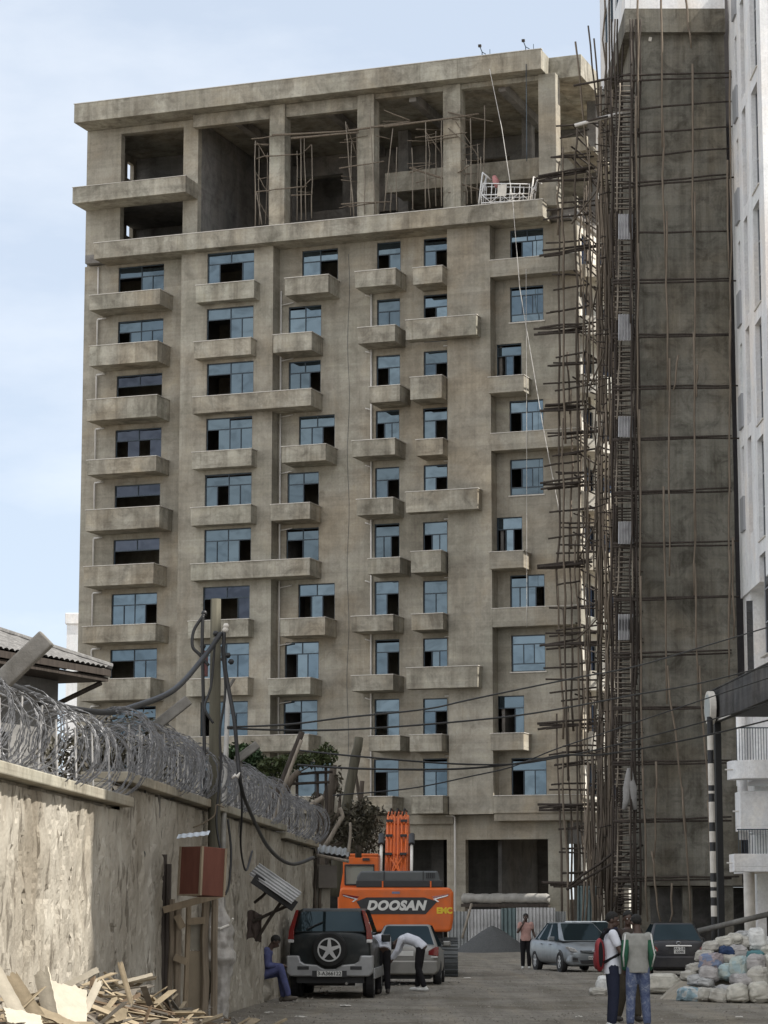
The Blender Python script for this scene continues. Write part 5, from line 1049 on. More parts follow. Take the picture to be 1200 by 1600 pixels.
MB().prism([(9.0, 3.6), (9.5, 3.2), (8.6, .9), (8.2, .9)], lambda u, v, t: (t, u, v), -.18, .26).build('arm', M['orange'], EX, bevel=.03)
MB().prism([(8.0, 1.0), (8.8, 1.0), (8.9, .2), (8.1, .05), (7.5, .5)], lambda u, v, t: (t, u, v), -.5, .6).build('bucket', M['hood'], EX, bevel=.03)
for x in (-.31, -.21, -.12, -.01, .10, .22):
    MB().tube([(x, 2.35, 2.75), (x + .01, 3.05, 3.47), (x, 4.2, 4.42), (x, 5.1, 4.72)], .028, 6).build('hose', M['orange'], EX, smooth=True)
for (xa, xb) in ((-.33, .12), (.25, -.2), (-.26, -.03), (.17, -.06)): MB().tube([(xa, 2.3, 2.6), ((xa + xb) / 2, 2.5, 2.95), (xb, 2.75, 3.3)], .026, 6).build('crossed_hose', M['orange'], EX, smooth=True)
for z, y in ((3.4, 2.92), (3.95, 3.6), (4.4, 4.15)):
    for x in (-.26, .16): MB().box(x - .1, x + .1, y - .1, y + .1, z, z + .07).build('hose_clamp', M['plastic_d'], EX)
for x in (-.28, -.08, .12): MB().tube([(x, 4.7, 4.6), (x + .05, 4.6, 4.8), (x + .12, 5.0, 4.74)], .03, 6).build('end_hose', M['plastic_d'], EX, smooth=True)
for x in (-.47, .41):
    MB().tube([(x, 1.9, 2.6), (x, 2.9, 3.75)], .045, 10).build('cylinder_rod', M['coping'], EX, smooth=True); MB().tube([(x, 2.8, 3.7), (x, 3.1, 3.98)], .09, 10).build('cylinder_head', M['plastic_d'], EX)
MB().box(-1.3, 1.3, .6, 3.4, 1.0, 1.24).build('turntable', M['plastic_d'], EX, bevel=.03)
for s in (-1, 1):
    m = MB(); n_ = 46; Lt = 3.4; rt_ = .48; per = 2 * Lt + 2 * math.pi * rt_
    def tp(s_):
        s_ %= per
        if s_ < Lt: return (.55 + s_, .96 + .02, 0, 1)
        s_ -= Lt
        if s_ < math.pi * rt_: a = s_ / rt_; return (.55 + Lt + rt_ * math.sin(a), .5 + rt_ * math.cos(a), math.sin(a), math.cos(a))
        s_ -= math.pi * rt_
        if s_ < Lt: return (.55 + Lt - s_, .02, 0, -1)
        s_ -= Lt; a = math.pi + s_ / rt_; return (.55 + rt_ * math.sin(a), .5 + rt_ * math.cos(a), math.sin(a), math.cos(a))
    for i in range(n_):
        y, z, ny, nz_ = tp(i * per / n_); a = math.atan2(ny, nz_); rm = Matrix.Rotation(-a, 3, 'X'); m.obox((s * 1.42, y, z), .62, per / n_ * .9, .05, rm); m.obox((s * 1.42, y + ny * .03, z + nz_ * .03), .62, .03, .06, rm)
    tr = m.build('track', M['hood'], EX)
    MB().box(s * 1.42 - .2, s * 1.42 + .2, .5, 4.0, .25, .8).build('track_frame', M['plastic_d'], tr, bevel=.05)
MB().box(-.9, .9, 1.2, 3.2, .4, .99).build('undercarriage', M['plastic_d'], EX)
# ------------------------------------------------------------------ people
M['skin'] = simple('brown_skin', (.060, .034, .024), .55, var=.1); M['hair'] = simple('black_hair', (.008, .007, .006), .8, var=.2, scale=60, bmp=.4)
def cloth(name, col, v=.15, sc=9): return simple(name, col, .9, var=v, scale=sc, bmp=.25, spec=.15)
def capsule(m, pts, rad, n=10):
    pts = [Vector(p) for p in pts]; d0 = (pts[0] - pts[1]).normalized(); d1 = (pts[-1] - pts[-2]).normalized()
    P = [pts[0] + d0 * rad[0] * .9, pts[0] + d0 * rad[0] * .6] + pts + [pts[-1] + d1 * rad[-1] * .6, pts[-1] + d1 * rad[-1] * .9]
    m.tube(P, [rad[0] * .35, rad[0] * .8] + list(rad) + [rad[-1] * .8, rad[-1] * .35], n)
def ell(m, pts, lat, ab, n=16):            # elliptical loft; lat = sideways unit vector(s); ab = [(half width, half depth)]
    pts = [Vector(p) for p in pts]; k = len(pts); vs = []
    for i, p in enumerate(pts):
        t = (pts[min(i + 1, k - 1)] - pts[max(i - 1, 0)]).normalized(); l = lat[i] if isinstance(lat, list) else lat; l = (l - t * l.dot(t)).normalized(); f = t.cross(l)
        vs += [p + l * (ab[i][0] * math.cos(2 * math.pi * j / n)) + f * (ab[i][1] * math.sin(2 * math.pi * j / n)) for j in range(n)]
    fs = [(i * n + j, i * n + (j + 1) % n, (i + 1) * n + (j + 1) % n, (i + 1) * n + j) for i in range(k - 1) for j in range(n)]
    m.add(vs, fs + [tuple(range(n - 1, -1, -1)), tuple((k - 1) * n + j for j in range(n))])
def ball(m, c, r, rot=None, n=12):
    c = Vector(c); rot = rot or Matrix.Identity(3)
    m.grid(lambda u, v: c + rot @ Vector((r[0] * math.sin(math.pi * (v * .98 + .01)) * math.cos(2 * math.pi * u), r[1] * math.sin(math.pi * (v * .98 + .01)) * math.sin(2 * math.pi * u), -r[2] * math.cos(math.pi * (v * .98 + .01)))), n, n - 2, wrap=True)
    k = len(m.v); m.add([], []); m.f += [tuple(range(k - n * (n - 1), k - n * (n - 1) + n))[::-1], tuple(range(k - n, k))]; m.m += [0, 0]
def fuse(m, name, mat, parent, vox, sm=6):
    o = m.build(name, mat, parent, smooth=True); r = o.modifiers.new('remesh', 'REMESH'); r.mode = 'VOXEL'; r.voxel_size = vox; r.use_smooth_shade = True
    s_ = o.modifiers.new('smooth', 'SMOOTH'); s_.factor = .5; s_.iterations = sm; return o
def stand():
    J = dict(hip=(0, 0, .93), waist=(0, .0, 1.08), chest=(0, .0, 1.27), neck=(0, -.01, 1.455), head=(0, .015, 1.60), hd=(0, 1, 0), fwd=(0, 1, 0))
    for s, k in ((-1, 'L'), (1, 'R')):
        J['sh' + k] = (s * .175, -.005, 1.40); J['el' + k] = (s * .215, -.02, 1.12); J['wr' + k] = (s * .22, .05, .88)
        J['hp' + k] = (s * .085, 0, .92); J['kn' + k] = (s * .095, .015, .50); J['an' + k] = (s * .10, -.02, .09); J['ft' + k] = (s * .03, 1, 0)
    return {k: Vector(v) for k, v in J.items()}
def hand(m, w_, d, palm, s):               # palm and five bent fingers from the wrist w_ along d
    d = d.normalized(); palm = (palm - d * palm.dot(d)).normalized(); side = d.cross(palm) * s
    capsule(m, [w_, w_ + d * .05, w_ + d * .085], [.024, .034, .036], 8)
    for i, (ln, off) in enumerate(((.07, .03), (.08, .01), (.075, -.01), (.06, -.029))):
        b = w_ + d * .085 + side * off; capsule(m, [b, b + d * ln * .5 + palm * .006, b + d * ln * .85 + palm * ln * .35], [.0105, .0098, .008], 6)
    b = w_ + d * .03 + side * .03; capsule(m, [b, b + side * .025 + d * .035 + palm * .01, b + side * .025 + d * .07 + palm * .022], [.013, .011, .009], 6)
def person(label, loc, rz, J, shirt, trou, shoe, sleeve=.45, hairk=1, scale=1.0, skirt=.0, extra=None):
    t = thing('person', label, 'person', loc, rz); t.scale = (scale,) * 3
    lat = (J['shR'] - J['shL']).normalized(); hlat = (J['hpR'] - J['hpL']).normalized()
    m = MB()
    ell(m, [J['hip'] - (J['waist'] - J['hip']) * .5, J['hip'], J['waist'], J['chest'], J['neck'] - (J['neck'] - J['chest']) * .25, J['neck']], [hlat, hlat, hlat, lat, lat, lat], [(.13, .10), (.155, .115), (.135, .10), (.165, .11), (.13, .075), (.058, .058)])
    for k, s in (('L', -1), ('R', 1)):
        capsule(m, [J['chest'] + (J['sh' + k] - J['chest']) * .6, J['sh' + k], (J['sh' + k] + J['el' + k]) / 2, J['el' + k]], [.06, .056, .047, .04])
        capsule(m, [J['el' + k], J['el' + k].lerp(J['wr' + k], .35), J['wr' + k]], [.04, .039, .026])
        hd = J.get('hd' + k, (J['wr' + k] - J['el' + k])); hand(m, J['wr' + k], Vector(hd), Vector(J.get('pl' + k, -lat * s)), s)
        capsule(m, [J['hp' + k], J['hp' + k].lerp(J['kn' + k], .45), J['kn' + k]], [.088, .078, .056]); capsule(m, [J['kn' + k], J['kn' + k].lerp(J['an' + k], .35), J['an' + k]], [.056, .056, .036])
        f = J['ft' + k].normalized(); capsule(m, [J['an' + k] + Vector((0, 0, -.04)) - f * .03, J['an' + k] + Vector((0, 0, -.05)) + f * .12], [.034, .03])
    H = J['head']; up = (H - J['neck']).normalized(); f = (J['hd'] - up * J['hd'].dot(up)).normalized(); x = f.cross(up); rot = Matrix((x, f, up)).transposed()
    capsule(m, [J['neck'] - up * .03, H - up * .06 - f * .01], [.057, .053])
    ball(m, H + up * .025, (.074, .092, .095), rot); ball(m, H - up * .05 + f * .025, (.056, .062, .065), rot)
    capsule(m, [H + f * .085 + up * .005, H + f * .103 - up * .03], [.009, .016], 7)      # nose
    capsule(m, [H + f * .083 - up * .062 - x * .022, H + f * .09 - up * .06, H + f * .083 - up * .062 + x * .022], [.008, .011, .008], 6)  # lips
    for s in (-1, 1):
        ball(m, H + x * s * .077 - f * .008 - up * .005, (.012, .024, .034), rot, 8); capsule(m, [H + f * .08 + up * .032 + x * s * .015, H + f * .078 + up * .034 + x * s * .045], [.008, .008], 6)
    b = fuse(m, 'body', M['skin'], t, .0085, 3)
    e = MB()
    for s in (-1, 1): ball(e, H + f * .083 + up * .014 + x * s * .03, (.011, .008, .007), rot, 8)
    e.build('eyes', M['clear_l'], t, smooth=True)
    hm = MB(); ball(hm, H + up * .04 - f * .014, (.083, .096, .094), rot, 16); hm.v = [tuple(Vector(v) + Vector((mn.noise(Vector(v) * 40), mn.noise(Vector(v) * 43 + Vector((9, 0, 0))), 0)) * .008) for v in hm.v]
    keep = []
    for q in hm.f:
        c = sum((Vector(hm.v[i]) for i in q), Vector()) / len(q) - H; keep.append(c.dot(up) > (.055 if c.dot(f) > .03 else -.015 if c.dot(f) > -.05 else -.05) )
    hm.f = [q for q, k in zip(hm.f, keep) if k]; hm.m = [0] * len(hm.f)
    o = hm.build('hair', M['hair'], t, smooth=True); so_ = o.modifiers.new('s', 'SOLIDIFY'); so_.thickness = .014 * hairk; so_.offset = -1
    m = MB(); g_ = .018
    low = J['hip'] - (J['waist'] - J['hip']).normalized() * (.06 + skirt)
    ell(m, [low, J['hip'], J['waist'], J['chest'], J['neck'] - (J['neck'] - J['chest']) * .22, J['neck'] - (J['neck'] - J['chest']) * .06], [hlat, hlat, hlat, lat, lat, lat], [(.175, .135), (.178, .136), (.158, .122), (.185, .13), (.15, .092), (.07, .07)])
    for k in 'LR':
        S0, E_, W_ = J['sh' + k], J['el' + k], J['wr' + k]
        P = [J['chest'] + (S0 - J['chest']) * .6, S0]; rr = [.075, .074]
        if sleeve <= 1: P.append(S0.lerp(E_, sleeve)); rr.append(.066)
        else: P += [S0.lerp(E_, .5), E_]; rr += [.062, .056]
        for i in range(len(P) - 1): capsule(m, [P[i], P[i + 1]], [rr[i], rr[i + 1]])
        if sleeve > 1: capsule(m, [E_, E_.lerp(W_, .96)], [.056, .044])
    fuse(m, 'shirt', shirt, t, .0125, 4)
    m = MB()
    ell(m, [J['hip'] - (J['waist'] - J['hip']) * .35, J['hip'], J['hip'].lerp(J['waist'], .45)], hlat, [(.16, .125), (.172, .13), (.155, .118)])
    for k in 'LR':
        capsule(m, [J['hp' + k], J['hp' + k].lerp(J['kn' + k], .5), J['kn' + k]], [.10, .094, .078]); capsule(m, [J['kn' + k], J['kn' + k].lerp(J['an' + k], .5), J['kn' + k].lerp(J['an' + k], .93)], [.077, .072, .064])
    fuse(m, 'trousers', trou, t, .0125, 4)
    for k in 'LR':
        m = MB(); f = J['ft' + k].normalized(); a = J['an' + k]; base = a + Vector((0, 0, -.055))
        capsule(m, [base - f * .055, base + f * .04, base + f * .15], [.043, .046, .036]); capsule(m, [a + Vector((0, 0, -.02)) - f * .02, base + f * .06], [.05, .042])
        fuse(m, 'shoe', shoe, t, .011, 3)
    return t
C_white = cloth('white_shirt_cloth', (.60, .62, .68), .06); C_black = cloth('black_trouser_cloth', (.016, .015, .017)); C_navy = cloth('navy_trouser_cloth', (.022, .026, .045)); C_pink = cloth('faded_pink_shirt', (.42, .26, .23), .12)
C_blue = cloth('blue_overall_cloth', (.085, .095, .20), .25); C_grey = cloth('grey_jacket_cloth', (.27, .27, .25)); C_jean = None
S_white = simple('white_shoe', (.6, .6, .58), .6); S_dark = simple('dark_shoe', (.03, .025, .022), .7); S_dust = simple('dusty_shoe', (.10, .085, .07), .8)
def jean():
    m, n, b = new_mat('mottled_blue_jeans'); b.inputs['Roughness'].default_value = .95
    n.links.new(ramp(n, noise(n, 9, 6, .75, dist=1.2), [(.35, (.04, .055, .12)), (.52, (.085, .11, .19)), (.68, (.26, .28, .32))]), b.inputs['Base Color']); return m
C_jean = jean()
V = Vector
# seated man in blue, facing right along the road
sm_ = gnd(424, 1566); J = stand()
sz = .40
J.update(hip=V((0, 0, sz + .12)), waist=V((0, .06, sz + .26)), chest=V((0, .17, sz + .43)), neck=V((0, .27, sz + .585)), head=V((0, .36, sz + .71)), hd=V((0, .9, -.38)))
for s, k in ((-1, 'L'), (1, 'R')):
    J['hp' + k] = V((s * .09, .03, sz + .09)); J['sh' + k] = V((s * .17, .22, sz + .55)); J['el' + k] = V((s * .2, .24, sz + .28)); J['wr' + k] = V((s * .07, .46, sz + .27)); J['pl' + k] = V((0, 0, -1))
J['knL'] = V((-.1, .46, sz + .15)); J['anL'] = V((-.1, .52, .1)); J['ftL'] = V((-.1, 1, 0)); J['knR'] = V((.08, .47, sz + .24)); J['anR'] = V((.02, .62, .12)); J['ftR'] = V((.1, 1, .1))
person('person in blue overalls sitting against the wall, head bowed, hands in lap', (sm_.x - .32, sm_.y + .1, 0), R(-93), J, C_blue, C_blue, S_dust, 1.5, .8, 1.06)
sp_ = V((sm_.x - .28, sm_.y + .1, 0)); m = MB(); ball(m, (0, 0, .2), (.3, .28, .23), None, 14); m.v = [tuple(V(v) * (1 + .16 * mn.noise(V(v) * 6))) for v in m.v]; o = m.build('stone_block', M['rwall'], smooth=False); o.location = sp_; tag(o, 'rough stone the seated man in blue overalls sits on', 'stone')
# two men bending at the saloon
J = stand(); J.update(hip=V((0, -.02, .97)), waist=V((0, .1, 1.08)), chest=V((0, .30, 1.17)), neck=V((0, .47, 1.18)), head=V((0, .60, 1.15)), hd=V((0, .5, -.9)))
for s, k in ((-1, 'L'), (1, 'R')): J['sh' + k] = V((s * .17, .40, 1.19)); J['el' + k] = V((s * .2, .50, .95)); J['wr' + k] = V((s * .15, .62, .82)); J['hp' + k] = V((s * .085, 0, .94)); J['kn' + k] = V((s * .1, .03, .5)); J['an' + k] = V((s * .11, -.02, .09))
p = gnd(598, 1552); J2 = {k: v.copy() for k, v in J.items()}
person('person in white shirt and black trousers bending away from us beside the off-road car', (p.x, p.y - .1, 0), R(8), J2, C_white, C_black, S_dark, .95)
J = stand(); J.update(hip=V((0, -.02, .98)), waist=V((0, .10, 1.10)), chest=V((0, .32, 1.17)), neck=V((0, .50, 1.13)), head=V((0, .61, 1.03)), hd=V((0, .2, -1)))
for s, k in ((-1, 'L'), (1, 'R')): J['sh' + k] = V((s * .17, .43, 1.15)); J['el' + k] = V((s * .19, .52, .90)); J['wr' + k] = V((s * .14, .66, .72)); J['hp' + k] = V((s * .085, 0, .95)); J['kn' + k] = V((s * .09, .05, .52)); J['an' + k] = V((s * .1, .0 + .1 * s, .09))
p = gnd(652, 1548)
person('person in pale shirt and white shoes stooping low towards the side of the saloon', (p.x + .08, p.y, 0), R(80), J, C_white, C_black, S_white, 1.5)
# standing man, hand at his face
J = stand(); J.update(elR=V((.25, .08, 1.14)), wrR=V((.09, .2, 1.37)), hdR=V((-.35, -.3, 1)), plR=V((0, -1, 0)), elL=V((-.24, -.03, 1.13)), wrL=V((-.33, .06, .9)))
p = gnd(822, 1514); person('person in faded pink shirt and black trousers standing with one hand at the mouth', (p.x, p.y, 0), R(176), J, C_pink, C_black, S_white, .45)
# three men at the right
J = stand(); J.update(elR=V((.24, .1, 1.14)), wrR=V((.16, .32, 1.30)), elL=V((-.23, .08, 1.14)), wrL=V((-.15, .30, 1.2)), hd=V((.2, 1, -.1)))
p = gnd(958, 1608); P5 = person('person in white polo shirt and navy trousers wearing a red backpack, seen from behind', (p.x, p.y, 0), R(-88), J, C_white, C_navy, S_white, .55, 1.3, 1.02, .06)
m = MB(); m.tube([V((.09 * math.cos(a), -.02 + .085 * math.sin(a), 1.45 + .03 * math.sin(a))) for a in [6.2832 * i / 14 for i in range(15)]], .028, 8); m.build('collar', C_navy, P5, smooth=True)
bk_ = thing('backpack', 'red backpack with black panels on the back of the white polo shirt', 'backpack', P5.location, R(-88)); bk_.scale = (1.02,) * 3
m = MB(); ball(m, (0, -.19, 1.09), (.15, .085, .25), None, 18); m.v = [(max(-.14, min(.14, x)), max(y, -.255), z) for x, y, z in m.v]; m.build('bag', simple('red_nylon', (.22, .016, .02), .6, var=.15, bmp=.15), bk_, smooth=True)
m = MB(); ball(m, (0, -.245, 1.02), (.10, .04, .14), None, 14); m.build('pocket', simple('dark_red_nylon', (.16, .015, .02), .6), bk_, smooth=True)
for s in (-1, 1):
    m = MB(); ball(m, (s * .135, -.185, 1.10), (.022, .035, .19), None, 12); m.build('side_panel', C_black, bk_, smooth=True)
for s in (-1, 1): MB().tube([(s * .1, -.16, 1.33), (s * .12, -.09, 1.47), (s * .125, .06, 1.46), (s * .14, .14, 1.3), (s * .16, .08, 1.1), (s * .13, -.14, .98)], .022, 6).build('strap', C_black, bk_, smooth=True)
J = stand(); J.update(shL=V((-.165, -.005, 1.39)), shR=V((.165, -.005, 1.39)), elL=V((-.21, -.05, 1.12)), wrL=V((-.185, .06, .92)), elR=V((.215, -.05, 1.12)), wrR=V((.19, .06, .92)), hd=V((-.3, 1, -.12)), head=V((-.01, .03, 1.595)))
for s, k in ((-1, 'L'), (1, 'R')): J['kn' + k] = V((s * .11, .02, .50)); J['an' + k] = V((s * .13, -.02, .09))
p = gnd(998, 1609); P6 = person('person in grey jacket with green sleeves and mottled blue jeans, seen from behind', (p.x, p.y, 0), R(4), J, C_grey, C_jean, S_dark, .3, .7, 1.0, .02)
C_green = cloth('green_sleeve_cloth', (.03, .10, .06))
for k, s in (('L', -1), ('R', 1)):
    m = MB(); capsule(m, [J['sh' + k] + V((0, 0, -.01)), J['el' + k]], [.072, .06]); capsule(m, [J['el' + k], J['wr' + k]], [.06, .05]); fuse(m, 'sleeve', C_green, P6, .0125, 4)
    m = MB(); o_ = V((s * .03, -.065, 0)); m.tube([J['sh' + k] + o_ + V((0, 0, .04)), J['sh' + k].lerp(J['el' + k], .5) + o_ * 1.0, J['el' + k] + o_ * .95, J['el' + k].lerp(J['wr' + k], .9) + o_ * .8], .012, 6); m.build('sleeve_stripe', S_white, P6, smooth=True)
J = stand(); J.update(hd=V((.2, 1, 0)), elR=V((.24, .06, 1.12)), wrR=V((.1, .26, 1.1))); p = gnd(988, 1597)
J['anL'] = V((-.12, .08, .09)); J['anR'] = V((.14, -.12, .09))
person('person in dark clothes mostly hidden between the white polo shirt and the grey jacket', (p.x - .02, p.y + .3, 0), R(195), J, cloth('dark_brown_shirt', (.05, .04, .035)), cloth('dark_olive_trousers', (.045, .038, .028)), S_dark, 1.5, 1, 1.03)
# ------------------------------------------------------------------ sacks
def sack_mesh(seed, w_, d_, h_, mat, tie=True):
    m = MB(); n_ = 36
    def f(u, v):
        th = 2 * math.pi * u; ph = math.pi * (v * .98 + .01) - math.pi / 2
        sp = lambda c, e: math.copysign(abs(c) ** e, c)
        x = sp(math.cos(ph), .5) * sp(math.cos(th), .42); y = sp(math.cos(ph), .6) * sp(math.sin(th), .6); z = sp(math.sin(ph), .6)
        cr_ = abs(mn.noise((x * 2.2 + seed, y * 2.2, z * 3.5))); q = 1 + .12 * mn.noise((x * 1.3 + seed, y * 1.3, z * 1.3)) - .16 * max(0, .22 - cr_) / .22 * .6 + .03 * mn.noise((x * 9, y * 9 + seed, z * 9)); sag = 1 + .10 * (1 - (z + 1) / 2) - .12 * max(0, z) ** 2
        return (x * w_ / 2 * q * sag, y * d_ / 2 * q * sag, (z * h_ / 2) * q + h_ / 2 + .02 * mn.noise((x * 3, seed, y * 3)))
    m.grid(f, n_, n_ - 2, wrap=True); k = len(m.v); m.f += [tuple(range(k - n_, k)), tuple(range(n_))[::-1]]; m.m += [0, 0]
    return m
def sack_mat(name, col, print_=None):
    m, n, b = new_mat(name); b.inputs['Roughness'].default_value = .8; b.inputs['Specular IOR Level'].default_value = .2
    c = ramp(n, noise(n, 5, 6, .7), [(.3, tuple(x * .62 for x in col)), (.55, col), (.8, tuple(min(1, x * 1.15) for x in col))])
    if print_: c = mul(n, c, print_, ramp(n, noise(n, 6, 2, .4), [(.52, 0), (.56, .8)]), 'MIX')
    n.links.new(c, b.inputs['Base Color']); bump(n, b, noise(n, 24, 5, .7), .5, .02); return m
SK = dict(beige=sack_mat('dusty_beige_sack', (.44, .42, .375)), cream=sack_mat('cream_sack', (.52, .50, .44)), grey=sack_mat('grey_sack', (.40, .40, .395)), white=sack_mat('white_sack', (.64, .64, .62)), mint=sack_mat('mint_sack', (.40, .45, .42), (.32, .42, .44)), blue=sack_mat('light_blue_sack', (.28, .38, .43), (.5, .5, .48)), navy=sack_mat('navy_sack', (.035, .06, .13)), teal=sack_mat('teal_sack', (.10, .22, .24)), pink=sack_mat('pink_printed_sack', (.36, .31, .32), (.14, .2, .32)), lilac=sack_mat('lilac_grey_sack', (.41, .39, .38)))
ST = [(1075, 1543, 27, 22, 'blue', 51.3, 'light blue and white sack at the lower left end of the sack pile'), (1099, 1551, 25, 21, 'beige', 51.2, 0), (1122, 1555, 25, 20, 'beige', 51.0, 0), (1154, 1555, 31, 27, 'cream', 50.9, 'large cream sack upright in the front row of the sack pile'), (1188, 1555, 33, 30, 'cream', 50.9, 'yellowish cream sack at the bottom right of the sack pile'), (1222, 1555, 30, 30, 'beige', 51, 0),
      (1086, 1532, 22, 15, 'grey', 51.8, 0), (1102, 1537, 22, 13, 'grey', 51.5, 0), (1131, 1541, 29, 24, 'grey', 51.4, 'blue grey folded sack above the front row of the sack pile'), (1158, 1533, 27, 18, 'lilac', 51.4, 0), (1186, 1532, 32, 34, 'beige', 51.4, 0), (1216, 1530, 30, 30, 'grey', 51.5, 0), (1078, 1526, 22, 15, 'beige', 52, 0),
      (1107, 1523, 29, 22, 'lilac', 51.9, 0), (1136, 1520, 22, 24, 'mint', 51.9, 'mint green sack in the middle of the sack pile'), (1156, 1515, 25, 33, 'mint', 51.8, 'pale mint sack with blue print, upright in the middle of the sack pile'), (1180, 1508, 28, 26, 'lilac', 51.9, 0), (1207, 1508, 28, 26, 'cream', 52, 0), (1088, 1514, 24, 15, 'beige', 52.3, 0),
      (1114, 1504, 34, 24, 'pink', 52.1, 'pink sack with blue print on the left of the sack pile'), (1140, 1500, 22, 16, 'beige', 52.3, 0), (1103, 1494, 28, 16, 'beige', 52.6, 0), (1135, 1487, 20, 14, 'navy', 52.4, 'dark navy blue bag near the top of the sack pile'), (1153, 1488, 25, 18, 'lilac', 52.4, 'brownish pink sack beside the navy blue bag'), (1180, 1494, 27, 14, 'teal', 52.3, 'flat teal sack near the top right of the sack pile'), (1205, 1488, 26, 18, 'cream', 52.5, 0),
      (1113, 1480, 26, 15, 'beige', 52.8, 0), (1133, 1473, 26, 16, 'cream', 52.9, 0), (1148, 1468, 24, 15, 'cream', 53, 'yellowish crumpled sack at the crest of the sack pile'), (1168, 1475, 26, 18, 'beige', 52.9, 0), (1183, 1472, 27, 34, 'white', 52.8, 'white sack standing up on top of the sack pile'), (1203, 1474, 26, 18, 'white', 52.9, 0), (1164, 1462, 22, 12, 'grey', 53.2, 0)]
for i, (x, y, w_, h_, c, Y, lab) in enumerate(ST):
    Yb = Y; P = at(x, y + h_ / 2, Yb); s = Yb / 4049; m = sack_mesh(i * 3.7, w_ * s * 1.08, .55, h_ * s * 1.12, SK[c]); o = m.build('sack', SK[c], smooth=True)
    o.location = (P.x, P.y, max(P.z, 0) if y < 1540 else 0); o.rotation_euler = (R(random.uniform(-6, 6)), R(random.uniform(-9, 9)), R(random.uniform(-25, 25)))
    tag(o, lab or {'beige': 'dusty beige filled sack in the sack pile', 'grey': 'dull grey filled sack in the sack pile', 'lilac': 'brownish grey filled sack in the sack pile', 'cream': 'plain cream filled sack in the sack pile', 'white': 'plain white sack at the right end of the pile crest'}[c], 'sack', 'sacks in the pile at the right')
m = MB()
def heapf(u, v):
    a = 2 * math.pi * u; r = v; P = (7.3 + 1.75 * r * math.cos(a), 53.2 + 1.8 * r * math.sin(a)); return (P[0], P[1], 1.0 * (1 - r ** 1.6) + .1 * mn.noise((P[0] * 2, P[1] * 2, 0)) - .05)
m.grid(heapf, 40, 14, wrap=True); tag(m.build('rubble_heap', M['conc'], smooth=True), 'low heap of rubble the sack pile leans on', 'rubble heap')
p = gnd(945, 1556)
for (x, y, w_, h_, c, lab) in ((948, 1555, 34, 30, 'white', 'white tied sack on the road behind the white polo shirt'), (934, 1557, 26, 14, 'beige', 'flat beige sack on the road left of the white tied sack'), (1034, 1553, 56, 32, 'cream', 'big cream sack lying on the road right of the blue jeans')):
    P = gnd(x, y); s = P.y / 4049; o = sack_mesh(x, w_ * s, .6, h_ * s, SK[c]).build('sack', SK[c], smooth=True); o.location = P; tag(o, lab, 'sack')
# ------------------------------------------------------------------ dark canopy with its column, round sign and striped post
M['dk'] = concrete('dark_canopy_render', (.075, .075, .078), (.11, .11, .112), (.6, .6, .6), big=.5, streak=1.0); M['blk'] = simple('black_column_paint', (.012, .012, .013), .6)
c0 = at(1110, 1081, 100); c1 = at(1200, 1033, 88.5); cb = at(1110, 1130, 100).z; dv = Vector((c1.x - c0.x, c1.y - c0.y, 0)).normalized()
CN = thing('entrance_canopy', 'dark rendered canopy beam on a black column at the right edge', 'canopy', (c0.x, c0.y, 0), math.atan2(dv.y, dv.x))
Lg = 26
MB().box(0, Lg, 0, .3, cb, c0.z).build('fascia_beam', M['dk'], CN, bevel=.02)
MB().box(.02, Lg, .301, 2.6, cb + .25, cb + .42).build('canopy_slab', M['blk'], CN)
MB().box(-.02, Lg, -.03, .33, c0.z + .002, c0.z + .04).build('capping', M['dk'], CN)
MB().box(1.5, 4.2, -.02, .02, cb - .01, cb + .05).build('soffit_trim', M['pvc'], CN)
k0 = gnd(1129, 1500); kx = at(1123, 1250, 99.6)
q = Vector((kx.x - c0.x, kx.y - c0.y, 0)); q.rotate(Euler((0, 0, -math.atan2(dv.y, dv.x))))
MB().box(q.x - .16, q.x + .16, q.y - .12, q.y + .12, -.1, cb - .002).build('column', M['blk'], CN, bevel=.01)
sg = at(1110, 1106, 98.6); SG = thing('round_sign', 'round white edged sign seen nearly edge on at the end of the dark canopy', 'sign', sg, R(4))
m = MB(); m.tube([(-.12, 0, 0), (.12, 0, 0)], .64, 30); m.build('rim', M['coping'], SG, bevel=.02); m = MB(); m.tube([(-.135, 0, 0), (-.121, 0, 0)], .52, 30); m.build('face', simple('grey_sign_face', (.35, .38, .38), .4), SG); MB().box(.12, .5, -.05, .05, -.05, .05).build('bracket', M['blk'], SG)
sp0 = at(1116, 1475, 98.2); sp0.z = 0; SPT = thing('striped_post', 'post banded in black and white in front of the black canopy column', 'post', sp0)
ys_ = [1120, 1148, 1172, 1193, 1227, 1236, 1240, 1253, 1285, 1299, 1316, 1330, 1364, 1378, 1386, 1392, 1402, 1415, 1432, 1450]
MB().tube([at(1109, 1120, 98.2) - sp0, at(1116.3, 1450, 98.2) - sp0, (0, 0, -.1)], .112, 12).build('pole', M['blk'], SPT, smooth=True)
for i in range(1, len(ys_) - 1, 2):
    a = at(1109 + (ys_[i] - 1120) * .022, ys_[i], 98.2) - sp0; b = at(1109 + (ys_[i + 1] - 1120) * .022, ys_[i + 1], 98.2) - sp0; MB().tube([a, b], .117, 12).build('white_band', M['coping'], SPT)
a = at(1086, 1456, 95); b = at(1215, 1425, 92); BR = thing('barrier', 'pale sloping barrier pipe above the dark saloon and the sacks', 'barrier', (a.x, a.y, 0)); d = b - a
MB().tube([(0, 0, a.z), (d.x, d.y, b.z)], .1, 10).build('rail', M['post'], BR, smooth=True)
for k in (.04, .9): MB().box(d.x * k - .06, d.x * k + .06, d.y * k + .1, d.y * k + .22, -.1, a.z + d.z * k + .08).build('post', M['blk'], BR)
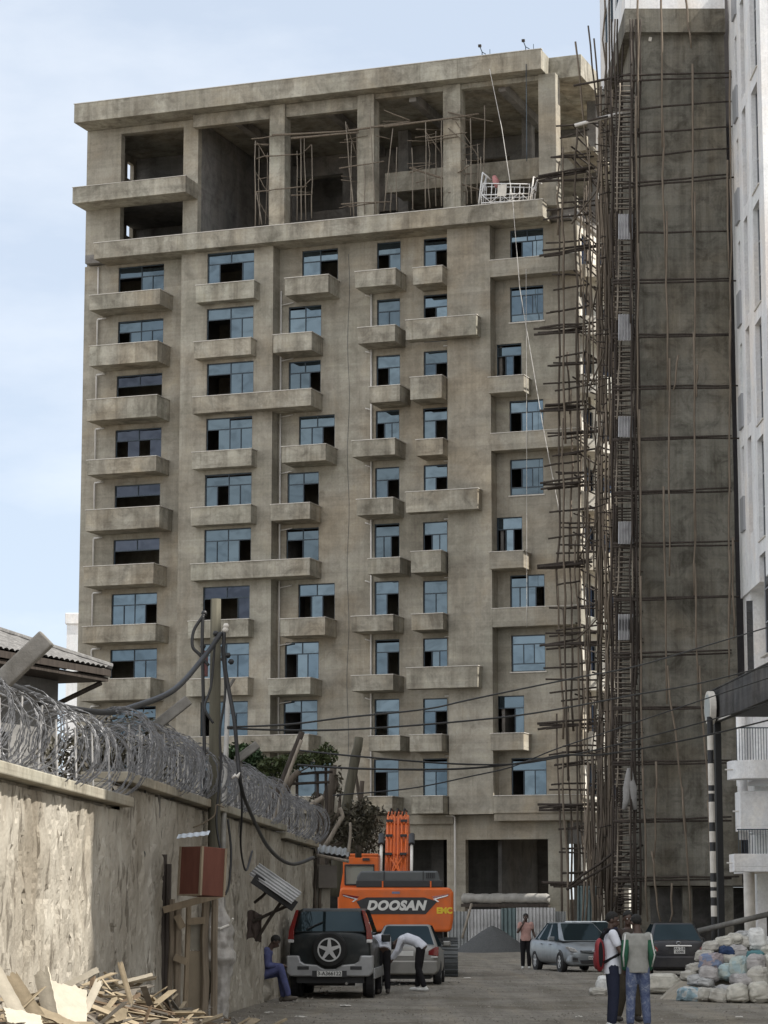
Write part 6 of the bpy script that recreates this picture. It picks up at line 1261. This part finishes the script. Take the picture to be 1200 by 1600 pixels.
a = gnd(1187, 1475); a.z = 0; o = MB().tube([at(1178, 1380, a.y) - a, at(1187, 1452, a.y) - a, (0, 0, 0)], .045, 6).build('leaning_stick', M['pole'], smooth=True); o.location = a; tag(o, 'thin stick leaning beside the pale round column at the right edge', 'stick')
# ------------------------------------------------------------------ site fence, gravel heap, rolled tarpaulin
for x0, x1, yt, Y, mt, lab in ((700, 733, 1424, 123, 'tin_g', 'dark grey tin sheet at the left end of the site fence'), (732, 786, 1421, 121.5, 'tin', 'crinkled silvery sheet in the site fence, behind the gravel heap'), (784, 810, 1419, 121, 'tin_t', 'dark teal tin sheet in the site fence behind the standing person'), (807, 868, 1418, 120.2, 'tin', 'pale ribbed tin sheet in the site fence, left of the silver blue saloon'), (866, 884, 1424, 120.6, 'tin_g', 'grey tin sheet at the right end of the site fence'), (902, 931, 1384, 124, 'tin_t', 'tall pale teal sheet at the foot of the corner scaffold')):
    a = at(x0, 1480, Y); b = at(x1, 1480, Y); h = at(x0, yt, Y).z; m = MB(); corrugated(m, (0, 0, 0), (1, 0, 0), (0, .02, 1), b.x - a.x, h, max(4, int((b.x - a.x) / .16)), .03); o = m.build('tin_sheet', M[mt]); o.location = (a.x, Y, 0); o.rotation_euler = (0, R(random.uniform(-1, 1)), R(random.uniform(-3, 3))); tag(o, lab, 'tin sheet', 'tin sheets of the site fence')
hc = gnd(770, 1488); m = MB()
def hp_(u, v):
    a = 2 * math.pi * u; r = v; x = 1.75 * r * math.cos(a); y = 1.6 * r * math.sin(a); return (x, y, 1.2 * max(0, (1 - r ** 1.25)) + .05 * mn.noise((x * 3, y * 3, 2)) - .03)
m.grid(hp_, 48, 20, wrap=True)
def grav():
    mm, n, b = new_mat('dark_gravel'); b.inputs['Roughness'].default_value = .95; n.links.new(ramp(n, noise(n, 18, 6, .8), [(.3, (.045, .048, .05)), (.7, (.12, .122, .122))]), b.inputs['Base Color']); bump(n, b, noise(n, 26, 5, .8), .9, .06); return mm
M['grav'] = grav(); o = m.build('gravel_heap', M['grav'], smooth=True); o.location = hc; tag(o, 'heap of dark grey gravel in front of the tin fence', 'gravel heap')
a, z = fac(722, 1404, -.75); b_, z2 = fac(858, 1401, -.75); m = MB()
n_ = 40; pts = []; rr = []
for i in range(n_ + 1):
    u = i / n_; rr.append((.26 + .05 * mn.noise((u * 9, 0, 0)) + .03 * mn.noise((u * 30, 1, 0))) * (.75 if i in (0, n_) else 1)); pts.append((a + (b_ - a) * u, -.75, z + .03 * mn.noise((u * 5, 4, 0))))
m.tube([Vector(p) - Vector(pts[0]) for p in pts], rr, 14); m.v = [tuple(Vector(v) + Vector((0, 1, 1)) * .03 * mn.noise((v[0] * 4, v[1] * 9, v[2] * 9))) for v in m.v]
o = m.build('rolled_tarpaulin', simple('dusty_grey_tarpaulin', (.27, .26, .24), .75, var=.25, scale=3, bmp=.5), smooth=True); o.location = fw(*pts[0]); o.rotation_euler = (0, 0, -FA); tag(o, 'rolled grey tarpaulin lying on the beam across the dark ground floor opening', 'tarpaulin')
t = MB().box(0, b_ - a, -.2, .2, -.16, 0).build('beam', M['pole_d']); t.location = fw(a, -.75, z - .27); t.rotation_euler = (0, 0, -FA); tag(t, 'dark timber beam carrying the rolled tarpaulin', 'beam')
for i in range(3):
    l = a + (b_ - a) * (.06 + .42 * i); o = MB().box(-.1, .1, -.1, .1, 0, z - .44).build('timber_prop', M['pole']); o.location = fw(l, -.75, 0); o.rotation_euler = (0, 0, -FA); tag(o, 'timber prop under the beam of the rolled tarpaulin', 'prop', 'props under the tarpaulin beam')
a = at(737, 1412, 118.5); b = at(722, 1466, 118); o = MB().tube([Vector(), b - a], .06, 7).build('leaning_pole', M['pole_l'], smooth=True); o.location = a; tag(o, 'pale pole leaning over the left side of the gravel heap', 'pole')
# ------------------------------------------------------------------ trees, dead branches and poles behind and at the end of the wall
def leaf_mat(name, a, b_):
    m, n, b = new_mat(name); b.inputs['Roughness'].default_value = .6; b.inputs['Specular IOR Level'].default_value = .25
    n.links.new(ramp(n, noise(n, 2.5, 5, .7), [(.3, a), (.7, b_)]), b.inputs['Base Color']); return m
L_dark = leaf_mat('dark_evergreen_leaf', (.012, .026, .010), (.03, .055, .02)); L_green = leaf_mat('olive_green_leaf', (.03, .042, .015), (.07, .085, .033)); L_dry = leaf_mat('dry_brown_leaf', (.035, .032, .022), (.085, .075, .05))
def leaves(m, blobs, n, size, seed=0, hollow=.35):
    rnd = random.Random(seed); tot = sum(b[1][0] * b[1][1] * b[1][2] for b in blobs)
    for c, r in blobs:
        k = int(n * r[0] * r[1] * r[2] / tot)
        for _ in range(k):
            d = Vector((rnd.gauss(0, 1), rnd.gauss(0, 1), rnd.gauss(0, 1))).normalized(); q = rnd.uniform(hollow, 1) ** .6 * (1 + .25 * mn.noise(d * 2 + Vector(c)))
            p = Vector(c) + Vector((d.x * r[0], d.y * r[1], d.z * r[2])) * q; e = Euler((rnd.uniform(-1.2, 1.2), rnd.uniform(-1.2, 1.2), rnd.uniform(0, 6.28))).to_matrix(); s = size * rnd.uniform(.6, 1.4)
            m.add([p + e @ Vector((-s, 0, 0)), p + e @ Vector((0, -s * .4, s * .08)), p + e @ Vector((s, 0, -s * .1)), p + e @ Vector((0, s * .4, s * .08))], [(0, 1, 2, 3)])
def tree(name, label, base, blobs, n, size, mat, trunk, seed, r=.1, limbs=None):
    t = thing(name, label, 'tree', base); o_ = Vector(base); m = MB(); leaves(m, [(Vector(c) - o_, rr) for c, rr in blobs], n, size, seed); m.build('crown', mat, t, fix=False)
    tr = MB().tube([Vector(p) - o_ for p in trunk], [r * (1 - .5 * i / (len(trunk) - 1)) for i in range(len(trunk))], 8).build('trunk', M['pole'], t, smooth=True)
    for l in (limbs or []): MB().tube([Vector(p) - o_ for p in l], [r * .5, r * .35, r * .15][:len(l)], 6).build('limb', M['pole'], t, smooth=True)
    return t
Yt = 66.0; A = lambda x, y, Y=Yt: at(x, y, Y)
tree('evergreen_tree', 'dark dense evergreen tree behind the wall, right of the utility pole', (A(380, 1400).x, Yt, 0), [(A(368, 1180), (.32, .4, .32)), (A(386, 1182), (.36, .4, .36)), (A(400, 1192), (.3, .4, .3)), (A(376, 1200), (.4, .4, .25)), (A(360, 1196), (.3, .3, .3)), (A(412, 1205), (.25, .3, .22))], 2600, .075, L_dark, [(A(380, 1400).x, Yt, 0), A(381, 1300), A(380, 1210)], 3, .12, [[A(381, 1260), A(370, 1215), A(365, 1190)], [A(381, 1250), A(395, 1215), A(402, 1195)]])
Yv = 63.5
tree('climbing_vine', 'olive green vine hanging over a frame behind the wall, left of the dead branches', (A(440, 1400, Yv).x, Yv, 0), [(A(425, 1196, Yv), (.42, .4, .2)), (A(455, 1190, Yv), (.42, .4, .18)), (A(490, 1187, Yv), (.42, .4, .2)), (A(510, 1180, Yv), (.28, .3, .28)), (A(410, 1210, Yv), (.25, .3, .28)), (A(440, 1208, Yv), (.3, .3, .18))], 1500, .075, L_green, [(A(440, 1400, Yv).x, Yv, 0), A(442, 1300, Yv), A(450, 1200, Yv)], 5, .06, [[A(446, 1240, Yv), A(470, 1205, Yv), A(495, 1192, Yv)], [A(444, 1260, Yv), A(430, 1220, Yv), A(420, 1200, Yv)]])
PG = thing('pergola', 'rough timber pergola under the green vine', 'pergola', (A(460, 1400, 63.9).x, 63.9, 0)); o_ = Vector(PG.location)
for x0, y0, x1, y1 in ((448, 1330, 452, 1210), (462, 1320, 464, 1195), (497, 1330, 496, 1205), (510, 1330, 509, 1200)): MB().tube(wob(A(x0, y0, 63.9) - o_ - Vector((0, 0, 2.2)), A(x1, y1, 63.9) - o_, 3, .02), .04, 6).build('post', M['pole_d'], PG, smooth=True)
for x0, y0, x1, y1 in ((440, 1212, 520, 1206), (448, 1225, 515, 1222), (430, 1235, 470, 1205)): MB().tube(wob(A(x0, y0, 63.8) - o_, A(x1, y1, 63.8) - o_, 3, .02), .035, 6).build('rail', M['pole_d'], PG, smooth=True)
Ys = 41.0
tree('dark_shrub', 'dark tangled shrub behind the razor wire, left of the utility pole', (at(190, 1400, Ys).x, Ys, 0), [(at(150, 1180, Ys), (.9, .5, .55)), (at(205, 1165, Ys), (.7, .5, .6)), (at(240, 1190, Ys), (.5, .5, .5)), (at(110, 1185, Ys), (.6, .5, .4))], 1500, .07, L_dry, [(at(190, 1400, Ys).x, Ys, 0), at(190, 1290, Ys), at(192, 1200, Ys)], 12, .08, [[at(190, 1260, Ys), at(165, 1210, Ys), at(150, 1175, Ys)], [at(190, 1250, Ys), at(215, 1200, Ys), at(222, 1150, Ys)]])
# leaning poles over the wall, big bare pole, dead trunk with dry leaves
def stick(lab, knots, Y, r, mat='pole', name='leaning_pole', cat='pole', grp='poles and sticks at the end of the wall'):
    K = [at(x, y, Y + (k[2] if len(k) > 2 else 0)) for k in knots for x, y in [k[:2]]]; o0 = K[-1].copy(); P = []
    for i in range(len(K) - 1): P += wob(K[i] - o0, K[i + 1] - o0, 3, r * .09)[:-1]
    P.append(K[-1] - o0); o = MB().tube(P, [r * (.7 + .3 * i / (len(P) - 1)) for i in range(len(P))], 8).build(name, M[mat], smooth=True); o.location = o0; return tag(o, lab, cat, grp)
stick('dark pole leaning over the wall with its top against the balcony line', [(472, 1143), (450, 1200), (424, 1262), (416, 1285)], 54.6, .09, 'pole_d')
stick('thin pale pole leaning beside the dark one over the wall', [(471, 1156), (446, 1222), (428, 1280), (415, 1322)], 54.2, .05, 'pole_l')
stick('thick bare pole standing tilted behind the orange cab', [(561, 1152), (552, 1200), (540, 1270), (527, 1345), (520, 1400)], 66, .16, 'pole_g')
stick('short thin pole to the right of the thick bare pole', [(562, 1178), (556, 1210), (562, 1250), (560, 1340)], 66.5, .05)
stick('stub of a pole standing behind the dry leaves', [(566, 1220), (563, 1260), (560, 1340)], 67, .085)
stick('pale stick leaning across the dead trunk', [(531, 1262), (536, 1275), (506, 1325)], 63, .06, 'pole_l')
stick('thin pale rod standing over the small tin awning', [(547, 1285), (547, 1310), (544, 1338)], 62.4, .045, 'pole_l')
stick('broken pale branch end sticking out left of the dead trunk', [(505, 1245), (490, 1255), (478, 1266)], 62.5, .08, 'pole_l')
stick('brown slanting timber behind the razor wire', [(468, 1205), (455, 1218), (447, 1228)], 62, .1)
for x, y0, y1, lab in ((487, 1345, 1420, 'thin stake beside the tin awning, nearest the wall'), (492, 1340, 1425, 'pale rod beside the tin awning'), (499, 1360, 1425, 'short dark stake under the tin awning')): stick(lab, [(x + 2, y0), (x, y1)], 62.2, .04)
Yd = 64.5
tree('dead_tree', 'gnarled grey dead trunk with dry brown leaves at the end of the wall', (A(508, 1400, Yd).x, Yd, 0), [(A(555, 1290, Yd), (.45, .5, .6)), (A(570, 1275, Yd), (.3, .4, .5)), (A(540, 1300, Yd), (.3, .4, .3)), (A(530, 1225, Yd), (.12, .2, .5)), (A(495, 1250, Yd), (.3, .3, .2)), (A(588, 1268, Yd), (.3, .3, .14)), (A(520, 1290, Yd), (.3, .4, .4))], 1000, .085, L_dry, [(A(505, 1400, Yd).x, Yd, 0), A(505, 1345, Yd), A(512, 1290, Yd), A(517, 1240, Yd), A(521, 1195, Yd)], 8, .17, [[A(510, 1300, Yd), A(500, 1270, Yd), A(508, 1235, Yd)], [A(516, 1250, Yd), A(526, 1225, Yd), A(523, 1205, Yd)], [A(512, 1290, Yd), A(530, 1270, Yd), A(532, 1235, Yd)], [A(512, 1300, Yd), A(535, 1290, Yd), A(560, 1255, Yd)], [A(508, 1330, Yd), A(535, 1315, Yd), A(556, 1290, Yd)], [A(556, 1300, Yd), A(575, 1280, Yd), A(592, 1265, Yd)]])
tree('dry_shrub', 'low shrub of dry dark leaves behind the tin awning', (A(545, 1400, 79).x, 79, 0), [(A(545, 1315, 79), (.9, .7, .7)), (A(580, 1305, 79), (.5, .5, .7)), (A(566, 1275, 79), (.5, .5, .5)), (A(512, 1330, 79), (.6, .5, .8))], 1600, .085, L_dry, [(A(545, 1400, 79).x, 79, 0), A(546, 1370, 79), A(548, 1330, 79)], 9, .06, [[A(546, 1360, 79), A(570, 1340, 79), A(580, 1310, 79)]])
M['rusty'] = tin_mat('rusty_sheet_metal', (.20, .165, .14))
AW = thing('tin_awning', 'small awning of rusty tin sheets on sticks left of the orange cab', 'awning', at(520, 1338, 62.0)); o_ = Vector(AW.location)
for y, mt in ((1333, 'tin_g'), (1339, 'rusty')):
    m = MB(); a = at(496, y - 2, 62.0) - o_; b = at(545, y + 5, 61.8) - o_; d = (b - a).normalized(); n2 = Vector((0, 1, .22)).normalized(); corrugated(m, a, d, n2, (b - a).length, .9, 6, .02); m.build('tin_sheet', M[mt], AW)
MB().tube([at(496, 1336, 62) - o_, at(545, 1346, 61.8) - o_], .04, 6).build('front_rail', M['pole_l'], AW)
bx = at(512, 1372, 62.2); o = MB().box(-.22, .22, -.15, .15, -.24, .3).build('grey_box', simple('grey_brown_board', (.13, .115, .10), .8), bevel=.01); o.location = bx; tag(o, 'grey brown box under the tin awning', 'box')
w = MB(); w.box(0, .5, 0, .3, 0, 2.9); o = w.build('brick_pier', M['rwall']); o.location = (wx(62.3) - .1, 62.3, 0); tag(o, 'rough pier under the tin awning at the end of the wall', 'pier')
# ------------------------------------------------------------------ scrap wood heap against the wall
def hh(Y, c): return max(0, (.9 if Y < 30.5 else (.9 + .12 * math.sin((Y - 30.5) * .9)) * max(0, 1 - (Y - 30.5) / 8.7) ** .8) * max(0, 1 - (c / (1.9 if Y < 31 else 1.5)) ** 1.3)) + .05 * mn.noise((Y * 1.7, c * 2, 0))
m = MB(); m.grid(lambda u, v: (wx(22 + 18.5 * u) + .03 + 2.0 * v, 22 + 18.5 * u, hh(22 + 18.5 * u, 2.0 * v) - .12), 60, 16)
tag(m.build('wood_rubbish', simple('wood_rubbish', (.07, .055, .04), .95, var=.5, scale=8, bmp=.8), smooth=True), kind='stuff')
PL = [timber('pale_scrap_timber', (.27, .22, .15), (3, 3, .6), .2), timber('brown_scrap_timber', (.13, .092, .06), (3, 3, .6), .3), timber('grey_scrap_timber', (.13, .115, .095), (3, 3, .6), .3), timber('bleached_board', (.40, .36, .29), (3, 3, .6), .12)]
rnd = random.Random(11); base = []
for k in range(10):
    m = MB(); L_ = rnd.uniform(.28, .95); w_ = rnd.uniform(.025, .085); t_ = rnd.uniform(.01, .03)
    m.add([(-L_ / 2, -w_ / 2, 0), (L_ / 2, -w_ / 2 + rnd.uniform(-.01, .03), 0), (L_ / 2 + rnd.uniform(-.06, .06), w_ / 2, 0), (-L_ / 2 + rnd.uniform(-.08, .02), w_ / 2, 0), (-L_ / 2, -w_ / 2, t_), (L_ / 2, -w_ / 2 + .01, t_), (L_ / 2 + .02, w_ / 2, t_), (-L_ / 2 - .03, w_ / 2, t_)], [(0, 3, 2, 1), (4, 5, 6, 7), (0, 1, 5, 4), (1, 2, 6, 5), (2, 3, 7, 6), (3, 0, 4, 7)])
    o = m.build('scrap_plank', PL[k % 3]); tag(o, ['pale splintered offcut in the scrap wood heap', 'brown splintered offcut in the scrap wood heap', 'grey splintered offcut in the scrap wood heap'][k % 3], 'plank', 'offcuts in the scrap wood heap'); base.append(o)
for i in range(290):
    o = base[i] if i < 10 else base[rnd.randrange(10)].copy()
    if i >= 10: COL.objects.link(o)
    Y = rnd.uniform(22.5, 39.3) if i % 3 else rnd.uniform(29, 37.5); c = rnd.uniform(.05, 1.45) ** 1.0; z = hh(Y, c)
    o.location = (wx(Y) + .08 + c, Y, z + rnd.uniform(-.06, .06)); o.rotation_euler = (rnd.gauss(0, .4), rnd.gauss(.15, .3), rnd.gauss(-.6, 1.2))
for x, y, Y, sx, sy, e, mt, lab in ((104, 1574, 24.9, .40, .52, (R(50), R(14), R(24)), 3, 'large bleached board tilted on the sunny part of the scrap heap'), (72, 1556, 24.6, .16, .62, (R(58), R(-30), R(-16)), 3, 'bleached board leaning left of the large one on the scrap heap'), (40, 1562, 24.3, .14, .6, (R(62), R(-34), R(10)), 0, 'narrow tan board leaning at the left of the scrap heap'), (14, 1556, 23.9, .13, .62, (R(66), R(-26), R(20)), 3, 'pale board at the left edge of the scrap heap'), (178, 1588, 28.6, .28, .2, (R(60), R(4), R(-8)), 0, 'small pale square board at the foot of the scrap heap'), (118, 1533, 25.9, .5, .06, (R(80), R(-26), R(10)), 3, 'bleached slat on top of the large board'), (36, 1594, 23.2, .36, .2, (R(38), R(12), R(30)), 3, 'broken bleached board at the bottom left corner'), (196, 1536, 29.6, .06, .5, (R(75), R(-18), R(0)), 0, 'narrow pale slat standing tilted in the dark part of the scrap heap'), (212, 1530, 30.0, .40, .04, (R(70), R(-14), R(5)), 3, 'pale stick with a white end on the scrap heap'), (86, 1592, 24.2, .5, .09, (R(40), R(20), R(-20)), 0, 'tan plank crossing in front of the large bleached board'), (140, 1566, 26.4, .08, .5, (R(60), R(22), R(0)), 3, 'splintered pale lath right of the large bleached board')):
    m = MB(); nx = 8
    def bf(u, v, sx=sx, sy=sy): return ((u - .5) * sx * (1 + .1 * mn.noise((v * 9, x, 0))), (v - .5) * sy * (1 + .0 * u) + sy * (.12 * mn.noise((u * 5, x, 1)) + .05 * mn.noise((u * 24, x, 4))), .002 * math.sin(u * 5))
    m.grid(bf, 26, 14); o = m.build('broken_board', PL[mt], smooth=False); s_ = o.modifiers.new('s', 'SOLIDIFY'); s_.thickness = .022; o.location = at(x, y, Y); o.rotation_euler = e; tag(o, lab, 'board')
# ------------------------------------------------------------------ loose stones and grit on the road, litter, weeds
m = MB(); rnd = random.Random(4)
for i in range(5200):
    Y = 37 + 60 * rnd.random() ** 1.6; X = rnd.uniform(wx(Y) + .15, .155 * Y); s = rnd.uniform(.008, .026) * (1.7 if rnd.random() < .04 else 1) * (1.6 if X < wx(Y) + .8 else 1)
    z = gz(X, Y); e = Euler((rnd.random() * 6, rnd.random() * 6, rnd.random() * 6)).to_matrix()
    vs = [Vector((X, Y, z + s * .2)) + e @ Vector(q) * s for q in ((1, 0, 0), (-.8, .2, 0), (0, 1.1, .1), (.1, -.9, 0), (0, 0, .7), (0, 0, -.7))]
    m.add(vs, [(0, 2, 4), (2, 1, 4), (1, 3, 4), (3, 0, 4), (2, 0, 5), (1, 2, 5), (3, 1, 5), (0, 3, 5)])
tag(m.build('loose_grit', simple('loose_grit', (.24, .22, .19), .95, var=.4, scale=2), fix=False), kind='stuff')
for i, (x, y, s) in enumerate(((540, 1574, .1), (470, 1592, .06), (420, 1585, .05), (1155, 1592, .06), (580, 1540, .05), (730, 1530, .06), (905, 1592, .05))):
    p = gnd(x, y); m = MB(); m.grid(lambda u, v: ((u - .5) * s * 2, (v - .5) * s * 3, .015 + .03 * abs(mn.noise((u * 4, v * 4, i)))), 5, 5); o = m.build('litter_scrap', M['coping']); so2 = o.modifiers.new('s', 'SOLIDIFY'); so2.thickness = .004; o.location = p + Vector((0, 0, .02)); o.rotation_euler = (0, 0, i); tag(o, 'small scrap of pale litter lying on the road', 'litter', 'litter on the road')
